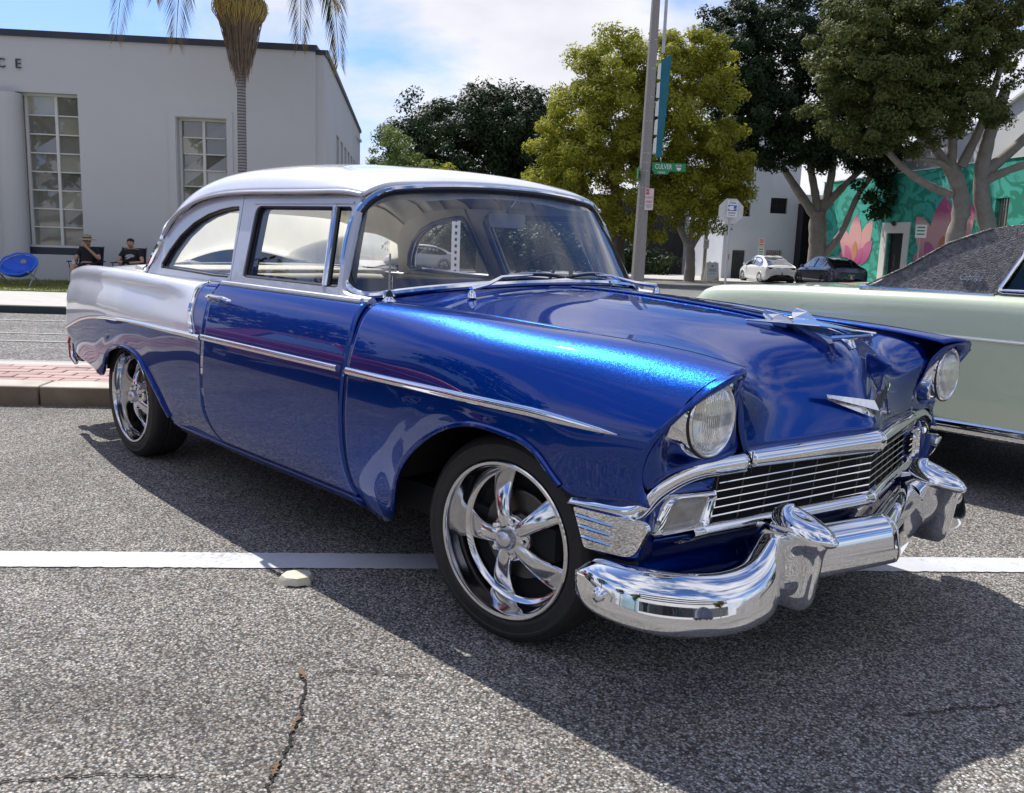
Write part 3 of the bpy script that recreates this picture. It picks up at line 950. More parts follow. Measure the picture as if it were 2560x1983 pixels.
for s in (-1, 1):
    plate('door_window_frame', DO, [DG], gside(s), M['silver'], CAR, 0.045)
    plate('roof_pillar', QO, [QG], gside(s), M['silver'], CAR, 0.045)
    # black rubber and chrome reveals inside the openings
    for loop, nm in ((DG, 'door_glass_seal'), (QG, 'quarter_glass_seal')):
        f = gside(s)
        MB().tube([f(a, b, 0.016) for a, b in loop], 0.010, 6, True).build(nm, M['black'], CAR, True)
    f = gside(s)
    vg, fg = holed(DG, [])
    obj('door_glass', [f(a, b, 0.022) for a, b in vg], [tuple(q) for q in fg], M['glass'], CAR, False)
    vg, fg = holed(QG, [])
    obj('quarter_glass', [f(a, b, 0.022) for a, b in vg], [tuple(q) for q in fg], M['glass'], CAR, False)
    MB().tube([f(-1.150, 1.326, 0.006), f(-1.056, 1.025, 0.006)], 0.014, 8).build('vent_window_bar', M['chrome'], CAR, True)
    MB().tube([f(-1.128, 1.32, 0.010), f(-1.036, 1.028, 0.010)], 0.009, 6).build('vent_window_seal', M['black'], CAR, True)
    MB().tube([f(a, 1.338, -0.001) for a in (-1.78, -1.4, -1.02)], 0.006, 6).build('upper_frame_bead', M['silver'], CAR, True)
    # belt moulding from cowl to quarter
    P = [(x, s * (0.8355 + 0.0 * x), .994) for x in np.linspace(-1.79, -.74, 14)]
    MB().tube(P, 0.011, 8, flat=(1, 0.9)).build('belt_moulding', M['silver'], CAR, True)
    # flowing shelf that runs from the window corner back onto the fin
    G = []
    for x, w0, z0 in ((-1.80, .04, .985), (-1.95, .05, .984), (-2.15, .07, .990), (-2.4, .08, .992), (-2.68, .09, .992)):
        G.append([(x, s * -(0.790), 1.006), (x, s * -(0.798), .994), (x, s * -(0.808), .980), (x, s * -(0.822), .966)])
    sheet('belt_shelf', Surf(G).grid(24, 8), M['silver'], CAR, 0.004, centre=(-2.2, 0, 0.4))

# ---- roof
RF = [  # drip, shoulder, mid, centre
    [(-.985, -.668, 1.372), (-.966, -.605, 1.402), (-.942, -.46, 1.424), (-.926, -.25, 1.438), (-.918, 0, 1.444)],
    [(-1.06, -.678, 1.382), (-1.055, -.625, 1.424), (-1.04, -.48, 1.456), (-1.035, -.25, 1.474), (-1.03, 0, 1.480)],
    [(-1.30, -.684, 1.386), (-1.30, -.640, 1.440), (-1.30, -.49, 1.487), (-1.30, -.25, 1.510), (-1.30, 0, 1.517)],
    [(-1.65, -.686, 1.388), (-1.65, -.646, 1.446), (-1.65, -.495, 1.504), (-1.65, -.25, 1.532), (-1.65, 0, 1.540)],
    [(-2.00, -.684, 1.386), (-2.00, -.644, 1.444), (-2.00, -.49, 1.506), (-2.00, -.25, 1.535), (-2.00, 0, 1.543)],
    [(-2.25, -.690, 1.366), (-2.26, -.648, 1.426), (-2.28, -.49, 1.490), (-2.30, -.25, 1.520), (-2.31, 0, 1.528)],
    [(-2.44, -.704, 1.318), (-2.47, -.656, 1.378), (-2.53, -.49, 1.445), (-2.57, -.25, 1.474), (-2.59, 0, 1.482)],
    [(-2.56, -.724, 1.250), (-2.61, -.672, 1.305), (-2.70, -.50, 1.378), (-2.76, -.25, 1.408), (-2.78, 0, 1.416)],
    [(-2.605, -.742, 1.186), (-2.68, -.688, 1.230), (-2.79, -.51, 1.310), (-2.87, -.25, 1.342), (-2.90, 0, 1.350)]]
G = [r + [(x, -y, z) for x, y, z in r[-2::-1]] for r in RF]
roof = Surf(G)
RQ = roof.grid(60, 48)
sheet('roof', RQ, M['pearl'], CAR, 0.012, centre=(-1.8, 0, 1.0))
for s in (-1, 1):
    P = [p + np.array([0, -0.006, -0.004]) for p in RQ[:, 0]]
    P = [np.array([p[0], p[1] * -s, p[2]]) for p in P]
    MB().tube(P, 0.0085, 8).build('drip_moulding', M['silver'], CAR, True)
# headliner with stitched pleats
G2 = np.array(G); G2[:, :, 2] -= 0.035; G2[:, :, 1] *= 0.975
HLQ = Surf(G2).grid(120, 40)
ph = (HLQ[:, :, 0] + 0.25 * np.abs(HLQ[:, :, 1]) ** 2) * 2 * math.pi / 0.30
HLQ[:, :, 2] -= 0.034 * (1 - np.abs(np.sin(ph / 2))) ** 1.5
sheet('headliner', HLQ, M['headliner'], CAR, 0.0, centre=(-1.8, 0, 3.0))
seam_ = mat('headliner_stitch', (.40, .37, .30), .8)
for i in range(14, HLQ.shape[0] - 6, 15):
    MB().tube([tuple(p - np.array((0, 0, .004))) for p in HLQ[i, 1:-1:2]], .0055, 5).build('headliner_seam', seam_, CAR, True)
# ---- back window, rear shelf, boot lid
BW = [[(-2.600, -.738, 1.182), (-2.690, -.690, 1.228), (-2.80, -.51, 1.306), (-2.88, -.25, 1.338), (-2.905, 0, 1.346)],
      [(-2.650, -.775, 1.090), (-2.79, -.715, 1.110), (-2.95, -.53, 1.160), (-3.04, -.27, 1.180), (-3.07, 0, 1.186)],
      [(-2.690, -.800, 1.000), (-2.87, -.735, 1.004), (-3.06, -.55, 1.010), (-3.17, -.28, 1.014), (-3.21, 0, 1.016)]]
G = [r + [(x, -y, z) for x, y, z in r[-2::-1]] for r in BW]
bq = Surf(G).grid(14, 40)
sheet('rear_window', bq, M['glass'], CAR, 0.0, centre=(-1.6, 0, 1.0))
MB().tube([p for p in round_rim(bq, .08, 110)], 0.013, 8, True).build('rear_window_trim', M['chrome'], CAR, True)
TL = [[(-2.66, -.81, .980), (-2.90, -.62, 1.002), (-3.12, -.35, 1.010), (-3.22, 0, 1.012)],
      [(-3.20, -.772, .976), (-3.25, -.60, 1.000), (-3.38, -.35, 1.008), (-3.42, 0, 1.010)],
      [(-3.70, -.712, .962), (-3.70, -.55, .976), (-3.75, -.30, .978), (-3.76, 0, .979)],
      [(-4.00, -.662, .930), (-4.02, -.52, .925), (-4.06, -.30, .915), (-4.07, 0, .912)]]
G = [r + [(x, -y, z) for x, y, z in r[-2::-1]] for r in TL]
sheet('boot_lid', Surf(G).grid(26, 30), M['pearl'], CAR, 0.008, centre=(-3.4, 0, 0.4))
tail = [[(-4.03, -.655, .935), (-4.05, -.35, .915), (-4.07, 0, .91)], [(-4.06, -.70, .75), (-4.09, -.35, .74), (-4.10, 0, .74)], [(-3.98, -.72, .47), (-4.02, -.35, .46), (-4.03, 0, .46)]]
G = [r + [(x, -y, z) for x, y, z in r[-2::-1]] for r in tail]
sheet('tail_panel', Surf(G).grid(10, 20), M['pearl'], CAR, 0.008, centre=(-3.0, 0, 0.7))
M['dull_dark'] = mat('brake_iron', (0.12, 0.11, 0.10), 0.45, 0.9)
# ---- grille: top bar, lattice, lower bar, parking lamps
def vx(y, off=0.0):
    return 0.777 - 0.245 * abs(y) + off
def sweep(name, path, section, mt, parent, thick=0.0, centre=(0.3, 0, 0.55), nu=None, nv=18, both_sides=True, cap=False):
    """path: list of (x, y, z, outward normal xy, scale...) rows of section points"""
    Q = Surf(path).grid(nu or 40, nv)
    return Q
def bar_row(y, x, z, nx, ny, hb, ht, d):
    """rounded bar section standing on the outward direction (nx, ny)"""
    S = [(-d, ht - .004), (-.45 * d, ht), (-.012, ht - .006), (.0, ht - .022), (-.003, (ht + hb) / 2 - .01), (-.012, hb + .004), (-.035, hb), (-d, hb + .006)]
    return [(x + nx * a, y + ny * a, z + h) for a, h in S]
nV = np.array([1, 0.245]) / math.hypot(1, .245)
rows = []
for y in (0.0, -.15, -.30, -.525):
    rows.append(bar_row(y, vx(y), .66, nV[0], -nV[1], -.022, .040 - .012 * abs(y) / .5, .06))
for s in (1, -1):
    G = [[(a, -s * -b if False else (b if s == 1 else -b), c) for a, b, c in r] for r in rows]
    o = sheet('grille_top_bar', Surf(G).grid(24, 20), M['chrome'], CAR, 0.004, centre=(0.3, 0, 0.66))
# outer end of the bar: runs on, then bends down and back round the parking lamp
E_ = [(-.530, vx(-.53) - .001, .655, nV[0], -nV[1], -.027, .030), (-.62, vx(-.62), .652, .97, -.24, -.026, .030), (-.70, .608, .648, .95, -.30, -.026, .030),
      (-.77, .592, .634, .90, -.42, -.030, .032), (-.825, .580, .612, .80, -.60, -.034, .034), (-.868, .570, .586, .66, -.75, -.038, .036), (-.892, .548, .568, .35, -.94, -.034, .024), (-.900, .50, .561, .08, -1.0, -.026, .017), (-.902, .42, .556, 0, -1.0, -.022, .014), (-.898, .325, .549, 0, -1.0, -.018, .011)]
rows = [bar_row(y, x, z, nx, ny, hb, ht, .055) for y, x, z, nx, ny, hb, ht in E_]
both('grille_bar_end', Surf(rows).grid(70, 20), M['chrome'], 0.004, centre=(0.3, 0, 0.66))
MB().tube([(vx(-.5275) + .002, -.5275, z) for z in (.632, .66, .690)], 0.0016, 6).build('bar_seam', M['black'], CAR)
# dark cavity and lattice
for s in (-1, 1):
    q = [[(vx(0, -.085), 0, .640), (vx(.66, -.085), .66 * s, .632)], [(vx(0, -.085), 0, .46), (vx(.69, -.085), .69 * s, .45)]]
    obj('grille_cavity', [q[0][0], q[0][1], q[1][1], q[1][0]], [(0, 1, 2, 3)], M['matte_black'], CAR, False)
    for k in range(6):
        z = .628 - .0225 * k
        y1 = .590 + .008 * k
        MB().tube([(vx(y, -.040), s * y, z - .022 * y / .6 * 1.0 - .006) for y in np.linspace(0.0, y1, 5)], 0.0032, 6, flat=(2, 0.8)).build('grille_bar', M['chrome'], CAR, True)
    for k in range(7):
        y = .028 + .092 * k
        if y > .60: continue
        MB().tube([(vx(y, -.050), s * y, .640), (vx(y + .022, -.046), s * (y + .022), .485)], 0.0024, 5).build('grille_upright', M['dull_dark'], CAR, True)
rows = []
for y in (0.0, -.2, -.45, -.685):
    z0 = -.016 * abs(y) / .685
    S = [(-.06, .508), (-.02, .510), (.0, .503), (.006, .490), (-.004, .474), (-.022, .466), (-.05, .466)]
    rows.append([(vx(y) - .020 + a, y, z + z0) for a, z in S])
for s in (1, -1):
    G = rows if s == 1 else [[(a, -b, c) for a, b, c in r] for r in rows]
    sheet('grille_lower_bar', Surf(G).grid(16, 16), M['chrome'], CAR, 0.004, centre=(0.3, 0, 0.49))
# parking lamp
def park(s):
    def P(y, z, d=0.0):      # outward plane of the lamp, turned a little to the side
        return (0.600 - .30 * (abs(y) - .62) + d, s * abs(y), z)
    outer_ = rounded([(.612, .590), (.772, .592), (.812, .478), (.640, .486)], [.02, .03, .02, .02])
    inner_ = rounded([(.634, .570), (.752, .572), (.782, .494), (.658, .500)], [.012, .02, .012, .012])
    e = empty('parking_lamp', P(.71, .53)); e.parent = CAR
    off = np.array(P(.71, .53))
    def ring(loop, d):
        return [np.array(P(a, b_, d)) - off for a, b_ in loop]
    n = len(outer_)
    vs = ring(outer_, -.03) + ring(outer_, .006) + ring([((a + c) / 2, (b_ + d_) / 2) for (a, b_), (c, d_) in zip(outer_, inner_)], .016) + ring(inner_, .004) + ring(inner_, -.012)
    fs = [(k * n + i, k * n + (i + 1) % n, (k + 1) * n + (i + 1) % n, (k + 1) * n + i) for k in range(4) for i in range(n)]
    if s > 0:
        fs = [q[::-1] for q in fs]
    obj('lamp_bezel', vs, fs, M['chrome'], e, True, 50)
    c = np.mean(ring(inner_, .006), axis=0) + np.array([.006, 0, 0])
    vs = ring(inner_, -.006) + [c]
    fs = [(i, (i + 1) % n, n) for i in range(n)]
    if s > 0:
        fs = [q[::-1] for q in fs]
    obj('lamp_lens', vs, fs, M['park_lens'], e, True, 60)
    # chrome sill under the lamp
    vs = [P(.640, .484, -.012), P(.815, .476, -.012), P(.835, .424, -.045), P(.640, .442, -.03)]
    obj('lamp_sill', [np.array(v) - off for v in vs], [(0, 1, 2, 3) if s > 0 else (3, 2, 1, 0)], M['chrome'], e, False)
M['park_lens'] = varied('clear_lamp_lens', (0.36, 0.33, 0.28), (0.22, 0.20, 0.17), 22, 0.12, 0.5, 60, coat=1.0)
park(-1); park(1)
# chrome pocket behind the lamp
for s in (-1, 1):
    vs = [(.585, s * .60, .615), (.545, s * .83, .600), (.525, s * .835, .43), (.555, s * .62, .44)]
    obj('lamp_pocket', vs, [(0, 1, 2, 3)], M['blue'], CAR, False)

# ---- valance under the grille and the lower front corners
rows = []
for y in (0, -.2, -.45, -.66, -.80):
    x = vx(y) - (.05 if abs(y) < .7 else .05)
    rows.append([(x + .02, y, .470), (x, y, .455), (x - .03, y, .40), (x - .02, y, .345), (x - .08, y, .30)])
for s in (1, -1):
    G = rows if s == 1 else [[(a, -b, c) for a, b, c in r] for r in rows]
    sheet('front_valance', Surf(G).grid(24, 14), M['blue'], CAR, 0.006, centre=(0.3, 0, 0.42))
rows = []
for x, y in ((.335, -.890), (.42, -.893), (.49, -.892), (.528, -.886), (.550, -.868), (.550, -.838), (.545, -.80)):
    f = np.clip((x - .335) / .2, 0, 1) if y < -.885 else 1
    lo = .44 if x < .4 else .425
    g_ = 1.0 if x < .36 else 0.0
    rows.append([(x, y, .600 - .02 * (1 - f)), (x + .002 + .012 * g_, y - .003, .54), (x - .002 + .036 * g_, y - .001, .48), (x - .008 + .062 * g_, y + .006, lo)])
both('front_fender_lower', Surf(rows).grid(30, 12), M['blue'], 0.006, centre=(0.2, -.4, 0.5))
# gravel shield
def shield(s):
    def fn(x, z, d):
        return (x, s * (.8985 + .006 * math.sin((x - .33) * 8) - d), z)
    loop = rounded([(.348, .532), (.588, .548), (.604, .534), (.566, .458), (.540, .446), (.395, .431)], [.008, .012, .012, .02, .02, .01])
    p = plate('gravel_shield', loop, [], fn, M['chrome'], CAR, 0.014)
    bevel(p, 0.003, 2)
    for k in range(3):
        z = .512 - .026 * k; x0 = .362 + .012 * k; x1 = .510 - .004 * k
        pts = [(x, s * .9010, z + .012 * (x - x0)) for x in np.linspace(x0, x1, 8)]
        MB().tube(pts, [.005, .006, .006, .0055, .005, .0045, .0035, .001], 6).build('rib', M['chrome'], p, True)
shield(-1); shield(1)

# ---- bumper
def bump_row(x, y, nx, ny, lo, hi, bulge=.03, back=.075):
    h = hi - lo
    S = [(-back, hi - .012), (-.030, hi), (-.006, hi - .012), (bulge * .38, lo + .80 * h), (bulge * .78, lo + .52 * h), (bulge, lo + .27 * h), (bulge * .80, lo + .08 * h), (bulge * .2, lo + .01 * h), (-.03, lo), (-back, lo + .012), (-back, hi - .012)]
    return [(x + nx * a, y + ny * a, z) for a, z in S]
rows = [bump_row(vx(y, .045), y, .971, -.238, .304 + .012 * abs(y), .450 + .01 * abs(y), .030) for y in (0, -.12, -.26, -.42)]
for s in (1, -1):
    G = rows if s == 1 else [[(a, -b, c) for a, b, c in r] for r in rows]
    sheet('bumper_centre', Surf(G).grid(24, 26), M['chrome'], CAR, 0.004, centre=(0.3, 0, 0.4))
W_ = [(-.462, .738, .97, -.20, .305, .492, .012), (-.520, .752, .99, -.08, .288, .470, .014), (-.588, .764, .99, .02, .274, .436, .026), (-.660, .758, .985, -.17, .266, .418, .034), (-.745, .734, .94, -.34, .262, .413, .038), (-.830, .690, .83, -.56, .264, .417, .036),
      (-.905, .618, .62, -.78, .272, .425, .034), (-.948, .530, .33, -.94, .288, .428, .028), (-.958, .455, .06, -1.0, .308, .422, .014), (-.950, .415, -.3, -.95, .335, .402, .004)]
rows = [bump_row(x, y, nx, ny, lo, hi, bl) for y, x, nx, ny, lo, hi, bl in W_]
both('bumper_wing', Surf(rows).grid(70, 28), M['chrome'], 0.004, centre=(0.2, -.45, 0.38))
for s in (-1, 1):
    for (x, y, z, dx, dy) in ((.742, .745, .300, .96, .34), (.520, .976, .355, .33, .94)):
        v, f = lathe([(0, .012), (.008, .011), (.013, .006), (.016, 0), (.022, -.001), (.023, -.006)], 16, 'x')
        a = math.atan2(s * dy, dx)
        v = [(x + p[0] * math.cos(a) - p[1] * math.sin(a), s * y + p[0] * math.sin(a) + p[1] * math.cos(a), z + p[2]) for p in v]
        obj('bumper_bolt', v, f, M['chrome'], CAR)
def guard(s):
    e = empty('bumper_guard', (.78, s * .445, .45)); e.parent = CAR
    off = np.array((.78, s * .445, .45))
    # upright
    rows = []
    for z, xf, w, xb, fl in ((.272, .800, .024, .70, 0), (.285, .814, .030, .69, 0), (.33, .826, .034, .685, 0), (.39, .834, .037, .68, 0), (.44, .842, .043, .675, .0), (.475, .850, .052, .675, .0), (.50, .826, .052, .68, 0)):
        ring = []
        for q in np.linspace(-math.pi / 2 - .35, math.pi / 2 + .35, 17):
            c, sn = math.cos(q), math.sin(q)
            xx = xb + (xf - xb) * np.sign(c) * abs(c) ** .45 if c > 0 else xb + c * .03
            yy = w * np.sign(sn) * abs(sn) ** .8
            ring.append((xx, -(.455) + yy, z))
        rows.append(ring)
    Q = Surf(rows).grid(20, 32)
    if s > 0: Q = mirror(Q)
    Q = Q - off
    V, F = grid_mesh(Q); F = orient(V, F, (-.06, 0, 0))
    obj('guard_upright', V, F, M['chrome'], e)
    # overhanging hood
    rows = []
    for v in np.linspace(-.55, 1.0, 9):
        ring = []
        for q in np.linspace(0, 2 * math.pi, 33):
            rr = math.cos(v * math.pi / 2) if v > 0 else math.cos(v * .9)
            rr = max(rr, .001)
            c, sn = math.cos(q), math.sin(q)
            xx = .766 + (.104 * c if c > 0 else .085 * c) * rr - .030 * max(v, 0)
            yy = -.440 + (.068 * sn * (1 - .25 * max(c, 0) ** 2)) * rr
            zz = .470 + .014 * (1 - c) + (.052 * math.sin(v * math.pi / 2) if v > 0 else .024 * v)
            ring.append((xx, yy, zz))
        rows.append(ring)
    Q = np.array(rows)
    if s > 0: Q = mirror(Q)
    Q = Q - off
    V, F = grid_mesh(Q); F = orient(V, F, np.array((.758, s * .443, .50)) - off)
    obj('guard_cap', V, F, M['chrome'], e)
    # saddle that blends into the wing
    rows = []
    for k, (y, xf, hi, lo) in enumerate(((-.462, .800, .500, .31), (-.495, .788, .490, .305), (-.535, .776, .468, .29), (-.585, .768, .436, .272))):
        rows.append([(.655, y, hi - .01), (xf - .05, y, hi), (xf - .01, y, hi - .03), (xf, y, (hi + lo) / 2), (xf - .005, y, lo + .03), (xf - .05, y, lo)])
    Q = Surf(rows).grid(14, 20)
    if s > 0: Q = mirror(Q)
    Q = Q - off
    V, F = grid_mesh(Q); F = orient(V, F, (-.1, 0, 0))
    pass
guard(-1); guard(1)
# ---- rear bumper
rows = [bump_row(-x, y, -.97, -.1, .38, .50, .03) for x, y in ((4.13, 0), (4.12, -.3), (4.10, -.55), (4.06, -.68))] + [bump_row(-4.0, -.72, -.6, -.8, .39, .50, .015)]
both('rear_bumper', Surf(rows).grid(40, 18), M['chrome'], 0.004, centre=(-3.0, 0, .5))
for s in (-1, 1):
    MB().tube([(-4.06, s * .715, .355), (-4.10, s * .72, .39), (-4.115, s * .72, .47), (-4.105, s * .715, .53), (-4.08, s * .705, .555)], [.014, .026, .028, .026, .014], 12).build('rear_bumper_guard', M['chrome'], CAR, True)

for s in (-1, 1):
    MB().box((-4.0, s * .675, .46), (.12, .09, .16)).build('bumper_gap_shade', M['black'], CAR)  # black block stands in for the shade in the bumper gap

# ---- bright trim
def spear(s):
    P, r = [], []
    for x in list(np.linspace(.485, -1.80, 40)):
        P.append((x, s * -(ysd(x, .76) - .004), .765 - (.012 * max(0, (x - .2)) / .28)))
        r.append(.0145 * min(1, ((.487 - x) / .22) ** .6 + .02) if x > .27 else .0145 - .0025 * np.clip((.2 - x) / 1.5, 0, 1))
    P2 = [p for p in P if p[0] > -.690]; P3 = [p for p in P if p[0] < -.712]
    MB().tube(P2, r[:len(P2)], 10, flat=(1, .6)).build('side_spear', M['chrome'], CAR, True)
    MB().tube(P3, .0125, 10, flat=(1, .6)).build('side_spear', M['chrome'], CAR, True)
    Q_ = quar.grid(90, 30, 0, n_, 5, 9)[:, 0]
    P4 = [(p[0], -s * (p[1] - .004), p[2] + .002) for p in Q_ if p[0] < -1.815]
    MB().tube(P4, [.0125 - .003 * min(1, i / 40) for i in range(len(P4))], 10, flat=(1, .6)).build('side_spear', M['chrome'], CAR, True)
spear(-1); spear(1)
for s in (-1, 1):
    qq = quar.grid(14, 30, 0, 1, 0, 5)[-1]
    P = [(p[0] - .012, -s * (p[1] - .004), p[2]) for p in qq if p[2] > .765]
    Pb = [(p[0] - .030, -s * (p[1] - .004), p[2]) for p in qq if p[2] > .765]
    e = MB().tube(P, .0075, 8).build('fin_moulding', M['chrome'], CAR, True)
    MB().tube(Pb, .006, 8).build('bezel', M['chrome'], e, True)
    n = len(P)
    for k in (.12, .38, .62, .98):
        i = int(k * (n - 1))
        MB().tube([P[i], Pb[i]], .0065, 6).build('divider', M['chrome'], e, True)
# door handles and locks
for s in (-1, 1):
    e = empty('door_handle', (-1.64, s * .905, .948)); e.parent = CAR
    MB().tube([(-.100, s * .004, -.006), (-.095, s * .022, -.004), (-.04, s * .034, .0), (.05, s * .034, .0), (.085, s * .030, -.006), (.105, s * .018, -.012)], [.012, .014, .012, .011, .010, .004], 10, flat=(2, .75)).build('grip', M['chrome'], e, True)
    MB().tube([(-.085, s * -.006, -.018), (-.08, s * .026, -.010)], [.020, .012], 12).build('push_button', M['chrome'], e, True)
    MB().tube([(-1.748, s * .904, .848), (-1.748, s * .914, .848)], .013, 12).build('door_lock', M['chrome'], CAR, True)
    for x in (.0,):
        MB().tube([(-.702, s * (wdt(-.7) - .001), .766), (-.702, s * (wdt(-.7) + .003), .744)], .004, 6).build('spear_clip', M['chrome'], CAR)
# emblem on the nose
def nose(y, z):
    """front surface of the hood near the emblem"""
    d = (HQ[:, :, 1] - y) ** 2 + (HQ[:, :, 2] - z) ** 2 + 10 * (HQ[:, :, 0] < .5)
    i = np.argsort(d.ravel())[:6]
    w = 1 / (d.ravel()[i] + 2e-6)
    return float((HQ[:, :, 0].ravel()[i] * w).sum() / w.sum())
mb = MB()
for s in (-1, 1):
    n = 9
    A, B_, C_ = [], [], []
    for t in np.linspace(0, 1, n):
        y = .205 * t; zt = .790 + .030 * t; zb = .738 + .068 * t
        xs_ = .727 - .245 * y
        A.append((xs_ + .002, s * y, zt)); B_.append((xs_ + .020 * (1 - .7 * t), s * y, zt * .45 + zb * .55)); C_.append((xs_ + .002, s * y, zb))
    base = A + B_ + C_
    f = []
    for i in range(n - 1):
        for k in (0, 1):
            q = (k * n + i, k * n + i + 1, (k + 1) * n + i + 1, (k + 1) * n + i)
            f.append(q if s < 0 else q[::-1])
    mb.add(base, f)
mb.build('v_emblem', M['chrome'], CAR)
# hood ornament
e = empty('hood_ornament', (.45, 0, .99)); e.parent = CAR
o_ = np.array((.45, 0, .99))
top = [(.716, 0, .990), (.66, -.024, .994), (.56, -.055, .999), (.44, -.100, 1.002), (.355, -.135, 1.003), (.345, -.130, 1.002), (.40, -.045, 1.006), (.36, 0, 1.008)]
loop = top + [(x, -y, z) for x, y, z in top[-2:0:-1]]
n = len(loop)
vs = [np.array(p) - o_ + np.array((0, 0, .003)) for p in loop] + [np.array(p) - o_ - np.array((0, 0, .003)) for p in loop]
cc = np.mean(vs[:n], axis=0) + np.array((0.03, 0, .008))
vs.append(cc)
fs = [(i, (i + 1) % n, 2 * n) for i in range(n)] + [tuple(range(2 * n - 1, n - 1, -1))] + [(i, i + n, (i + 1) % n + n, (i + 1) % n) for i in range(n)]
wing = obj('wings', vs, fs, M['chrome'], e, False)
bm = bmesh.new(); bm.from_mesh(wing.data); bmesh.ops.recalc_face_normals(bm, faces=bm.faces); bm.to_mesh(wing.data); bm.free()
bevel(wing, .003, 2, 30)
for s in (-1, 1):
    P0 = [(.490, .066, 1.002), (.440, .084, 1.030), (.395, .094, 1.038), (.382, .090, 1.022), (.392, .074, 1.002)]
    a = [np.array((x, s * y - .003, z)) - o_ for x, y, z in P0]; b_ = [np.array((x, s * y + .003, z)) - o_ for x, y, z in P0]
    k = len(P0)
    fin = obj('tail_fin', a + b_, [tuple(range(k)), tuple(range(2 * k - 1, k - 1, -1))] + [(i + k, (i + 1) % k + k, (i + 1) % k, i) for i in range(k)], M['chrome'], e, False)
    bevel(fin, .003, 2, 30)
MB().tube([(.70, 0, .985), (.64, 0, .972), (.58, 0, .962)], [.005, .010, .013], 10).build('pedestal', M['chrome'], e).location = -Vector(o_)
MB().tube([(.645, 0, .935), (.632, 0, .955), (.60, 0, .965)], [.012, .016, .008], 12).build('badge', M['chrome'], e, True).location = -Vector(o_)

# ---- wheels
def lerp_t(a, b_, t): return a + (b_ - a) * t
def wheel(x, y, s, steer, dish):
    """s: outward side; local frame: outward along +y * s"""
    e = empty('wheel', (x, y, .3255), steer); e.parent = CAR
    rt, rl = .3255, .2455
    prof = [(.236, -.205), (.262, -.212), (.296, -.208), (.315, -.196), (.3235, -.178), (rt, -.150), (rt, -.125), (.3215, -.122), (.3215, -.114), (rt, -.111), (rt, -.085), (.3215, -.082), (.3215, -.075), (rt, -.072), (.3245, -.035), (.319, -.016),
            (.310, -.004), (.300, .001), (.297, .0035), (.289, .0042), (.286, .0025), (.268, .003), (.262, .0045), (.255, .003), (.249, -.002), (.244, -.010), (.236, -.03)]
    v, f = lathe(prof, 72, 'y', sign=s)
    obj('tyre', v, f[::-1], M['rubber'], e, True, 30)
    prof = [(.2455, -.012), (.2478, -.003), (.2466, .003), (.243, .0055), (.2345, .0045), (.2315, -.001), (.2300, -.014), (.2270, -.024), (.2235, -.040), (.2215, -dish * .6), (.2180, -dish), (.2080, -dish - .010), (.2020, -dish - .012), (.1990, -dish - .020), (.1985, -.17), (.205, -.20), (.236, -.205)]
    v, f = lathe(prof, 72, 'y', sign=s)
    rim = obj('rim', v, f, M['alloy'], e, True, 32)
    # five spokes that bow out towards the hub
    for k in range(5):
        q0 = R(110 - 72 * k) if s < 0 else R(70 + 72 * k)
        rows = []
        for t in np.linspace(0, 1, 8):
            r = .040 + .172 * t
            w = .0225 + .006 * math.sin(t * math.pi) + .027 * max(0, t - .35) ** 1.3 / .6
            d = -.026 - (dish - .012) * t ** 1.7 + .010 * math.sin(math.pi * t) * .6
            th = .026 - .006 * t
            ring = []
            for c in np.linspace(0, 2 * math.pi, 17):
                a, b_ = math.cos(c), math.sin(c)
                ring.append((r, np.sign(a) * abs(a) ** .8 * w, d - .010 + (b_ * .012 if b_ > 0 else b_ * th)))
            rows.append(ring)
        Q = Surf(rows).grid(18, 20)
        V, F = grid_mesh(Q)
        V2 = np.stack([V[:, 0] * math.cos(q0) - V[:, 1] * math.sin(q0), V[:, 2] * s, V[:, 0] * math.sin(q0) + V[:, 1] * math.cos(q0)], -1)
        c_ = V2.mean(0)
        F = orient(V2, F, c_)
        obj('spoke', V2, F, M['alloy'], e)
    # hub, cap, nuts, brake
    v, f = lathe([(0, -.022), (.030, -.022), (.062, -.030), (.072, -.036), (.076, -.046), (.076, -.07), (0, -.07)], 40, 'y', sign=s)
    hub = obj('hub', v, f[::-1], M['alloy'], e, True, 40)
    v, f = lathe([(0, .008), (.010, .0075), (.022, .004), (.030, -.003), (.0335, -.012), (.0345, -.024)], 32, 'y', sign=s)
    obj('centre_cap', v, f[::-1], M['cap_metal'], e)
    for k in range(5):
        q = R(110 - 36 - 72 * k) if s < 0 else R(70 + 36 + 72 * k)
        pts = [(.058 * math.cos(q), s * d, .058 * math.sin(q)) for d in (-.045, -.020)]
        MB().tube(pts, .0095, 6).build('lug_nut', M['chrome'], e)
    v, f = lathe([(.05, -.085), (.135, -.085), (.140, -.088), (.140, -.105), (.05, -.105)], 48, 'y', sign=s)
    obj('brake_disc', v, f[::-1], M['dull_dark'], e, True, 30)
    v, f = lathe([(.05, -.125), (.200, -.125), (.200, -.13)], 32, 'y', sign=s)
    obj('brake_backing', v, f[::-1], M['matte_black'], e, True, 30)
    return e
M['cap_metal'] = mat('satin_cap', (0.62, 0.62, 0.65), 0.28, 1.0)
wheel(0, -.825, -1, R(7.1), .075)
wheel(0, .825, 1, R(7.1), .075)
wheel(-2.921, -.818, -1, 0, .105)
wheel(-2.921, .818, 1, 0, .105)
M['carpet'] = varied('grey_blue_carpet', (.14, .16, .22), (.18, .20, .27), 20, .95)
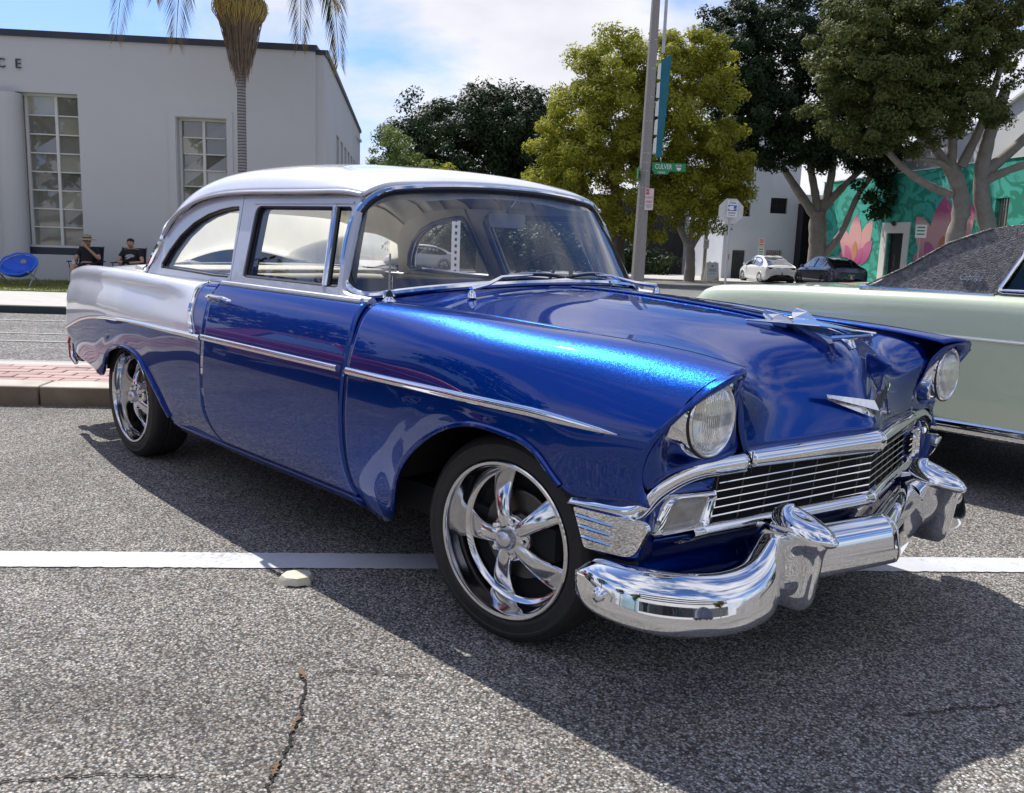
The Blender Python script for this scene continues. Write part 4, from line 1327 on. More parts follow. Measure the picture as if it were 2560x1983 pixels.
# ---- underbody, wheel wells, cabin
MB().box((-1.45, 0, .33), (3.2, 1.50, .10)).build('underbody', M['matte_black'], CAR)
MB().box((.20, 0, .52), (.70, 1.10, .40)).box((-2.95, 0, .54), (1.7, 1.10, .30)).build('chassis', M['matte_black'], CAR)
for s in (-1, 1):
    for x0, r in ((-.02, .47), (-2.85, .47)):
        P = [(x0 + r * math.cos(q), r * math.sin(q) * .95 + .30) for q in np.linspace(.28, math.pi - .28, 22)]
        vs = [(x, s * .50, z) for x, z in P] + [(x, s * (.86 if x0 > -1 else .80), z) for x, z in P]
        n = len(P)
        fs = [(i, i + 1, n + i + 1, n + i) for i in range(n - 1)] + [tuple(range(n))]
        obj('wheel_well', vs, fs, M['matte_black'], CAR, True)
# floor and firewall
MB().box((-1.7, 0, .40), (2.2, 1.62, .03)).build('cabin_floor', M['carpet'], CAR)
MB().box((-.72, 0, .70), (.03, 1.50, .58)).build('firewall', M['matte_black'], CAR)
def pad(name, secs, mt, parent, n=14, y0=-.60, y1=.60, puff=0.0):
    """upholstered block: closed section in x-z swept across the car with rounded ends"""
    rows = []
    for t in np.linspace(0, 1, n):
        y = y0 + (y1 - y0) * t
        e = 1 - (abs(2 * t - 1)) ** 10 * .12
        cx = sum(p[0] for p in secs) / len(secs); cz = sum(p[1] for p in secs) / len(secs)
        rows.append([(cx + (x - cx) * e, y, cz + (z - cz) * e) for x, z in secs + secs[:1]])
    Q = Surf(rows).grid(n * 2, 40)
    V, F = grid_mesh(Q)
    F = orient(V, F, (cx, 0, cz))
    k = Q.shape[1]
    F.append(tuple(range(k - 1))); F.append(tuple((Q.shape[0] - 1) * k + i for i in range(k - 2, -1, -1)))
    return obj(name, V, F, mt, parent, True, 50)
for x0 in (-1.50, -2.42):
    e = empty('bench_seat', (x0, 0, .42)); e.parent = CAR
    sc_ = lambda pts: [(x - 0, z - .42) for x, z in pts]
    h = .955 if x0 > -2 else .93
    c = pad('cushion', sc_([(.22, .46), (.24, .58), (.10, .63), (-.20, .60), (-.26, .46)]), M['navy'], e, y0=-.66, y1=.66)
    b_ = pad('seat_back', sc_([(-.14, .50), (-.19, .72), (-.25, h - .03), (-.29, h + .01), (-.335, h - .02), (-.34, .70), (-.33, .50)]), M['navy'], e, y0=-.64, y1=.64)
    pad('seat_top', sc_([(-.235, h - .06), (-.25, h + .03), (-.29, h + .055), (-.34, h + .03), (-.352, h - .06)]), M['cream'] if x0 < -2 else M['navy'], e, y0=-.645, y1=.645)
    mb = MB()
    for k in range(15):
        y = -.56 + .08 * k
        mb.tube([(-.137, y, .10), (-.187, y, .30), (-.246, y, h - .47)], .006, 5)
    mb.build('pleat', M['navy'], e, True)
pad('parcel_shelf', [(-2.72, .975), (-2.72, .992), (-2.95, .998), (-3.12, .998), (-3.12, .975)], M['cream'], CAR, y0=-.70, y1=.70)
for s in (-1, 1):
    P = [[(x, s * .785, .50), (x, s * .79, .80), (x, s * .772, .985)] for x in (-2.75, -1.9, -.80)]
    sheet('door_trim_panel', Surf(P).grid(8, 10), M['cream'], CAR, .01, centre=(-1.7, s * 2, .7))
    MB().tube([(-2.65, s * .772, .975), (-1.8, s * .776, .985), (-.85, s * .776, .985)], .016, 8).build('trim_cap', M['cream'] if s > 0 else M['navy'], CAR, True)
    # inside of the pillars: blue reveals round the glass, cream above
    f = gside(s)
    MB().tube([f(a, b2, .050) for a, b2 in QG], .014, 8, True).build('quarter_reveal', M['navy'], CAR, True)
    MB().tube([f(a, b2, .050) for a, b2 in DG], .016, 8, True).build('door_reveal', M['navy'], CAR, True)
    plate('pillar_trim', QO, [QG], lambda x, z, d, s=s: f(x, z, .047 + d), M['cream'], CAR, .006)
# dash, wheel, mirror
pad('dash', [(-.72, .96), (-.74, 1.000), (-.86, 1.005), (-.96, .985), (-.99, .93), (-.96, .80), (-.80, .78)], M['navy'], CAR, y0=-.70, y1=.70)
e = empty('steering_wheel', (-1.085, .37, .985)); e.parent = CAR
T_ = Matrix.Rotation(R(-62), 4, 'Y')
ring = [T_ @ Vector((.205 * math.cos(q), .205 * math.sin(q), 0)) for q in np.linspace(0, 2 * math.pi, 40, endpoint=False)]
MB().tube(ring, .011, 8, True).build('rim', M['black'], e, True)
for q in (.3, math.pi - .3, -math.pi / 2):
    MB().tube([T_ @ Vector((.03 * math.cos(q), .03 * math.sin(q), -.03)), T_ @ Vector((.203 * math.cos(q), .203 * math.sin(q), 0))], .008, 6).build('wheel_spoke', M['dull_metal'], e, True)
MB().tube([T_ @ Vector((0, 0, .01)), T_ @ Vector((0, 0, -.45))], .022, 10).build('column', M['navy'], e, True)
e = empty('rear_view_mirror', (-.995, .075, 1.300)); e.parent = CAR
mq = rounded([(-.105, -.030), (.105, -.030), (.110, .030), (-.110, .030)], .02, 4)
o1 = plate('mirror_case', mq, [], lambda a, b2, d: (.0 - d + .012, a, b2), mat('mirror_shell', (.62, .62, .64), .25, .3), e, .022)
bevel(o1, .006, 2)
MB().tube([(.0, .0, .02), (.012, .0, .05), (.07, .0, .105)], .007, 8).build('mirror_stem', M['chrome'], e, True)
# yellow show card and papers on the dash
MB().box((-.80, .02, 1.012), (.012, .10, .05), .15).build('show_card', mat('yellow_card', (0.75, 0.45, 0.03), 0.6), CAR)
MB().box((-.82, .14, 1.012), (.012, .07, .055), -.2).build('dash_card', mat('teal_card', (0.10, 0.45, 0.45), 0.6), CAR)
MB().box((-.80, -.07, 1.008), (.012, .07, .04), .3).build('dash_card', mat('white_card', (0.7, 0.72, 0.75), 0.6), CAR)

# ---- wipers, antenna
def wsurf(y, z):
    k = np.abs(wq[:, :, 1] - y) + np.abs(wq[:, :, 2] - z)
    i = np.unravel_index(np.argmin(k), k.shape)
    return wq[i][0]
for y0, ya, yb in ((-.50, -.30, .045), (.25 + .32, .34, .06)):
    e = empty('wiper', (-.545, y0, 1.035)); e.parent = CAR
    o_ = np.array((-.545, y0, 1.035))
    MB().tube([(0, 0, -.02), (0, 0, -.004), (-.004, 0, .006)], [.018, .015, .006], 12).build('pivot', M['chrome'], e, True)
    ym = ya * .55 + yb * .45
    a = [(-.55, y0, 1.045), (-.575, y0 + (ya - y0) * .5, 1.058), (wsurf(ya, 1.078) + .035, ya, 1.084), (wsurf(ym, 1.09) + .025, ym, 1.092)]
    MB().tube([np.array(p) - o_ for p in a], [.010, .008, .006, .005], 8).build('wiper_arm', M['chrome'], e, True)
    P = [(wsurf(y, 1.08) + .014, y, 1.079 + .012 * math.sin(math.pi * t)) for t, y in zip(np.linspace(0, 1, 10), np.linspace(ya, yb, 10))]
    MB().tube([np.array(p) - o_ for p in P], .006, 6).build('wiper_blade', M['black'], e, True)
    P = [(p[0] + .010, p[1], p[2] + .008) for p in P[1:-1]]
    MB().tube([np.array(p) - o_ for p in P], .004, 6).build('blade_holder', M['dull_metal'], e, True)
e = empty('antenna', (-.745, -.715, .990)); e.parent = CAR
v, f = lathe([(.030, -.006), (.029, .002), (.022, .010), (.013, .018), (.011, .020)], 20, 'z')
obj('antenna_base', v, [q[::-1] for q in f], M['chrome'], e)
MB().tube([(0, 0, .014), (0, 0, .030), (.0, 0, .040)], [.014, .012, .005], 10).build('antenna_boot', M['black'], e, True)
MB().tube([(0, 0, .036), (0.002, 0, .17)], [.0042, .0035], 8).build('antenna_mast', M['dull_metal'], e, True)
# ================================================================== buildings
M['stucco'] = varied('white_stucco', (.58, .58, .58), (.53, .53, .53), .35, .9, .12, 60)
M['coping'] = varied('dark_metal_coping', (.020, .026, .045), (.035, .04, .06), 2, .5)
M['frame_white'] = mat('painted_steel_frame', (.68, .68, .64), .5)
M['letter'] = mat('bronze_letter', (.05, .05, .05), .5)
def pane_mat():
    mt = mat('old_window_pane', (.20, .20, .17), .02, spec=.9, coat=1.0, coat_rough=.0)
    oi = nd(mt, 'ShaderNodeObjectInfo')
    f = noise(mt, .5, 2, .5)
    c = ramp(mt, oi.outputs['Random'], [(0, (.13, .13, .12)), (.5, (.21, .205, .175)), (.8, (.30, .29, .24)), (1, (.42, .40, .33))])
    ln(mt, mixc(mt, 1.0, c, ramp(mt, f, [(.3, (.75, .75, .75)), (.7, (1.2, 1.2, 1.2))]), 'MULTIPLY'), bsdf(mt).inputs['Base Color'])
    bump(mt, noise(mt, 1.1, 2, .5), .06, .05)
    return mt
M['pane'] = pane_mat()
FT = 19.6
B = tag(empty('white_building', SW(-7, FT, gz(FT))), 'white stucco building with dark roof edge and tall gridded windows, behind the palm', 'building')
B_off = Vector(B.location)
def bfix(o):
    o.data.transform(Matrix.Translation(-B_off)); return o
def fwall(s, z, d):
    return SW(s, FT + d, z)
zb = -.55
# facade with real window openings
hl = [(-10.72, .42), (-9.33, .42), (-9.33, 4.14), (-10.72, 4.14)]
hr = [(-7.10, .42), (-5.95, .42), (-5.95, 3.73), (-7.10, 3.73)]
hl2 = [(-13.3, .42), (-11.5, .42), (-11.5, 4.10), (-13.3, 4.10)]
p_ = plate('wall', [(-22, zb), (-3.86, zb), (-3.86, 5.36), (-22, 5.36)], [hl, hr, hl2], fwall, M['stucco'], B, .45); bfix(p_)
# corner pier, side wall and its openings
o = sbox(MB(), -3.86, -3.66, FT + .06, FT + .45, zb, 5.30).build('corner_pier', M['stucco'], B); bfix(o)
ua = np.array(SW(-3.67, FT + .40)[:2]); ub = np.array(SW(-4.35, 37.5)[:2])
Ls = np.linalg.norm(ub - ua); du = (ub - ua) / Ls; dn = np.array([-du[1], du[0]])
def swall(a, z, d):
    p = ua + du * a + dn * d
    return (p[0], p[1], z)
holes = [[(3.6 + k * 1.75, -.1), (4.7 + k * 1.75, -.1), (4.7 + k * 1.75, 3.9), (3.6 + k * 1.75, 3.9)] for k in range(7)]
o = plate('side_wall', [(0, zb), (Ls, zb), (Ls, 5.36), (0, 5.36)], holes, swall, M['stucco'], B, .35); bfix(o)
for k in range(7):
    for j in range(5):
        q = [swall(3.62 + k * 1.75, .1 + j * .76, .30), swall(4.68 + k * 1.75, .1 + j * .76, .30), swall(4.68 + k * 1.75, .80 + j * .76, .30), swall(3.62 + k * 1.75, .80 + j * .76, .30)]
        o = obj('pane', q, [(0, 1, 2, 3)], M['pane'], B, False); bfix(o)
# parapet coping
o = sbox(MB(), -22, -3.82, FT - .06, FT + .5, 5.36, 5.50).build('coping', M['coping'], B); bfix(o)
o = sbox(MB(), -3.86, -3.62, FT + .02, FT + .5, 5.30, 5.41).build('coping', M['coping'], B); bfix(o)
mb = MB(); vs = [swall(0, 5.36, -.06), swall(Ls, 5.36, -.06), swall(Ls, 5.36, .4), swall(0, 5.36, .4)]
mb.add(vs + [(x, y, z + .12) for x, y, z in vs], [(3, 2, 1, 0), (4, 5, 6, 7), (0, 1, 5, 4), (1, 2, 6, 5), (2, 3, 7, 6), (3, 0, 4, 7)])
o = mb.build('coping', M['coping'], B); bfix(o)
o = sbox(MB(), -22, -4.2, FT + .4, FT + 17, 4.9, 5.0).build('roof', M['stucco'], B); bfix(o)
# half column beside the tall window
for s0 in (-10.90, -14.2):
    v, f = lathe([(.285, zb), (.285, 3.86), (.30, 3.90), (.30, 4.10)], 32, 'z')
    x, y, _ = SW(s0, FT + .02)
    o = obj('column', [(a + x, b_ + y, c) for a, b_, c in v], [q[::-1] for q in f], M['stucco'], B, True, 30); bfix(o)
def bwindow(hole, cols, rows, dark=True):
    s0, z0, s1, z1 = hole[0][0], hole[0][1], hole[2][0], hole[2][1]
    d = .30
    e = empty('window', SW((s0 + s1) / 2, FT + d, z0)); e.parent = B
    off = Vector(e.location); e.location = off - B_off
    mb = MB()
    fr = .05
    bar = lambda a0, a1, b0, b1, dd=.05: sbox(mb, a0, a1, FT + d - dd, FT + d + .03, b0, b1)
    zt = z0 + .17                    # dark band at the foot of the opening
    bar(s0, s0 + fr, zt, z1); bar(s1 - fr, s1, zt, z1)
    bar(s0 + fr, s1 - fr, z1 - fr, z1); bar(s0 + fr, s1 - fr, zt, zt + fr)
    cs = [s0 + fr] + cols + [s1 - fr]
    for c in cols:
        bar(c - .032, c + .032, zt + fr, z1 - fr, .055)
    zs = np.linspace(zt + fr, z1 - fr, rows + 1)
    for zz in zs[1:-1]:
        for a0, a1 in zip(cs[:-1], cs[1:]):
            bar(a0 + .034, a1 - .034, zz - .014, zz + .014, .045)
    o = mb.build('frame', M['frame_white'], e); o.data.transform(Matrix.Translation(-off))
    o = sbox(MB(), s0, s1, FT + d - .10, FT + d + .02, z0, zt).build('sill_panel', M['coping'], e); o.data.transform(Matrix.Translation(-off))
    for a0, a1 in zip(cs[:-1], cs[1:]):
        for b0, b1 in zip(zs[:-1], zs[1:]):
            j = rng.normal(0, .006, 4)
            q = [SW(a0, FT + d + .012 + j[0], b0), SW(a1, FT + d + .012 + j[1], b0), SW(a1, FT + d + .012 + j[2], b1), SW(a0, FT + d + .012 + j[3], b1)]
            o = obj('pane', [Vector(v) - off for v in q], [(0, 1, 2, 3)], M['pane'], e, False)
bwindow(hl, [-10.60, -9.92], 8)
bwindow(hr, [-6.53], 8)
bwindow(hl2, [-12.4], 8)
# raised surround of the right window
mb = MB()
for a in ((-7.28, -7.12, .3, 3.90), (-5.93, -5.80, .3, 3.90), (-7.12, -5.93, 3.75, 3.90)):
    sbox(mb, a[0], a[1], FT - .03, FT + .02, a[2], a[3])
o = mb.build('window_surround', M['stucco'], B); bfix(o)
# bronze letters
for ch, s in (('C', -10.985), ('E', -10.61)):
    x, y, z = SW(s, FT - .025, 4.745)
    Mx = frame((x, y, z), (U2[0], U2[1], 0), (0, 0, 1), (-N2[0], -N2[1], 0))
    # serif capital: Blender's own face, thickened
    o = text_obj('letter', ch, .30, M['letter'], B, Mx, .015, xs=.95); bfix(o)

# ---- industrial building with the barred windows, at the far corner
M['grey_wall'] = varied('pale_painted_block', (.60, .62, .66), (.52, .54, .58), .5, .9, .1, 20)
M['bar'] = mat('dark_iron', (.03, .032, .035), .6)
M['dark_void'] = mat('unlit_interior', (.012, .012, .016), .9)
M['gate'] = varied('grey_gate', (.16, .17, .18), (.11, .115, .12), 3, .6)
T1 = 56.2
W1 = tag(empty('workshop_building', SW(20, T1, gz(T1))), 'pale grey industrial building with small barred windows behind the stop sign', 'building')
off1 = Vector(W1.location)
def w1(o): o.data.transform(Matrix.Translation(-off1)); return o
wins = [(20.75, 3.36, 21.90, 4.36), (18.85, 3.10, 19.42, 3.98), (20.70, .05, 21.80, .96)]
door_ = (18.42, -1.2, 19.30, .90)
holes = [[(a, b_), (c, b_), (c, d_), (a, d_)] for a, b_, c, d_ in wins + [(door_[0], -1.15, door_[2], door_[3])]]
w1(plate('wall', [(17.75, -1.3), (22.62, -1.3), (22.62, 9.5), (17.75, 8.6)], holes, lambda s, z, d: SW(s, T1 + d, z), M['grey_wall'], W1, .4))
w1(sbox(MB(), 17.75, 18.1, T1 + .4, T1 + 14, -1.3, 8.6).build('side_wall', M['grey_wall'], W1))
w1(sbox(MB(), 22.3, 22.62, T1 + .4, T1 + 14, -1.3, 9.3).build('side_wall', M['grey_wall'], W1))
for k, (a, b_, c, d_) in enumerate(wins):
    f_ = sbox(MB(), a, c, T1 + .28, T1 + .32, b_, d_).build('window', M['dark_void'] if k < 2 else M['pane'], W1); w1(f_)
    mb = MB()
    for s in np.linspace(a + .06, c - .06, int((c - a) / .14) + 1):
        sbox(mb, s - .012, s + .012, T1 + .16, T1 + .185, b_, d_)
    for z in np.linspace(b_ + .1, d_ - .1, 3):
        sbox(mb, a, c, T1 + .19, T1 + .21, z - .012, z + .012)
    w1(mb.build('bars', M['frame_white'] if k == 2 else M['bar'], f_))
g_ = w1(sbox(MB(), door_[0], door_[2], T1 + .25, T1 + .3, -1.2, door_[3]).build('gate', M['gate'], W1))
mb = MB()
for s in np.linspace(door_[0] + .05, door_[2] - .05, 9):
    sbox(mb, s - .02, s + .02, T1 + .2, T1 + .25, -1.2, door_[3] - .1)
w1(mb.build('gate_bars', M['bar'], g_))
w1(sbox(MB(), 18.02, 18.22, T1 - .02, T1, .25, .62).build('notice', mat('mauve_notice', (.35, .12, .22), .6), W1))
# dark loading bay between the two buildings
D1 = tag(empty('loading_bay', SW(23.5, 55.6, gz(55.6))), 'tall black open loading bay between the grey wall and the mural', 'doorway')
offd = Vector(D1.location)
for o in (sbox(MB(), 22.64, 24.6, 57.4, 57.5, -1.3, 4.3).build('back', M['dark_void'], D1), sbox(MB(), 22.64, 24.6, 55.4, 57.5, 4.05, 4.6).build('lintel', M['grey_wall'], D1),
          sbox(MB(), 22.64, 22.72, 55.4, 57.4, -1.3, 4.05).build('jamb', M['dark_void'], D1), sbox(MB(), 24.52, 24.6, 55.4, 57.4, -1.3, 4.05).build('jamb', M['dark_void'], D1)):
    o.data.transform(Matrix.Translation(-offd))
# ---- mural building along the side street
MS = 23.5
mu = mat('teal_mural', (.05, .40, .30), .85)
tc = nd(mu, 'ShaderNodeTexCoord').outputs['Object']
mp = nd(mu, 'ShaderNodeMapping'); mp.inputs['Scale'].default_value = (1.0, 1.0, 1.7); mp.inputs['Rotation'].default_value = (.5, .35, 0)
ln(mu, tc, mp.inputs['Vector'])
f1 = noise(mu, .50, 2.0, .5, mp.outputs['Vector'], .9)
leaf = ramp(mu, f1, [(.40, (.050, .42, .32)), (.42, (.012, .22, .15)), (.505, (.014, .24, .16)), (.525, (.045, .38, .29))])
f2 = noise(mu, 1.7, 2.0, .5, mp.outputs['Vector'], 1.0)
leaf = mixc(mu, ramp(mu, f2, [(.58, (0, 0, 0)), (.60, (.55, .55, .55))]), leaf, (.012, .22, .15))
ln(mu, leaf, bsdf(mu).inputs['Base Color'])
M['mural'] = mu
MU = tag(empty('mural_building', SW(MS, 40, gz(40))), 'low building with a teal leaf mural and pink lotus flowers along the side street', 'building')
offm = Vector(MU.location)
def mf(o): o.data.transform(Matrix.Translation(-offm)); return o
def mw(t, z, d): return SW(MS + d, t, z)
doorh = [(43.6, -.9), (45.4, -.9), (45.4, 2.15), (43.6, 2.15)]
winh = [(34.9, 1.9), (35.9, 1.9), (35.9, 3.65), (34.9, 3.65)]
mf(plate('wall', [(22, -1.2), (54.4, -1.2), (54.4, 5.30), (22, 5.30)], [doorh, winh], mw, M['mural'], MU, .3))
mf(sbox(MB(), MS - .05, MS + .35, 22, 54.4, 5.30, 5.36).build('coping', M['frame_white'], MU))
mb = MB()
for a in ((43.0, 43.6, -1.0, 2.72), (45.4, 46.05, -1.0, 2.72), (43.6, 45.4, 2.15, 2.72)):
    sbox(mb, MS - .06, MS + .05, a[0], a[1], a[2], a[3])
mf(mb.build('door_surround', M['frame_white'], MU))
dr = mf(sbox(MB(), MS + .2, MS + .25, 43.6, 45.4, -1.0, 2.15).build('door', M['dark_void'], MU))
mf(sbox(MB(), MS + .15, MS + .2, 43.68, 43.95, 1.70, 1.98).build('door_notice', M['frame_white'], dr))
wd = mf(sbox(MB(), MS + .2, MS + .25, 34.9, 35.9, 1.9, 3.65).build('window', M['pane'], MU))
mb = MB()
for t in (35.1, 35.3, 35.5, 35.7):
    sbox(mb, MS + .08, MS + .1, t - .02, t + .02, 1.9, 3.65)
mf(mb.build('bars', M['bar'], wd))
x, y, z = SW(MS - .12, 44.5, 2.9)
mf(MB().tube([(x, y, z - .35), (x - .1, y - .05, z - .2), (x, y, z - .12)], [.10, .13, .05], 10).build('wall_lamp', M['bar'], MU))
def petal_mat(name, c0, c1, zlo, zhi):
    mt = mat(name, c0, .85)
    g = nd(mt, 'ShaderNodeNewGeometry'); s = nd(mt, 'ShaderNodeSeparateXYZ'); ln(mt, g.outputs['Position'], s.inputs[0])
    r_ = nd(mt, 'ShaderNodeMapRange'); r_.inputs['From Min'].default_value = zlo; r_.inputs['From Max'].default_value = zhi
    ln(mt, s.outputs['Z'], r_.inputs['Value'])
    ln(mt, ramp(mt, r_.outputs[0], [(0, c0), (.45, c1), (.8, c1), (1, c0)]), bsdf(mt).inputs['Base Color'])
    return mt
PM = [petal_mat('lotus_petal_pale', (.42, .09, .20), (.68, .36, .34), .4, 3.2), petal_mat('lotus_petal_deep', (.35, .04, .16), (.50, .14, .26), .4, 2.4), mat('lotus_centre', (.52, .22, .10), .8)]
def petal(fl, t0, z0, t1, z1, w, mi, d):
    a = np.array((t0, z0)); b_ = np.array((t1, z1)); ax = b_ - a; L = np.linalg.norm(ax); ax /= L; px_ = np.array((-ax[1], ax[0]))
    L_, R_ = [], []
    for q in np.linspace(0, 1, 12):
        ww = 1.4 * w * (math.sin(math.pi * (.10 + .895 * q ** 1.15)) ** .75) if q < .999 else 0
        L_.append(a + ax * L * q + px_ * ww); R_.append(a + ax * L * q - px_ * ww)
    loop = L_ + R_[::-1]
    return mf(MB().prism(loop, lambda t, z: mw(t, z, -d), lambda t, z: mw(t, z, .01)).build('petal', PM[mi], MU))
for T_c, zc, k in ((49.2, .55, 1.0), (39.8, .60, 1.25)):
    petal(MU, T_c + .4 * k, zc, T_c + 2.2 * k, zc + 1.9 * k, .42 * k, 0, .010)
    petal(MU, T_c - .3 * k, zc, T_c - 1.9 * k, zc + 2.3 * k, .46 * k, 0, .012)
    petal(MU, T_c + .1 * k, zc - .1, T_c + .2 * k, zc + 2.65 * k, .62 * k, 0, .018)
    petal(MU, T_c - .8 * k, zc - .1, T_c - 2.1 * k, zc + 1.15 * k, .34 * k, 1, .022)
    petal(MU, T_c + .7 * k, zc - .1, T_c + 2.1 * k, zc + .25 * k, .34 * k, 0, .024)
    petal(MU, T_c + .3 * k, zc - .2, T_c + 1.3 * k, zc + .9 * k, .26 * k, 1, .028)
    petal(MU, T_c - .2 * k, zc - .2, T_c - 1.0 * k, zc + .75 * k, .26 * k, 1, .030)
    petal(MU, T_c, zc + .1, T_c - .05, zc + 1.15 * k, .24 * k, 2, .034)
# white gabled shed behind the mural
SH_ = tag(empty('gabled_shed', SW(24.6, 42, gz(42))), 'white gabled shed roof rising behind the teal mural wall', 'building')
offs = Vector(SH_.location)
prof = [(24, 0), (49.4, 0), (49.4, 5.5), (42.9, 7.75), (40.2, 6.9), (36.0, 8.3), (24, 8.3)]
o = MB().prism(prof, lambda t, z: SW(24.6, t, z), lambda t, z: SW(40, t, z)).build('wall', M['stucco'], SH_)
o.data.transform(Matrix.Translation(-offs))
mb = MB()
for (a, b_), (c, d_) in zip(prof[2:5], prof[3:6]):
    q = [SW(24.4, a, b_ + .02), SW(24.4, c, d_ + .02), SW(40, c, d_ + .02), SW(40, a, b_ + .02)]
    mb.add(q + [(x, y, z + .12) for x, y, z in q], [(3, 2, 1, 0), (4, 5, 6, 7), (0, 1, 5, 4), (1, 2, 6, 5), (2, 3, 7, 6), (3, 0, 4, 7)])
o = mb.build('roof', M['frame_white'], SH_); o.data.transform(Matrix.Translation(-offs))
# dark boundary behind the yellow-green tree
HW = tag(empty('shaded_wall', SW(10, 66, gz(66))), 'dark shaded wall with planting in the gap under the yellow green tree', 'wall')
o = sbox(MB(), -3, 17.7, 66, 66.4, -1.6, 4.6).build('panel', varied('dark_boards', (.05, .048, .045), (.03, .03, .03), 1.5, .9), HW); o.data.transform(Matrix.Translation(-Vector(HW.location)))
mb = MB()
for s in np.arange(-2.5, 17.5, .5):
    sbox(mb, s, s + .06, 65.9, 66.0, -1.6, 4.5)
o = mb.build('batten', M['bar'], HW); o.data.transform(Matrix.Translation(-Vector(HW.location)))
# ================================================================== trees
def leaf_mat(name, c0, c1, trans=.35, scale=.55):
    mt = bpy.data.materials.new(name); mt.use_nodes = True
    n = mt.node_tree.nodes; n.clear()
    out = nd(mt, 'ShaderNodeOutputMaterial')
    tc = nd(mt, 'ShaderNodeTexCoord').outputs['Object']
    f = noise(mt, scale, 3.0, .6, tc)
    f2 = noise(mt, 6.0, 2.0, .6, tc)
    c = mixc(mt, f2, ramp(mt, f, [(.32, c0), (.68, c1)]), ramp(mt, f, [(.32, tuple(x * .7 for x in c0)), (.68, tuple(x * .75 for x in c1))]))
    df = nd(mt, 'ShaderNodeBsdfPrincipled'); df.inputs['Roughness'].default_value = .55; df.inputs['Specular IOR Level'].default_value = .2
    tr = nd(mt, 'ShaderNodeBsdfTranslucent')
    mx = nd(mt, 'ShaderNodeMixShader'); mx.inputs['Fac'].default_value = trans
    ln(mt, c, df.inputs['Base Color']); ln(mt, c, tr.inputs['Color'])
    ln(mt, df.outputs[0], mx.inputs[1]); ln(mt, tr.outputs[0], mx.inputs[2]); ln(mt, mx.outputs[0], out.inputs['Surface'])
    return mt
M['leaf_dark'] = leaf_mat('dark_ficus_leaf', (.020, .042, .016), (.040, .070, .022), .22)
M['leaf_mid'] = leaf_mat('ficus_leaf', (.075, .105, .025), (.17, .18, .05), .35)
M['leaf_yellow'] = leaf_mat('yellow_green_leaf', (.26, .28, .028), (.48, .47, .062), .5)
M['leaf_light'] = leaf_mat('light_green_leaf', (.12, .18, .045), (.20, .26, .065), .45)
M['bark'] = varied('pale_ficus_bark', (.20, .175, .15), (.30, .27, .235), 2.5, .9, .4, 12)
M['bark_dark'] = varied('dark_bark', (.09, .075, .06), (.14, .12, .10), 3, .9, .4, 14)
def crown(name, blobs, nclump, nleaf, size, mt, parent, seed, droop=0.0, off=(0, 0, 0), clump_r=(.45, .95), open_=0.0, shell=.78):
    """blobs: (s, t, z, rs, rt, rz). Leaves stand in clumps spread through the outer part of each blob"""
    g = np.random.default_rng(seed)
    vol = np.array([b_[3] * b_[4] * b_[5] for b_ in blobs]) ** .67
    pick = g.choice(len(blobs), nclump, p=vol / vol.sum())
    Bl = np.array(blobs)[pick]
    d = g.normal(size=(nclump, 3)); d /= np.linalg.norm(d, axis=1)[:, None]
    rad = shell + (1.06 - shell) * g.random(nclump) ** .8
    inner = g.random(nclump) < .16
    rad[inner] *= g.random(inner.sum())
    # lumpy outline
    lump = 1 + .13 * np.sin(d[:, 0] * 5 + d[:, 2] * 4 + seed) + .10 * np.sin(d[:, 1] * 7 + d[:, 2] * 6 + 2 * seed)
    c = np.stack([Bl[:, 0] + d[:, 0] * Bl[:, 3] * rad * lump, Bl[:, 1] + d[:, 1] * Bl[:, 4] * rad * lump, Bl[:, 2] + d[:, 2] * Bl[:, 5] * rad * lump], -1)
    if open_:
        keep = g.random(nclump) > open_ * (d[:, 2] < 0)
        c = c[keep]; d = d[keep]
    cr_ = g.uniform(*clump_r, len(c))
    per = max(1, nleaf // len(c))
    C_ = np.repeat(c, per, 0); CR_ = np.repeat(cr_, per); D_ = np.repeat(d, per, 0)
    k = len(C_)
    o_ = g.normal(size=(k, 3)); o_ /= np.linalg.norm(o_, axis=1)[:, None]
    rr = g.random(k) ** .45
    P = C_ + o_ * (CR_ * rr)[:, None] * np.array([1, 1, .72])
    P[:, 2] -= droop * g.random(k) * CR_
    nrm = o_ * .8 + D_ * .5 + np.array([0, 0, .55]) + g.normal(size=(k, 3)) * .55
    nrm /= np.linalg.norm(nrm, axis=1)[:, None]
    a = np.cross(nrm, g.normal(size=(k, 3))); a /= np.linalg.norm(a, axis=1)[:, None]
    b_ = np.cross(nrm, a)
    sz = size * g.uniform(.6, 1.35, k)
    q = np.stack([P - a * sz[:, None], P - b_ * (sz * .42)[:, None], P + a * sz[:, None], P + b_ * (sz * .42)[:, None]], 1)
    W_ = np.empty_like(q)
    W_[..., 0] = q[..., 0] * U2[0] + q[..., 1] * N2[0]; W_[..., 1] = q[..., 0] * U2[1] + q[..., 1] * N2[1]; W_[..., 2] = q[..., 2]
    V = W_.reshape(-1, 3) - np.array(off)
    me = bpy.data.meshes.new(name)
    me.vertices.add(4 * k); me.vertices.foreach_set('co', V.ravel())
    me.loops.add(4 * k); me.loops.foreach_set('vertex_index', np.arange(4 * k))
    me.polygons.add(k); me.polygons.foreach_set('loop_start', np.arange(0, 4 * k, 4)); me.polygons.foreach_set('loop_total', np.full(k, 4))
    me.update(); me.validate()
    me.materials.append(mt)
    return link(bpy.data.objects.new(name, me), parent)
def limb(mb, pts, r0, r1, n=10, seed=0):
    P = curve([SW(*p) for p in pts], len(pts) * 5)
    g = np.random.default_rng(seed + 11)
    r = np.linspace(r0, r1, len(P)) * (1 + .06 * g.normal(size=len(P)))
    mb.tube(P, list(r), n)
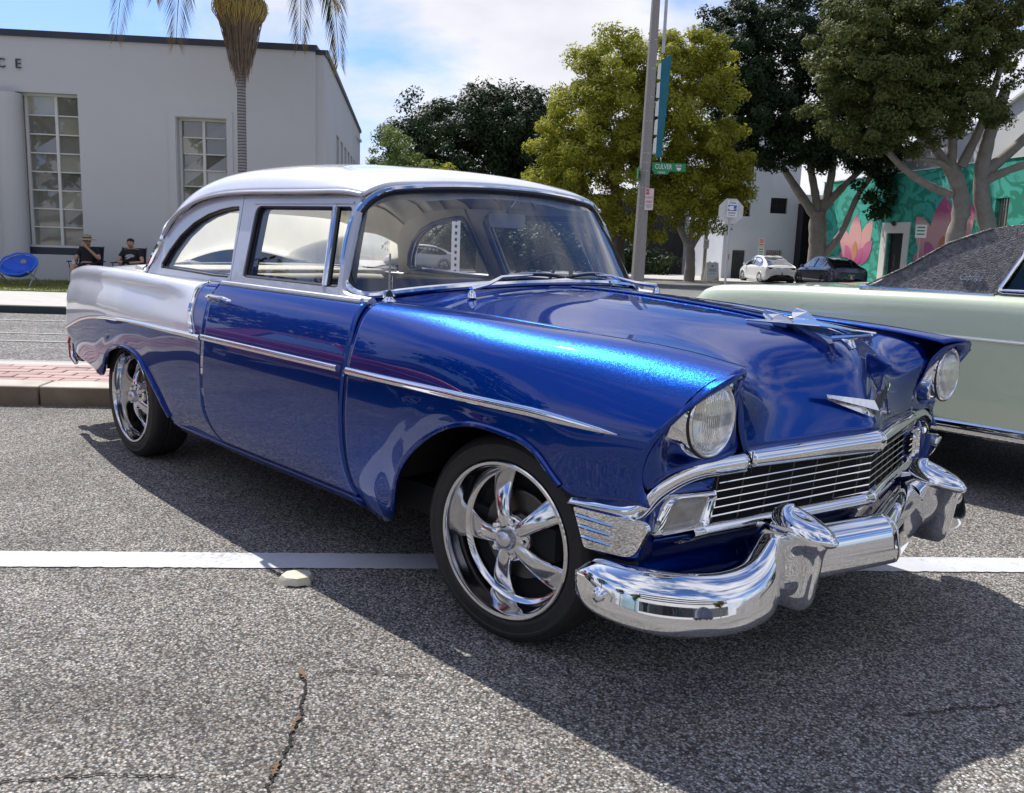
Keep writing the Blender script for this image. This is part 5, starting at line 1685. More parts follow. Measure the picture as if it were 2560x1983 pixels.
def tree(name, label, base, limbs, blobs, n, mt, bark, seed, size, group=None, **k):
    e = tag(empty(name, SW(base[0], base[1], gz(base[1]))), label, 'tree', group)
    off = Vector(e.location)
    mb = MB()
    for i, (pts, r0, r1) in enumerate(limbs):
        limb(mb, pts, r0, r1, 12, seed + i)
    o = mb.build('trunk', bark, e, True, 80); o.data.transform(Matrix.Translation(-off))
    crown('crown', blobs, n[0], n[1], size, mt, e, seed, off=off, **k)
    return e
# far round dark tree
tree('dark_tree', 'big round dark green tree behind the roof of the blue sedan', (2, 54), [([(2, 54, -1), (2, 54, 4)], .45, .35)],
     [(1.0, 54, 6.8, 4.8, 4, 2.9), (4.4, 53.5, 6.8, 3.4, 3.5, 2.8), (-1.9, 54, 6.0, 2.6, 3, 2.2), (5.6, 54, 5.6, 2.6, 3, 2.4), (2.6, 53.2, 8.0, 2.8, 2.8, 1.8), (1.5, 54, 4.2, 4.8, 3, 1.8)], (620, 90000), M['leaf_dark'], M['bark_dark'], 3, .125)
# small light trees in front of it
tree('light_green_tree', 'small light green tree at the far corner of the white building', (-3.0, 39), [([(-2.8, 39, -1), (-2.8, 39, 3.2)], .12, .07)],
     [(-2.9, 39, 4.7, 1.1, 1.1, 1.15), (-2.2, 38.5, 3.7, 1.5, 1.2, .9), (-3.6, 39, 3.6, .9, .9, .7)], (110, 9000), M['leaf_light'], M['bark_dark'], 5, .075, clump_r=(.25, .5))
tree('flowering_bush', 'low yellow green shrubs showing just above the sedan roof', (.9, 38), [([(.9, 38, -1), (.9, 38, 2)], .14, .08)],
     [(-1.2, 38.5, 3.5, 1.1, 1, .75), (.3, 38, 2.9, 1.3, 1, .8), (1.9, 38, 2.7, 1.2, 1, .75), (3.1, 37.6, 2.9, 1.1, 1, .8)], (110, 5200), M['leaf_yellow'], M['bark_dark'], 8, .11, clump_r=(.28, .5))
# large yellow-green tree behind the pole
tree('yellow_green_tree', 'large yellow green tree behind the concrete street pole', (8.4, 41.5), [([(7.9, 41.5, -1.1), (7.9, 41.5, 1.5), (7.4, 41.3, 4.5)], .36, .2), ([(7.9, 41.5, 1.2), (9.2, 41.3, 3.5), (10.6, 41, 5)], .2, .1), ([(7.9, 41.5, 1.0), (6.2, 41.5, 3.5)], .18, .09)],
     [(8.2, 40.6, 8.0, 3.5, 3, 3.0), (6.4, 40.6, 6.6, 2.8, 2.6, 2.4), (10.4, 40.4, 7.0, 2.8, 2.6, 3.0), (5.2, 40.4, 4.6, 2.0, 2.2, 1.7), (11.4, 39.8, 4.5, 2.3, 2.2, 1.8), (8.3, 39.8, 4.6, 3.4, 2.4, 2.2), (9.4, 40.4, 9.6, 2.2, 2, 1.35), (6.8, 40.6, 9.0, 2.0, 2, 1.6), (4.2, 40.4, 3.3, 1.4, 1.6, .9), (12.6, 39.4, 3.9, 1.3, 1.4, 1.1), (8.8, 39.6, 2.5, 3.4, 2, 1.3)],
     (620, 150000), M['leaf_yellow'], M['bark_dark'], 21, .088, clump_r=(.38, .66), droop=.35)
# pale forked trunk under it, nearer the far corner
tree('street_tree', 'pale forked street tree trunk with thin foliage beside the lamp post', (12.9, 46.4), [([(12.9, 46.4, -1.0), (12.9, 46.4, .4), (12.8, 46.4, 1.2)], .30, .25), ([(12.8, 46.4, 1.0), (12.4, 46.5, 1.7), (11.8, 46.5, 2.6)], .2, .12), ([(12.85, 46.4, 1.1), (12.9, 46.5, 1.9), (12.95, 46.5, 2.9)], .17, .11), ([(12.9, 46.4, 1.0), (13.3, 46.4, 1.7), (13.8, 46.4, 2.8)], .19, .11)],
     [(12.6, 46.4, 4.2, 2.4, 2.2, 1.6), (14.0, 46.2, 3.8, 1.4, 1.5, 1.2)], (90, 5000), M['leaf_mid'], M['bark'], 33, .13)
tree('hedge_shrub', 'dense green shrubs filling the gap behind the yellow green tree trunk', (3, 60), [([(3, 60, -1.2), (3, 60, .5)], .1, .08)],
     [(-2, 60, .3, 2.4, 1.5, 1.6), (2, 60.5, .6, 2.6, 1.5, 1.8), (6, 60, .4, 2.4, 1.5, 1.5), (10, 61, .2, 2.2, 1.5, 1.3), (13.5, 61, .0, 2.0, 1.5, 1.2)], (260, 15000), M['leaf_dark'], M['bark_dark'], 91, .16)
# tall dark tree in the middle right
tree('dark_street_tree', 'tall dark evergreen street tree with thick pale trunk behind the parked hatchbacks', (19.9, 47), [([(20.45, 47.2, -1.0), (20.4, 47.2, 1.0), (20.2, 47.2, 3.2)], .56, .44), ([(20.15, 47.2, 2.9), (19.05, 47.2, 4.2), (17.85, 47, 5.6)], .30, .16), ([(20.25, 47.2, 3.0), (19.85, 47.2, 4.6), (19.25, 47.2, 6.5)], .26, .15), ([(20.3, 47.2, 3.0), (20.65, 47, 4.6), (20.65, 46.8, 6.6)], .26, .15), ([(20.25, 47.2, 3.1), (21.35, 46.8, 4.6), (22.45, 46.5, 5.8)], .24, .13), ([(20.55, 47, .6), (21.45, 46.6, 2.2), (22.05, 46.3, 4.2), (22.75, 46, 5.4)], .22, .12)],
     [(18.0, 46.5, 9.0, 4.2, 3.2, 3.6), (16.0, 46.3, 11.2, 3.2, 3, 3.4), (18.6, 46.5, 12.6, 4.2, 3.2, 3.0), (15.8, 46.3, 7.8, 2.4, 2.4, 2.2), (21.6, 46, 7.6, 3.2, 2.8, 1.8), (20.0, 46, 7.2, 3.6, 2.6, 1.5), (22.6, 46, 9.6, 3.6, 2.8, 2.6), (22.3, 45.4, 4.0, 1.2, 1.1, 1.1), (17.9, 46.8, 6.3, 1.7, 1.6, 1.0), (22.6, 45.8, 6.2, 1.9, 1.6, 1.0), (20.3, 46.6, 6.7, 1.8, 1.5, .9), (13.9, 46.3, 10.6, 1.6, 1.8, 2.2)],
     (700, 120000), M['leaf_dark'], M['bark'], 41, .115, clump_r=(.4, .8))
# spreading ficus at the right edge
tree('ficus_tree', 'spreading ficus with pale twin trunks and glossy foliage at the right edge', (20.0, 33), [
     ([(19.9, 32.4, -.9), (19.75, 32.4, 1.5), (19.9, 32.4, 3.2), (19.4, 32.6, 4.6)], .42, .27), ([(21.3, 32.0, -.9), (21.1, 32, 1.6), (20.6, 32.2, 3.4), (20.5, 32.2, 5.2), (20.9, 32, 7.5)], .42, .20),
     ([(19.5, 32.5, 3.5), (18.3, 32.4, 3.9), (16.9, 32.2, 4.7), (15.6, 32, 5.9)], .17, .10), ([(19.6, 32.5, 4.3), (18.6, 32.3, 4.75), (17.2, 32, 4.75)], .14, .07), ([(19.4, 32.6, 4.4), (18.3, 32.6, 5.6), (16.8, 32.4, 6.3)], .22, .11),
     ([(19.4, 32.6, 4.3), (19.3, 32.6, 6.0), (18.9, 32.4, 8.2)], .22, .12), ([(19.7, 32.4, 4.6), (20.2, 32.2, 6.2), (20.6, 32, 8.4)], .20, .11), ([(20.6, 32.2, 4.4), (21.8, 32, 5.6), (23, 31.8, 7)], .24, .13), ([(20.5, 32.2, 4.0), (21.6, 31.8, 4.6), (23.2, 31.4, 5.0)], .18, .1)],
     [(15.8, 32, 7.4, 2.4, 2.4, 2.0), (17.4, 31.6, 8.4, 3.0, 2.6, 2.0), (19.6, 31.6, 9.8, 3.2, 2.6, 1.8), (15.0, 31.8, 9.4, 2.0, 2.2, 1.8), (17.4, 31.8, 10.4, 3.0, 2.6, 1.7), (16.4, 31.6, 5.9, 2.0, 2, 1.0), (18.3, 31.4, 6.5, 2.0, 2, 1.0), (22.3, 31.6, 9.8, 2.8, 2.4, 1.6), (14.3, 31.8, 7.6, 1.2, 1.6, 1.2)],
     (640, 130000), M['leaf_mid'], M['bark'], 57, .082, clump_r=(.28, .56))

# ================================================================== palm
M['palm_trunk'] = mat('palm_trunk', (.26, .24, .24), .9)
wv = nd(M['palm_trunk'], 'ShaderNodeTexWave', wave_type='BANDS', bands_direction='Z'); wv.inputs['Scale'].default_value = 5.0; wv.inputs['Distortion'].default_value = 2.0; wv.inputs['Detail'].default_value = 3
ln(M['palm_trunk'], nd(M['palm_trunk'], 'ShaderNodeTexCoord').outputs['Object'], wv.inputs['Vector'])
ln(M['palm_trunk'], ramp(M['palm_trunk'], wv.outputs['Fac'], [(.1, (.10, .09, .09)), (.35, (.24, .225, .225)), (.9, (.31, .29, .285))]), bsdf(M['palm_trunk']).inputs['Base Color'])
bump(M['palm_trunk'], wv.outputs['Fac'], .5, .02)
M['frond'] = leaf_mat('palm_frond', (.055, .10, .03), (.11, .16, .05), .3, 1.5)
M['frond_dry'] = leaf_mat('dry_palm_tip', (.25, .18, .04), (.33, .25, .07), .3)
M['spray_gold'] = varied('golden_flower_spray', (.52, .40, .13), (.36, .26, .08), 6, .8)
M['spray_brown'] = varied('withered_spray', (.17, .12, .085), (.26, .20, .15), 6, .9)
PT = 17.5
PB = np.array(SW(-5.15, PT, gz(PT) + .13))
PALM = tag(empty('palm_tree', PB), 'slender palm with golden hanging flower skirt in front of the white building', 'palm tree')
zt = 6.1
pts = [(0, 0, -.2), (0, 0, 1), (.0, 0, 3), (.005, 0, 4.5), (.0, 0, zt - PB[2])]
MB().tube(curve(pts, 30), list(np.linspace(.105, .085, 30)), 16).build('trunk', M['palm_trunk'], PALM, True)
MB().tube(curve([(0, 0, zt - PB[2] - .1), (0, 0, zt - PB[2] + .5), (0, 0, zt - PB[2] + 1.3)], 10), [.09, .13, .15, .155, .15, .14, .12, .10, .08, .06], 14).build('crownshaft', M['frond'], PALM, True)
def spray(name, n, mt, rmax, top, bot, rad, seed):
    g = np.random.default_rng(seed); mb = MB()
    for i in range(n):
        q = g.uniform(0, 6.283); r = rmax * (g.random() ** .6 if 'gold' not in name else .72 + .28 * g.random())
        zb_ = bot + (top - bot) * (.45 * (r / rmax) ** 2 + .28 * g.random() ** 2)
        c, s_ = math.cos(q), math.sin(q)
        z0 = top - PB[2] + g.uniform(-.05, .12)
        w = g.normal(0, .02, 6)
        P = [(.06 * c, .06 * s_, z0 - .05), (r * .6 * c + w[0], r * .6 * s_ + w[1], z0 + .06), (r * c + w[2], r * s_ + w[3], z0 - .22), (r * 1.0 * c + w[4], r * 1.0 * s_ + w[5], (z0 + zb_ - PB[2]) / 2), (r * .62 * c + w[1], r * .62 * s_ + w[2], zb_ - PB[2])]
        P = curve(P, 9)
        mb.tube(P, list(rad * np.linspace(1.1, .5, 9)), 3, cap=False)
    return stuff(mb.build(name, mt, PALM, False))
spray('withered_sprays', 520, M['spray_brown'], .43, 5.92, 4.05, .009, 4)
spray('golden_sprays', 420, M['spray_gold'], .56, 6.0, 4.95, .011, 9)
spray('loose_sprays', 120, M['spray_gold'], .58, 5.95, 5.0, .006, 12)
def frond(tip, mid, dry=.14, width=.62, seed=0, ptip=None):
    """arching rachis from the crown with two rows of hanging leaflets"""
    g = np.random.default_rng(seed)
    a = np.array((0, 0, zt + .9 - PB[2]))
    P = curve([a, mid, tip], 40)
    e_ = MB(); l_ = MB(); d_ = MB()
    e_.tube(P, list(np.linspace(.022, .005, 40)), 6)
    T_ = np.gradient(P, axis=0); T_ /= np.linalg.norm(T_, axis=1)[:, None]
    h = T_[:, :2].mean(0); h /= np.linalg.norm(h) + 1e-9
    side = np.array((U2[0], U2[1], 0)) * .9 + np.array((N2[0], N2[1], 0)) * g.uniform(-.45, .45)
    side /= np.linalg.norm(side)
    for i in np.linspace(6, 39, 92):
        k = int(i); f = i / 39
        p = P[k] + (P[min(k + 1, 39)] - P[k]) * (i - k)
        L = width * (math.sin(math.pi * (.12 + .80 * f)) ** .6) * g.uniform(.88, 1.1)
        for s in (-1, 1):
            dr = side * s * (.66 - .2 * f) + T_[k] * .78 + np.array((0, 0, -.22 - .2 * g.random()))
            dr /= np.linalg.norm(dr)
            tip_ = p + dr * L + np.array((0, 0, -.10 * L))
            m_ = p + dr * L * .5 + np.array((0, 0, .03))
            w = np.cross(dr, (0, 0, 1)); w = w / (np.linalg.norm(w) + 1e-9) * .019
            tgt = d_ if f > 1 - dry * g.uniform(.7, 1.2) else l_
            n_0 = len(tgt.v)
            tgt.v += [tuple(p), tuple(m_ - w), tuple(m_ + w), tuple(tip_)]
            tgt.f += [(n_0, n_0 + 1, n_0 + 2), (n_0 + 1, n_0 + 3, n_0 + 2)]
    fr = e_.build('frond', M['frond'], PALM, True)
    l_.build('leaflets', M['frond'], fr)
    if d_.f:
        d_.build('dry_leaflets', M['frond_dry'], fr)
def off_(s, t, z):
    return np.array(SW(s, t, z)) - PB
for i, (tp, md) in enumerate((((-7.40, 16.6, 4.95), (-6.75, 16.9, 7.0)), ((-6.12, 16.2, 4.85), (-5.75, 16.6, 6.9)), ((-3.80, 16.8, 5.05), (-4.15, 17.1, 7.2)), ((-3.05, 17.2, 4.75), (-3.75, 17.3, 7.3)), ((-5.2, 19.4, 6.6), (-5.1, 18.6, 8.0)), ((-7.2, 18.6, 6.2), (-6.3, 18.2, 7.9)),
                              ((-3.2, 18.9, 6.3), (-4.0, 18.4, 7.9)), ((-5.1, 15.6, 6.6), (-5.1, 16.3, 8.0)), ((-4.2, 19.0, 8.4), (-4.6, 18.3, 8.3)))):
    frond(off_(*tp), off_(*md), seed=i, width=.80 if i > 0 else .7)

# ================================================================== pole, signs, street furniture
M['pole'] = varied('exposed_aggregate_concrete', (.22, .20, .185), (.36, .34, .315), 60, .9, .3, 90)
M['sign_green'] = mat('street_sign_green', (.010, .24, .09), .4)
M['sign_white'] = mat('sign_white', (.78, .78, .76), .4)
M['sign_pale'] = mat('faded_pink_white_sign', (.74, .62, .60), .5)
M['red_print'] = mat('faded_red_print', (.55, .10, .09), .5)
M['grey_print'] = mat('grey_print', (.30, .30, .33), .5)
M['banner'] = varied('teal_banner_cloth', (.008, .12, .17), (.012, .17, .22), 1.5, .7)
M['dark_hole'] = mat('punched_hole', (.02, .02, .025), .9)
M['galv'] = varied('galvanised_steel', (.42, .43, .44), (.52, .53, .54), 8, .5, metal=.6)
PX, PY = 4.42, 20.9
e = tag(empty('street_pole', SW(PX, PY, gz(PY))), 'tall tapering concrete street light pole with signs and teal banner', 'street pole')
zp = gz(PY)
MB().tube([(0, 0, -.1), (0.03 * U2[0], .03 * U2[1], 3), (.07 * U2[0], .07 * U2[1], 9 - zp)], [.185, .148, .095], 8).build('shaft', M['pole'], e, True, 30)
for z in (2.15, 2.62, 3.05, 3.26, 3.50, 4.3, 4.9, 5.6, 6.3):
    v, f = lathe([(.152 - .0085 * z + .003 - .004, -.012), (.152 - .0085 * z + .012, -.012), (.152 - .0085 * z + .012, .012), (.152 - .0085 * z - .004, .012)], 20, 'z')
    c = .03 * z / 3
    obj('band', [(x + c * U2[0], y + c * U2[1], w + z - zp) for x, y, w in v], [q[::-1] for q in f], M['galv'], e, False)
MB().tube([(0.05 * U2[0], .05 * U2[1], 7.2 - zp), (.07 * U2[0] + .28 * U2[0], .28 * U2[1], 6.4 - zp), (.33 * U2[0], .33 * U2[1], 6.0 - zp), (.33 * U2[0], .33 * U2[1], 8.2 - zp)][2:], .042, 8).build('side_pipe', M['galv'], e, True)
def face_frame(s, t, z, ang):
    """sign plane: x along the street turned by ang, y up, z towards the viewer's side"""
    a = ANG + ang
    return frame(SW(s, t, z), (math.cos(a), math.sin(a), 0), (0, 0, 1), (math.sin(a), -math.cos(a), 0))
def sign_plate(name, poly, Mx, mt, parent, th=.006, off=None):
    o = MB().prism(poly, lambda a, b_: tuple(Mx @ Vector((a, b_, th / 2))), lambda a, b_: tuple(Mx @ Vector((a, b_, -th / 2)))).build(name, mt, parent)
    if off is not None:
        o.data.transform(Matrix.Translation(-off))
    return o
def to_local(o, root):
    o.data.transform(Matrix.Translation(-Vector(root.location))); return o
# street name blade
sn = tag(empty('street_name_sign', SW(5.08, 20.9, 3.15)), 'green street name sign reading CULVER BLVD on the concrete pole', 'street sign')
F_ = face_frame(5.08, 20.86, 3.17, R(2))
to_local(sign_plate('blade', rounded([(-.45, -.105), (.44, -.105), (.455, .105), (-.45, .105)], .015, 3) + [], F_, M['sign_green'], sn), sn)
to_local(sign_plate('number_tab', [(-.38, -.19), (-.03, -.19), (.03, -.106), (-.42, -.106)], F_, M['sign_green'], sn), sn)
to_local(text_obj('lettering', 'CULVER', .175, M['sign_white'], sn, F_ @ Matrix.Translation((-.15, .0, .004)), .001, xs=.72), sn)
to_local(text_obj('lettering', 'BLVD.', .075, M['sign_white'], sn, F_ @ Matrix.Translation((.265, .045, .004)), .001, xs=.9), sn)
to_local(text_obj('lettering', '10000', .080, M['sign_white'], sn, F_ @ Matrix.Translation((-.20, -.145, .004)), .001, spacing=1.1), sn)
to_local(sign_plate('emblem', [(.20, -.005), (.33, -.005), (.31, -.06), (.265, -.085), (.22, -.06)], F_ @ Matrix.Translation((0, 0, .004)), M['sign_white'], sn, .002), sn)
# cross street blade, seen on edge
sc2 = tag(empty('cross_street_sign', SW(4.24, 21.0, 3.0)), 'green cross street sign seen nearly edge on at the left of the pole', 'street sign')
F_ = face_frame(4.27, 20.9, 2.98, R(80))
to_local(sign_plate('blade', rounded([(-.40, -.15), (.40, -.15), (.40, .15), (-.40, .15)], .02, 3), F_, M['sign_green'], sc2), sc2)
# faded parking sign
npk = tag(empty('parking_sign', SW(4.56, 20.66, 2.32)), 'faded pink and white parking restriction sign on the concrete pole', 'sign')
F_ = face_frame(4.56, 20.66, 2.32, R(-30))
to_local(sign_plate('plate', rounded([(-.115, -.275), (.115, -.275), (.115, .275), (-.115, .275)], .02, 3), F_, M['sign_pale'], npk), npk)
G_ = F_ @ Matrix.Translation((0, 0, .004))
to_local(sign_plate('red_block', [(-.095, .12), (-.005, .12), (-.005, .26), (-.095, .26)], G_, M['red_print'], npk, .002), npk)
to_local(text_obj('lettering', 'NO', .075, M['sign_pale'], npk, G_ @ Matrix.Translation((-.05, .19, .002)), .001, xs=.7), npk)
to_local(text_obj('lettering', 'PARKING', .06, M['red_print'], npk, G_ @ Matrix.Translation((.0, .045, .001)), .001, xs=.85), npk)
for k, (z, w) in enumerate(((-.045, .09), (-.075, .075), (-.14, .09), (-.17, .08), (-.20, .06))):
    to_local(sign_plate('small_print', [(-w, z - .008), (w, z - .008), (w, z + .008), (-w, z + .008)], G_, M['red_print'] if k < 2 else M['grey_print'], npk, .001), npk)
# banner with white slats
bn = tag(empty('pole_banner', SW(4.9, 20.95, 4.6)), 'narrow teal banner on brackets at the right of the concrete pole', 'banner')
poly = [(.10, 3.42), (.36, 3.42), (.47, 6.00), (.12, 5.72)]
BF = frame(SW(4.52, 20.9, 0), (math.cos(ANG + R(4)), math.sin(ANG + R(4)), 0), (0, 0, 1), (math.sin(ANG), -math.cos(ANG), 0))
to_local(sign_plate('cloth', [(.20, 3.42), (.36, 3.42), (.47, 6.02), (.20, 5.80)], BF, M['banner'], bn, .012), bn)
for k in range(5):
    z = 3.52 + k * .46
    to_local(sign_plate('slat', [(.115, z), (.20, z), (.20, z + .40), (.125, z + .36)], BF, M['sign_white'], bn, .01), bn)
for z in (3.5, 5.75):
    to_local(MB().tube([BF @ Vector((0, z, -.02)), BF @ Vector((.40, z, -.02))], .012, 6).build('bracket', M['galv'], bn), bn)
# stop sign seen from behind, with a neighbourhood watch plate
stp = tag(empty('stop_sign', SW(8.72, 26.7, gz(26.7))), 'back of an octagonal stop sign with blue eye watch plate on a steel post', 'traffic sign')
F_ = face_frame(8.72, 26.8, 2.30, R(-4))
octo = [(.44 * math.cos(R(22.5 + 45 * k)), .44 * math.sin(R(22.5 + 45 * k)) + .02) for k in range(8)]
to_local(sign_plate('octagon', octo, F_, varied('bare_aluminium_sign', (.55, .55, .54), (.66, .66, .64), 3, .5), stp, .004), stp)
to_local(MB().box(SW(8.70, 26.78, .03), (.06, .045, 4.1), ANG).build('post', M['galv'], stp), stp)
W_ = F_ @ Matrix.Translation((.03, .09, .034)) @ Matrix.Rotation(R(-2), 4, 'Z')
to_local(sign_plate('watch_plate', rounded([(-.175, -.27), (.175, -.27), (.175, .27), (-.175, .27)], .025, 3), W_, M['sign_white'], stp, .006), stp)
W2 = W_ @ Matrix.Translation((0, 0, .005))
M['eye_blue'] = mat('eye_blue', (.03, .17, .50), .5)
to_local(sign_plate('blue_panel', [(-.145, -.06), (.145, -.06), (.145, .13), (-.145, .13)], W2, M['eye_blue'], stp, .002), stp)
eye = [(-.15 + .29 * t, .035 + .07 * math.sin(math.pi * t ** .8)) for t in np.linspace(0, 1, 12)] + [(-.15 + .29 * t, .035 - .075 * math.sin(math.pi * t ** .8)) for t in np.linspace(1, 0, 12)[1:-1]]
to_local(sign_plate('eye', eye, W2 @ Matrix.Translation((0, 0, .002)), M['sign_white'], stp, .002), stp)
to_local(sign_plate('pupil', [(.075 + .032 * math.cos(q), .045 + .036 * math.sin(q)) for q in np.linspace(0, 6.283, 16, endpoint=False)], W2 @ Matrix.Translation((0, 0, .004)), mat('pupil_navy', (.01, .03, .08), .5), stp, .002), stp)
for z, w, mm in ((.19, .12, 'eye_blue'), (.225, .11, 'grey_print'), (-.11, .12, 'grey_print'), (-.14, .13, 'grey_print'), (-.20, .11, 'red_print')):
    to_local(sign_plate('small_print', [(-w, z - .010), (w, z - .010), (w, z + .010), (-w, z + .010)], W2, M[mm], stp, .001), stp)
# lantern post with a sign
x, y, _ = SW(13.85, 46.9); z0 = gz(46.9) + .1
lp = tag(empty('lamp_post', (x, y, z0)), 'short stone lamp post with lantern and small parking plate under the trees', 'lamp post')
M['stone_post'] = varied('stone_post', (.30, .28, .24), (.40, .37, .32), 6, .9)
v, f = lathe([(.14, 0), (.14, .3), (.10, .4), (.095, 2.45), (.13, 2.5), (.14, 2.56), (.0, 2.6)], 12, 'z')
obj('column', v, [q[::-1] for q in f], M['stone_post'], lp, True, 40)
v, f = lathe([(.13, 2.56), (.17, 2.62), (.17, 2.86), (.10, 3.02), (.03, 3.08), (.0, 3.2)], 8, 'z')
obj('lantern', v, [q[::-1] for q in f], mat('lantern_glass', (.55, .52, .42), .4), lp, False)
F_ = frame((.12 * math.sin(ANG), -.12 * math.cos(ANG), 2.0), (U2[0], U2[1], 0), (0, 0, 1), (-N2[0], -N2[1], 0))
sign_plate('parking_plate', rounded([(-.16, -.25), (.16, -.25), (.16, .25), (-.16, .25)], .03, 3), F_, M['sign_white'], lp)
for z, w in ((.12, .1), (.04, .11), (-.06, .09), (-.15, .1)):
    sign_plate('small_print', [(-w, z - .015), (w, z - .015), (w, z + .015), (-w, z + .015)], F_ @ Matrix.Translation((0, 0, .005)), mat('green_print', (.05, .25, .12), .5) if z > 0 else M['grey_print'], lp, .001)
# two free-standing parking plates by the kerb
for nm, s, t, zc, lab in (('kerb_sign', 18.3, 50.5, 1.15, 'red and green parking plates on a thin post by the grey wall'), ('kerb_sign', 20.7, 36.8, 2.1, 'white parking plate on a post in front of the second lotus flower')):
    e = tag(empty(nm, SW(s, t, gz(t))), lab, 'sign', 'parking plates on posts')
    to_local(MB().tube([SW(s, t, gz(t)), SW(s, t, zc + .5)], .025, 6).build('post', M['galv'], e), e)
    F_ = face_frame(s, t - .05, zc, R(4) if s < 19 else R(-45))
    if s < 19:
        to_local(sign_plate('red_plate', [(-.19, .02), (.19, .02), (.19, .52), (-.19, .52)], F_, M['sign_pale'], e), e)
        to_local(sign_plate('green_plate', [(-.19, -.55), (.19, -.55), (.19, -.02), (-.19, -.02)], F_, M['sign_white'], e), e)
        for z, m_ in ((.42, 'red_print'), (.30, 'red_print'), (.15, 'red_print'), (-.12, 'sign_green'), (-.28, 'sign_green'), (-.42, 'sign_green')):
            to_local(sign_plate('small_print', [(-.14, z - .03), (.12, z - .03), (.12, z + .03), (-.14, z + .03)], F_ @ Matrix.Translation((0, 0, .005)), M[m_], e, .001), e)
    else:
        to_local(sign_plate('plate', [(-.24, -.26), (.24, -.26), (.24, .32), (-.24, .32)], F_, M['sign_white'], e), e)
        for z in (.2, .05, -.1):
            to_local(sign_plate('small_print', [(-.18, z - .03), (.16, z - .03), (.16, z + .03), (-.18, z + .03)], F_ @ Matrix.Translation((0, 0, .005)), M['sign_green'], e, .001), e)
# perforated post on the median, seen through the cabin
x, y, _ = SW(-.73, 3.75)
e = tag(empty('steel_post', (x, y, .1), ANG), 'short perforated square steel post on the median, seen through the blue sedan windows', 'post')
MB().box((0, 0, .65), (.062, .062, 1.34)).build('tube', M['sign_white'], e)
mb = MB()
for k in range(22):
    mb.box((0, -.0315, .30 + .047 * k), (.016, .003, .022))
mb.build('holes', M['dark_hole'], e)
# sandwich board
e = tag(empty('sandwich_board', SW(14.1, 46.2, gz(46.2) + .1), ANG), 'white folding sandwich board standing on the far corner pavement', 'sign board')
for s in (-1, 1):
    vs = [(-.36, s * .28, 0), (.36, s * .28, 0), (.33, s * .03, 1.0), (-.33, s * .03, 1.0)]
    o = obj('panel', vs + [(x, y - s * .03, z) for x, y, z in vs], [(0, 1, 2, 3), (7, 6, 5, 4), (0, 4, 5, 1), (1, 5, 6, 2), (2, 6, 7, 3), (3, 7, 4, 0)], M['sign_white'], e, False)
    bm = bmesh.new(); bm.from_mesh(o.data); bmesh.ops.recalc_face_normals(bm, faces=bm.faces); bm.to_mesh(o.data); bm.free()
    if s < 0:
        for z, w, h in ((.62, .2, .02), (.54, .22, .02), (.80, .06, .05), (.40, .16, .012)):
            f_ = lambda zz: -.28 + .25 * zz - .006
            obj('print', [(-w, f_(z - h), z - h), (w, f_(z - h), z - h), (w, f_(z + h), z + h), (-w, f_(z + h), z + h)], [(0, 1, 2, 3)], M['grey_print'], o, False)
        obj('yellow_corner', [(.02, f_(.05), .05), (.34, f_(.05), .05), (.345, f_(.26), .26)], [(0, 1, 2)], mat('yellow_print', (.75, .50, .08), .6), o, False)
MB().box((-.15, 0, 1.02), (.1, .05, .05)).box((.15, 0, 1.02), (.1, .05, .05)).build('hinge', M['sign_white'], e)
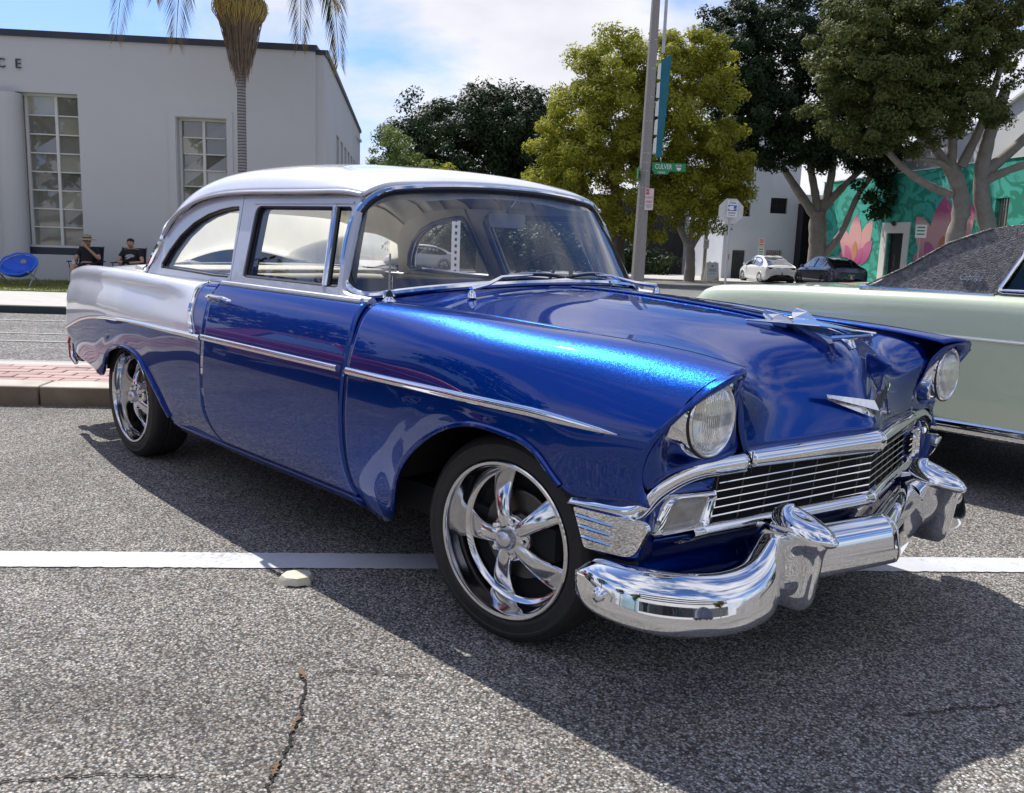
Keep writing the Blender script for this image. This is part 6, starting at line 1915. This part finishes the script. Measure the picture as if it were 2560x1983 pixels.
# ================================================================== other cars
vin = mat('black_vinyl_roof', (.045, .042, .042), .42, spec=.6)
tc = nd(vin, 'ShaderNodeTexCoord').outputs['Object']
vn = nd(vin, 'ShaderNodeTexVoronoi'); vn.inputs['Scale'].default_value = 130; ln(vin, tc, vn.inputs['Vector'])
ln(vin, ramp(vin, noise(vin, 45, 4, .7, tc), [(.40, (.055, .052, .052)), (.62, (.16, .155, .15))]), bsdf(vin).inputs['Base Color'])
bump(vin, vn.outputs['Distance'], .5, .004)
M['vinyl'] = vin
WHEEL = [o for o in CAR.children if o.name.startswith('wheel') and o.location.x < -2 and o.location.y < 0][0]
def put_wheel(root, x, y, s, k=1.0):
    w = copy_tree(WHEEL, root)
    w.location = (x, y, .3255 * k); w.scale = (k, k, k)
    w.rotation_euler = (0, 0, 0 if s < 0 else math.pi)
    return w
def coupe(name, label, loc, rz, paint, roof_mt, glass_mt, emblem=None):
    e = tag(empty(name, loc, rz), label, 'car', 'classic cars in the row')
    X = [-1.12, -1.04, -.85, -.45, 0, .5, 1.1, 1.9, 2.7, 3.4, 3.9, 4.1]
    TOP = [.90, .955, .990, 1.010, 1.022, 1.032, 1.036, 1.03, 1.01, .985, .95, .90]
    LO = [.48, .42, .40, .64, .68, .36, .33, .33, .34, .66, .42, .48]
    rows = []
    for x, t, lo in zip(X, TOP, LO):
        w = float(np.interp(x, [-1.12, -.9, 0, 2, 3.4, 4.1], [.93, .965, 1.0, 1.0, .98, .92]))
        rows.append([(x, -(w - .16), t - .012), (x, -(w - .09), t), (x, -(w - .035), t - .022), (x, -(w - .008), t - .085), (x, -w, .82), (x, -(w - .004), .70), (x, -(w - .02), max(lo + .12, .52)), (x, -(w - .05), lo)])
    S_ = Surf(rows); Q = S_.grid(60, 30)
    for s in (1, -1):
        QQ = Q if s == 1 else mirror(Q)
        sheet('body_side', QQ, paint, e, .012, centre=(1.2, 0, .6))
    # decks
    rows = [[(x, y * (w_ - .155), z - .012 + c * (1 - y * y)) for y in (-1, -.5, 0, .5, 1)] for x, w_, z, c in ((-1.10, .94, .905, .01), (-1.0, .955, .955, .012), (-.6, .98, 1.0, .02), (.15, 1.0, 1.025, .022))]
    sheet('boot_lid', Surf(rows).grid(16, 16), paint, e, .01, centre=(0, 0, .5))
    rows = [[(x, y * (w_ - .155), z - .012 + c * (1 - y * y)) for y in (-1, -.5, 0, .5, 1)] for x, w_, z, c in ((2.25, 1.0, 1.027, .03), (3.0, .99, 1.0, .03), (3.8, .97, .96, .02), (4.1, .92, .90, .01))]
    sheet('bonnet', Surf(rows).grid(16, 16), paint, e, .01, centre=(2, 0, .5))
    # roof: side plates with the window opening, and the top
    def side(s):
        return lambda x, z, d: (x, s * (.925 - .30 * (z - 1.03) - d), z)
    outl = [(.03, 1.020), (2.42, 1.020), (1.90, 1.33), (1.72, 1.385), (1.2, 1.400), (.85, 1.390), (.62, 1.362), (.42, 1.283), (.22, 1.145)]
    hole = rounded([(.715, 1.052), (2.22, 1.055), (1.80, 1.325), (.835, 1.336)], .02, 3)
    for s in (-1, 1):
        plate('roof_side', outl, [hole], side(s), roof_mt, e, .06)
        f = side(s)
        v_, f_ = holed(hole, [])
        obj('side_window', [f(a, b_, .02) for a, b_ in v_], [tuple(q) for q in f_], glass_mt, e, False)
        MB().tube([f(a, b_, -.003) for a, b_ in hole], .013, 8, True, flat=(1, .7)).build('window_trim', M['chrome'], e, True)
        MB().tube([f(a, 1.028, -.006) for a in np.linspace(.0, .70, 6)], .012, 8, flat=(1, .8)).build('roof_base_trim', M['chrome'], e, True)
        MB().tube([f(.01, 1.03, -.004), f(.22, 1.145, -.004), f(.42, 1.283, -.004), f(.62, 1.362, -.004)], .006, 6).build('sail_edge', roof_mt, e, True)
        MB().tube([(x, s * -(float(np.interp(x, [-1.1, -.9, 0, 2, 3.4, 4.1], [.93, .965, 1.0, 1.0, .98, .92])) + .002) * -1, .812) for x in np.linspace(-1.05, 4.0, 30)], .009, 6).build('side_moulding', M['bright_strip'], e, True)
        MB().tube([(x, s * .965, .345) for x in (.42, 1.2, 2.6)], .035, 8, flat=(1, .45)).build('sill_moulding', M['chrome'], e, True)
        # door shut line
        P = [(.925, s * -(yy) * -1, zz) for yy, zz in ((.925, 1.028), (.968, 1.005), (.994, .94), (1.001, .82), (.998, .70), (.982, .52), (.955, .37))]
        MB().tube(P, .004, 6).build('door_gap', M['black'], e)
    rows = []
    for x, hw, z, c in ((.03, .925, 1.025, .0), (.22, .891, 1.143, .012), (.42, .849, 1.283, .022), (.62, .825, 1.362, .030), (.85, .816, 1.392, .036), (1.2, .812, 1.402, .040), (1.72, .818, 1.387, .035), (1.90, .832, 1.335, .02), (2.15, .875, 1.18, .015), (2.42, .925, 1.025, .0)):
        rows.append([(x, y * hw, z + c * (1 - y * y)) for y in (-1, -.7, -.35, 0, .35, .7, 1)])
    S2 = Surf(rows)
    sheet('roof_top', S2.grid(40, 24, 2, 7), roof_mt, e, .01, centre=(1.2, 0, .9))
    sheet('rear_window', S2.grid(12, 16, 0, 2), glass_mt, e, 0, centre=(1.2, 0, .9))
    sheet('windscreen', S2.grid(12, 16, 7, 9), glass_mt, e, 0, centre=(1.2, 0, .9))
    MB().box((1.2, 0, .42), (4.6, 1.88, .12)).box((-.9, 0, .62), (.25, 1.7, .4)).build('underbody', M['matte_black'], e)
    MB().box((1.3, 0, .78), (2.0, 1.6, .05)).build('cabin_floor', M['seat_teal'], e)
    for x in (.65, 1.45):
        MB().box((x, 0, .95), (.22, 1.5, .42)).build('seat_back', M['seat_teal'], e)
    for s in (-1, 1):
        put_wheel(e, 0.0, s * .90, s, 1.03); put_wheel(e, 3.05, s * .90, s, 1.03)
    # ends: grille and bumpers
    mb = MB(); mb.box((-1.16, 0, .50), (.10, 1.86, .16)); mb.box((4.16, 0, .50), (.10, 1.86, .16))
    bevel(mb.build('bumper', M['chrome'], e), .03, 3)
    MB().box((-1.09, 0, .72), (.06, 1.80, .34)).build('tail_panel', paint, e)
    MB().box((4.06, 0, .72), (.06, 1.76, .32)).build('grille', M['black'], e)
    for s in (-1, 1):
        v, f = lathe([(.10, .03), (.09, .05), (0, .06)], 20, 'x')
        obj('headlamp', [(x + 4.08, y + s * .68, z + .74) for x, y, z in v], f, M['lens'], e)
        MB().box((-1.125, s * .72, .74), (.02, .30, .12)).build('tail_lamp', M['red_paint'], e)
    if emblem:
        f = side(-1)
        o = np.array(f(.575, 1.112, -.006))
        ax = np.array((1, 0, 0)); up = np.array((0, .287, .958)); nr = np.cross(ax, up)
        Mx = frame(o, ax, up, nr)
        Mx = Mx @ Matrix(((1, .30, 0, 0), (0, 1, 0, 0), (0, 0, 1, 0), (0, 0, 0, 1)))
        text_obj('script_emblem', emblem, .050, M['dull_metal'], e, Mx, .002, xs=.72)
    return e
M['bright_strip'] = mat('pale_side_strip', (.78, .80, .75), .25, .3)
M['seat_teal'] = varied('teal_upholstery', (.03, .15, .17), (.05, .20, .21), 6, .7)
GREEN = coupe('green_coupe', 'pale green classic coupe with black vinyl roof parked beyond the blue sedan', (-.43, 3.18, 0), 0, M['green_paint'], M['vinyl'], M['green_glass'], 'Caprice')
RED = coupe('red_coupe', 'red classic coupe parked alongside, seen only mirrored in the blue door', (-6.05, -3.95, 0), 0, M['red_paint'], M['red_paint'], M['tint_glass'])

coupe('black_coupe', 'black classic coupe two places down the row, only mirrored in the paint', (-8.5, -7.1, 0), 0, M['grey_paint'], M['grey_paint'], M['tint_glass'])
def hatch(name, label, s, t, paint, rz_off=0.0, plate_=False):
    x, y, _ = SW(s, t)
    e = tag(empty(name, (x, y, gz(t)), ANG + math.pi / 2 + rz_off), label, 'car', 'parked hatchbacks')
    ST = [(-2.395, .05, .60, .70, .72, .03), (-2.37, .66, .50, .80, .84, .60), (-2.30, .84, .36, .90, .95, .72), (-2.10, .92, .28, 1.02, 1.10, .70), (-1.75, .955, .24, 1.05, 1.25, .64), (-1.30, .96, .22, 1.04, 1.43, .60), (-.70, .96, .22, 1.02, 1.57, .58), (-.05, .96, .22, 1.0, 1.615, .58), (.50, .96, .22, .98, 1.56, .60),
          (1.0, .955, .22, .96, 1.37, .64), (1.45, .95, .24, .93, 1.10, .74), (1.85, .93, .26, .86, .95, .74), (2.2, .86, .30, .72, .80, .66), (2.37, .68, .42, .60, .64, .5), (2.39, .05, .50, .55, .57, .03)]
    def half(x):
        return [float(np.interp(x, [q[0] for q in ST], [q[i] for q in ST])) for i in range(1, 6)]
    rows = []
    for x_, w, zb_, zl, zr, wr in ST:
        h = [(w * .90, zb_), (w * .985, zb_ + .10), (w, .60 if zl > .7 else zl - .1), (w * .975, zl - .04), (w * .935, zl + .01), ((w * .93 + wr) / 2 + .03, (zl + zr) / 2), (wr + .06, zr - .07), (wr * .6, zr - .012), (0, zr)]
        rows.append([(x_, -a, b_) for a, b_ in h] + [(x_, a, b_) for a, b_ in h[-2::-1]])
    Sf = Surf(rows); Q = Sf.grid(70, 60)
    sheet('body', Q, paint, e, 0, centre=(0, 0, .7))
    MB().box((0, 0, .28), (4.3, 1.6, .12)).build('underbody', M['matte_black'], e)
    # glass pieces stand 4 mm proud of the body, following it
    def surf_y(x_, z):
        row = cubic(Sf.ku, Q[:, :], [0])if False else None
        i = np.argmin(np.abs(Q[:, 30, 0] - x_))
        c = Q[i]; c = c[: len(c) // 2 + 1]
        o_ = np.argsort(c[:, 2]); return -float(np.interp(z, c[o_, 2], c[o_, 1]))
    side_ = [(-1.62, 1.085), (-.4, 1.06), (.7, 1.03), (1.18, 1.01), (.80, 1.30), (.45, 1.48), (-.1, 1.53), (-.75, 1.48), (-1.25, 1.33)]
    L_ = curve(side_, 40, True)
    for s in (-1, 1):
        v_, f_ = holed([tuple(p) for p in L_], [])
        vv = [(a, s * (surf_y(a, b_) + .012), b_) for a, b_ in v_]
        ctr = (np.mean([p[0] for p in vv]), 0, .9)
        obj('side_window', vv, orient(np.array(vv), [tuple(q) for q in f_], ctr), M['tint_glass'] if False else M['car_glass'], e, False)
        MB().tube([(-.12, s * (surf_y(-.12, 1.06) + .016), 1.06), (-.16, s * (surf_y(-.16, 1.50) + .016), 1.50)], .02, 6).build('door_pillar', M['black'], e)
        # mirror, handle line, lamps, wheels
        MB().tube([(.95, s * .93, 1.02), (.97, s * 1.02, 1.07), (.93, s * 1.10, 1.08)], [.03, .075, .06], 10).build('door_mirror', paint, e, True)
        for xw in (-1.44, 1.45):
            v, f = lathe([(.20, -.12), (.33, -.11), (.352, -.08), (.352, .07), (.335, .10), (.26, .11), (.25, .09)], 36, 'y', sign=s)
            w_ = obj('wheel', [(a, b_, c) for a, b_, c in v], f[::-1], M['rubber'], e, True, 35)
            w_.location = (xw, s * .86, .352)
            mb = MB()
            for k in range(5):
                q = 2 * math.pi * k / 5
                mb.tube([(.05 * math.cos(q), s * .085, .05 * math.sin(q)), (.24 * math.cos(q + .1), s * .10, .24 * math.sin(q + .1))], [.03, .022], 6)
            v, f = lathe([(0, .095), (.06, .09), (.07, .06)], 16, 'y', sign=s); mb.add(v, f[::-1])
            mb.build('wheel_spokes', M['dull_metal'] if 'white' in name or paint is M['white_paint'] else M['black'], w_, True)
            v, f = lathe([(0, .02), (.25, .02)], 24, 'y', sign=s)
            obj('wheel_back', v, f[::-1], M['matte_black'], w_, False)
            # dark wheel opening
            P = [(xw + .40 * math.cos(q), s * (half(xw)[0] + .004), .352 + .40 * math.sin(q)) for q in np.linspace(-.35, math.pi + .35, 24)]
            MB().tube(P, .022, 6).build('arch_trim', M['black'] if paint is not M['white_paint'] else paint, e, True)
        mb = MB()
        vv = []
        for a, b_ in rounded([(-2.30, .84), (-1.88, .93), (-1.86, .97), (-2.20, 1.0), (-2.30, .96)], .01, 2):
            vv.append((a - .012, s * (surf_y(a, b_) + .014), b_))
        obj('tail_lamp', vv, orient(np.array(vv), [tuple(range(len(vv)))], (-1.8, 0, .8)), M['smoked_lamp'], e, False)
    # rear window
    i0, i1 = np.argmin(np.abs(Q[:, 30, 0] + 2.02)), np.argmin(np.abs(Q[:, 30, 0] + 1.0))
    R_ = Q[i0:i1 + 1, 19:42].copy(); R_[..., 2] += .010; R_[..., 0] -= .006
    sheet('rear_window', R_, M['car_glass'], e, 0, centre=(0, 0, .7))
    i0, i1 = np.argmin(np.abs(Q[:, 30, 0] - .62)), np.argmin(np.abs(Q[:, 30, 0] - 1.45))
    R_ = Q[i0:i1 + 1, 19:42].copy(); R_[..., 2] += .010
    sheet('windscreen', R_, M['car_glass'], e, 0, centre=(0, 0, .7))
    MB().box((-2.375, 0, .42), (.05, 1.3, .18)).build('rear_diffuser', M['black'], e)
    if plate_:
        MB().box((-2.385, .0, .70), (.02, .32, .16)).build('number_plate', M['sign_white'], e)
    return e
M['car_glass'] = mat('dark_car_glass', (.012, .014, .018), .02, spec=.9, coat=1.0, coat_rough=0.0)
M['smoked_lamp'] = mat('smoked_tail_lamp', (.05, .008, .010), .08, coat=1.0)
hatch('parked_hatchback', 'white electric hatchback parked by the grey wall beyond the green coupe', 18.05, 48.5, M['white_paint'])
hatch('parked_hatchback', 'dark grey electric hatchback parked right behind the white one', 18.75, 41.6, M['grey_paint'], .03, True)

# ================================================================== people, camp chairs
M['skin'] = varied('skin', (.42, .24, .16), (.48, .28, .19), 12, .5)
M['black_cloth'] = varied('black_cotton', (.012, .012, .014), (.022, .022, .025), 20, .9)
M['navy_cloth'] = varied('dark_navy_cloth', (.015, .018, .04), (.025, .03, .06), 20, .9)
M['hair'] = mat('black_hair', (.010, .008, .007), .6)
M['khaki'] = varied('khaki_straw', (.40, .31, .19), (.30, .23, .14), 20, .8)
M['chair_frame'] = mat('chair_tube', (.05, .05, .055), .4, .5)
M['chair_cloth'] = varied('dark_chair_cloth', (.012, .014, .03), (.02, .022, .04), 15, .85)
M['blue_cloth'] = varied('royal_blue_nylon', (.015, .10, .62), (.03, .16, .72), 3, .5, .5, 9)
def skin(name, verts, edges, mt, parent, root=0, sub=2):
    """one continuous surface grown on a skeleton of (x, y, z, radius[, radius2])"""
    me = bpy.data.meshes.new(name)
    me.from_pydata([v[:3] for v in verts], edges, [])
    o = link(bpy.data.objects.new(name, me), parent)
    me.materials.append(mt)
    sk = o.modifiers.new('skin', 'SKIN'); sk.use_smooth_shade = True
    for i, v in enumerate(verts):
        d = me.skin_vertices[0].data[i]
        d.radius = (v[3], v[4] if len(v) > 4 else v[3]); d.use_root = (i == root)
    sb = o.modifiers.new('smooth', 'SUBSURF'); sb.levels = sub; sb.render_levels = sub
    return o
def chain(V, E, start, pts):
    k = start
    for p in pts:
        V.append(p); E.append((k, len(V) - 1)); k = len(V) - 1
    return k
def hand(V, E, wrist, at, d, up, sgn, curl=.5):
    """palm and five bent fingers from the wrist vertex; d: direction, up: back of the hand"""
    d = np.array(d) / np.linalg.norm(d); up = np.array(up, float); up -= d * up.dot(d); up /= np.linalg.norm(up)
    sd = np.cross(d, up) * sgn
    at = np.array(at)
    pm = at + d * .045
    k = chain(V, E, wrist, [tuple(pm) + (.030, .016)])
    for j, L in enumerate((.062, .072, .068, .052)):
        b_ = at + d * .085 + sd * (.030 - .020 * j)
        m_ = b_ + d * L * .55 - up * L * curl * .5; e_ = m_ + d * L * .15 - up * L * .55
        chain(V, E, k, [tuple(b_) + (.0095,), tuple(m_) + (.0088,), tuple(e_) + (.0075,)])
    b_ = at + d * .030 + sd * .038; e_ = b_ + d * .035 + sd * .018 - up * .018
    chain(V, E, k, [tuple(b_) + (.011,), tuple(e_) + (.009,)])
def seated(label, s, t, pose, shirt, shorts, look):
    x, y, _ = SW(s, t)
    z0 = gz(t) + .135
    e = tag(empty('person', (x, y, z0), ANG - math.pi), label, 'person', 'seated men on the lawn')
    # skeleton; x to the person's right, y forwards
    V = [(0, 0, .36, .13, .11), (0, -.07, .50, .125, .10), (0, -.12, .66, .145, .105), (0, -.14, .76, .13, .09), (0, -.125, .835, .050, .05)]
    E = [(0, 1), (1, 2), (2, 3), (3, 4)]
    hx, hy, hz = look
    k = chain(V, E, 4, [(hx * .3, -.115 + hy * .3, .885, .052, .052), (hx, -.085 + hy, .925 + hz, .072, .082), (hx, -.095 + hy, .985 + hz, .078, .088), (hx, -.105 + hy, 1.035 + hz, .060, .066)])
    for sx in (-1, 1):
        kk = chain(V, E, 0, [(sx * .10, .10, .37, .085, .085), (sx * .17, .40, .42, .062, .062), (sx * .17, .46, .24, .052, .052), (sx * .17, .44, .07, .036, .036), (sx * .18, .56, .035, .032, .026)])
    arms = {}
    for sx in (-1, 1):
        sh, el, wr = pose[sx]
        kk = chain(V, E, 3, [(sx * .165, -.13, .765, .060, .058), tuple(el) + (.045, .045), tuple(wr) + (.030, .026)])
        dv = np.array(wr) - np.array(el)
        hand(V, E, kk, wr, dv + np.array((0, 0, .0)), (0, .3, 1) if wr[2] < .7 else (0, 1, .2), -sx, .6)
        arms[sx] = (el, wr)
    skin('body', V, E, M['skin'], e)
    # head details
    hc = np.array((hx, -.09 + hy, .975 + hz))
    def ball(name, c, r, mt, sc=(1, 1, 1), par=None):
        v, f = lathe([(r * math.sin(q), -r * math.cos(q)) for q in np.linspace(0.05, math.pi - .05, 9)], 12, 'z')
        return obj(name, [(a * sc[0] + c[0], b_ * sc[1] + c[1], d_ * sc[2] + c[2]) for a, b_, d_ in v], [q[::-1] for q in f], mt, par or e)
    ball('nose', hc + np.array((0, .092, -.012)), .014, M['skin'], (.8, 1, 1.2))
    for sx in (-1, 1):
        ball('ear', hc + np.array((sx * .078, -.005, -.005)), .020, M['skin'], (.5, 1, 1.3))
        ball('eye', hc + np.array((sx * .030, .078, .016)), .010, M['hair'], (1.2, .6, .7))
    ball('mouth', hc + np.array((0, .080, -.052)), .012, mat('lip', (.25, .10, .08), .5), (1.8, .5, .5))
    # shirt over the trunk and upper arms
    V2 = [(0, -.01, .36, .165, .13), (0, -.07, .50, .165, .125), (0, -.12, .66, .175, .128), (0, -.14, .775, .145, .095), (0, -.13, .825, .070, .065)]
    E2 = [(0, 1), (1, 2), (2, 3), (3, 4)]
    for sx in (-1, 1):
        el = np.array(arms[sx][0]); sh = np.array((sx * .17, -.13, .762))
        chain(V2, E2, 3, [tuple(sh) + (.078, .072), tuple(sh * .38 + el * .62) + (.066, .064)])
    skin('shirt', V2, E2, shirt, e)
    V3 = [(0, 0, .355, .155, .12)]; E3 = []
    for sx in (-1, 1):
        chain(V3, E3, 0, [(sx * .105, .11, .375, .102, .098), (sx * .16, .34, .412, .080, .078)])
    skin('shorts', V3, E3, shorts, e)
    for sx in (-1, 1):
        bx = MB().box((sx * .18, .53, .03), (.09, .26, .06)).build('shoe', M['black'], e); bevel(bx, .02, 2)
    return e, hc
def camp_chair(label, s, t):
    x, y, _ = SW(s, t)
    e = tag(empty('camp_chair', (x, y, gz(t) + .135), ANG - math.pi), label, 'folding chair', 'folding chairs on the lawn')
    for sx in (-1, 1):
        MB().tube([(sx * .28, .24, 0), (sx * .27, -.24, .60), (sx * .27, -.34, .86)], .011, 6).build('side_tube', M['chair_frame'], e, True)
        MB().tube([(sx * .28, -.26, 0), (sx * .29, .22, .30), (sx * .30, .26, .50)], .011, 6).build('side_tube', M['chair_frame'], e, True)
        a = MB().box((sx * .31, .04, .515), (.075, .48, .022)).build('arm_rest', M['chair_cloth'], e); bevel(a, .008, 2)
        MB().tube([(sx * .28, .24, .02), (-sx * .28, .24, .30)], .009, 6).build('cross_tube', M['chair_frame'], e, True)
    rows = [[(x_, .24, .31 - .03 * (1 - (x_ / .27) ** 2)), (x_, .0, .27 - .04 * (1 - (x_ / .27) ** 2)), (x_, -.17, .30 - .02 * (1 - (x_ / .27) ** 2)), (x_, -.26, .50), (x_, -.30, .66), (x_, -.34, .84)] for x_ in (-.27, -.13, 0, .13, .27)]
    sheet('sling', Surf(rows).grid(12, 20), M['chair_cloth'], e, .006, centre=(0, -2, 2))
    return e
PT_ = 18.3
P1S, P2S = -8.80, -7.85
camp_chair('dark folding camp chair under the man in the straw hat', P1S, PT_)
camp_chair('dark folding camp chair under the bareheaded man', P2S, PT_)
p1, hc = seated('seated man in a wide straw hat and black shirt, hand raised to his face', P1S, PT_,
                {-1: (None, (-.29, .02, .56), (-.05, .13, .84)), 1: (None, (.27, -.02, .54), (.20, .22, .50))}, M['black_cloth'], M['navy_cloth'], (0, .02, .0))
v, f = lathe([(.0, .13), (.05, .128), (.082, .11), (.092, .05), (.096, .035), (.15, .025), (.19, .004), (.192, -.002), (.15, .016), (.09, .026)], 28, 'z')
hat = obj('straw_hat', [(a + hc[0], b_ + hc[1], c + hc[2] + .018) for a, b_, c in v], [q[::-1] for q in f], M['khaki'], p1, True, 40)
v, f = lathe([(.094, .034), (.0945, .062), (.090, .064)], 28, 'z')
obj('hat_band', [(a + hc[0], b_ + hc[1], c + hc[2] + .018) for a, b_, c in v], [q[::-1] for q in f], M['hair'], hat)
obj('sunglasses', *MB().box((hc[0], hc[1] + .088, hc[2] + .014), (.13, .02, .03)).__dict__.values(), M['black'], p1, False)
cup = tag(obj('paper_cup', *lathe([(0, 0), (.030, 0), (.040, .11), (.042, .112), (.0, .112)], 16, 'z'), M['sign_white'], None, True, 40), 'white paper cup held by the man in the straw hat', 'cup')
cm = Matrix.Translation(p1.location) @ Matrix.Rotation(ANG - math.pi, 4, 'Z')
cup.location = cm @ Vector((.175, .315, .455))
p2, hc = seated('seated man with short black hair and a printed black T-shirt looking down', P2S, PT_,
                {-1: (None, (-.28, .0, .53), (-.07, .20, .52)), 1: (None, (.28, .0, .53), (.07, .20, .52))}, M['black_cloth'], M['navy_cloth'], (0, .035, -.012))
v, f = lathe([(.0, .078), (.05, .066), (.076, .036), (.083, .012), (.078, -.004)], 20, 'z')
obj('hair', [(a + hc[0], b_ * 1.05 + hc[1] - .024, c + hc[2] + .026) for a, b_, c in v], [q[::-1] for q in f], M['hair'], p2)
# printed emblem on the shirt
pr = [(-.11, .68), (-.03, .715), (.06, .70), (.11, .655), (.05, .64), (.10, .60), (.02, .60), (-.04, .64), (-.09, .645)]
obj('shirt_print', [(a, .013 + (.70 - b_) * .45 - a * a * .6, b_) for a, b_ in pr], [tuple(range(len(pr)))], M['grey_print'], p2, False)
ph_ = tag(MB().box((0, 0, 0), (.15, .012, .075)).build('phone', M['black']), 'black phone held by the bareheaded seated man', 'phone')
cm = Matrix.Translation(p2.location) @ Matrix.Rotation(ANG - math.pi, 4, 'Z')
ph_.location = cm @ Vector((0, .30, .52)); ph_.rotation_euler = (-.6, 0, ANG - math.pi)
# round blue saucer chair
x, y, _ = SW(-9.68, 16.9)
sc_ = tag(empty('saucer_chair', (x, y, gz(16.9) + .135), ANG - math.pi), 'royal blue padded saucer chair standing empty on the grass', 'chair')
T_ = Matrix.Translation((0, 0, .42)) @ Matrix.Rotation(R(-38), 4, 'X')
rows = []
for r, h in ((.01, -.20), (.12, -.19), (.24, -.13), (.33, -.04), (.375, .015), (.385, .03), (.375, .045), (.35, .03)):
    rows.append([tuple(T_ @ Vector((r * math.cos(q), r * math.sin(q) * .92, h + .010 * math.sin(q * 9) * (r > .3)))) for q in np.linspace(0, 2 * math.pi, 41)])
Q = np.array(rows)
sheet('bowl', Q, M['blue_cloth'], sc_, .015, centre=tuple(T_ @ Vector((0, 0, .9))), flip=True)
MB().tube([T_ @ Vector((.36 * math.cos(q), .34 * math.sin(q), .012)) for q in np.linspace(0, 6.283, 30, endpoint=False)], .016, 6, True).build('hoop', M['galv'], sc_, True)
for a, b_ in (((-.30, .28, .30), (-.36, -.34, 0)), ((.30, .28, .30), (.36, -.34, 0)), ((-.30, -.22, .40), (-.34, .34, 0)), ((.30, -.22, .40), (.34, .34, 0))):
    MB().tube([a, b_], .013, 6).build('leg', M['galv'], sc_, True)
pq = [T_ @ Vector(p) for p in ((-.06, -.20, -.118), (.06, -.20, -.118), (.055, -.29, -.065), (-.055, -.29, -.065))]
obj('pocket_tag', pq, [(0, 1, 2, 3)], M['grey_print'], sc_, False)

# ================================================================== across the street behind the photographer (mirrored in the chrome)
BK = tag(empty('banded_building', SW(6, -34, 0)), 'long white building with dark window bands across the street, mirrored in the bumper', 'building')
offb = Vector(BK.location)
def bk(o): o.data.transform(Matrix.Translation(-offb)); return o
bk(sbox(MB(), -16, 40, -46, -34, 0, 12.0).build('wall', M['stucco'], BK))
for k in range(4):
    bk(sbox(MB(), -15.5, 39.5, -34.02, -33.9, 1.2 + k * 2.8, 2.6 + k * 2.8).build('window_band', M['car_glass'], BK))
for i, (s, t, h, m_) in enumerate(((-14, -26, 7, 'leaf_mid'), (-24, -24, 8, 'leaf_dark'), (24, -26, 7, 'leaf_mid'), (-25, 10, 8.5, 'leaf_dark'), (-24, 1, 9, 'leaf_dark'), (-20, -8, 8, 'leaf_mid'))):  # last three, at the left, are added unseen to darken the paint's reflections
    tree('street_tree', ['green street tree across the street left of the banded building, only mirrored', 'dark street tree across the street at the far left, only mirrored', 'green street tree across the street right of the banded building, only mirrored', 'unseen dark street tree added left of the white building to darken the mirrored paint', 'unseen tall dark tree added down the street at left to darken the mirrored paint', 'unseen green tree added far left across the road to darken the mirrored paint'][i], (s, t), [([(s, t, 0), (s, t, h * .5)], .25, .15)],
         [(s, t, h * .62, h * .35, h * .35, h * .3), (s + 1, t, h * .8, h * .25, h * .25, h * .2)], (120, 5000), M[m_], M['bark'], 70 + i, .22, group='trees across the street')
hatch('street_car', 'silver hatchback on the far side road, glimpsed through the blue sedan rear window', -2.0, 56, M['silver'], math.pi / 2)
hatch('street_car', 'dark hatchback parked across the street behind the photographer', 9.0, -16.5, M['grey_paint'], math.pi / 2)
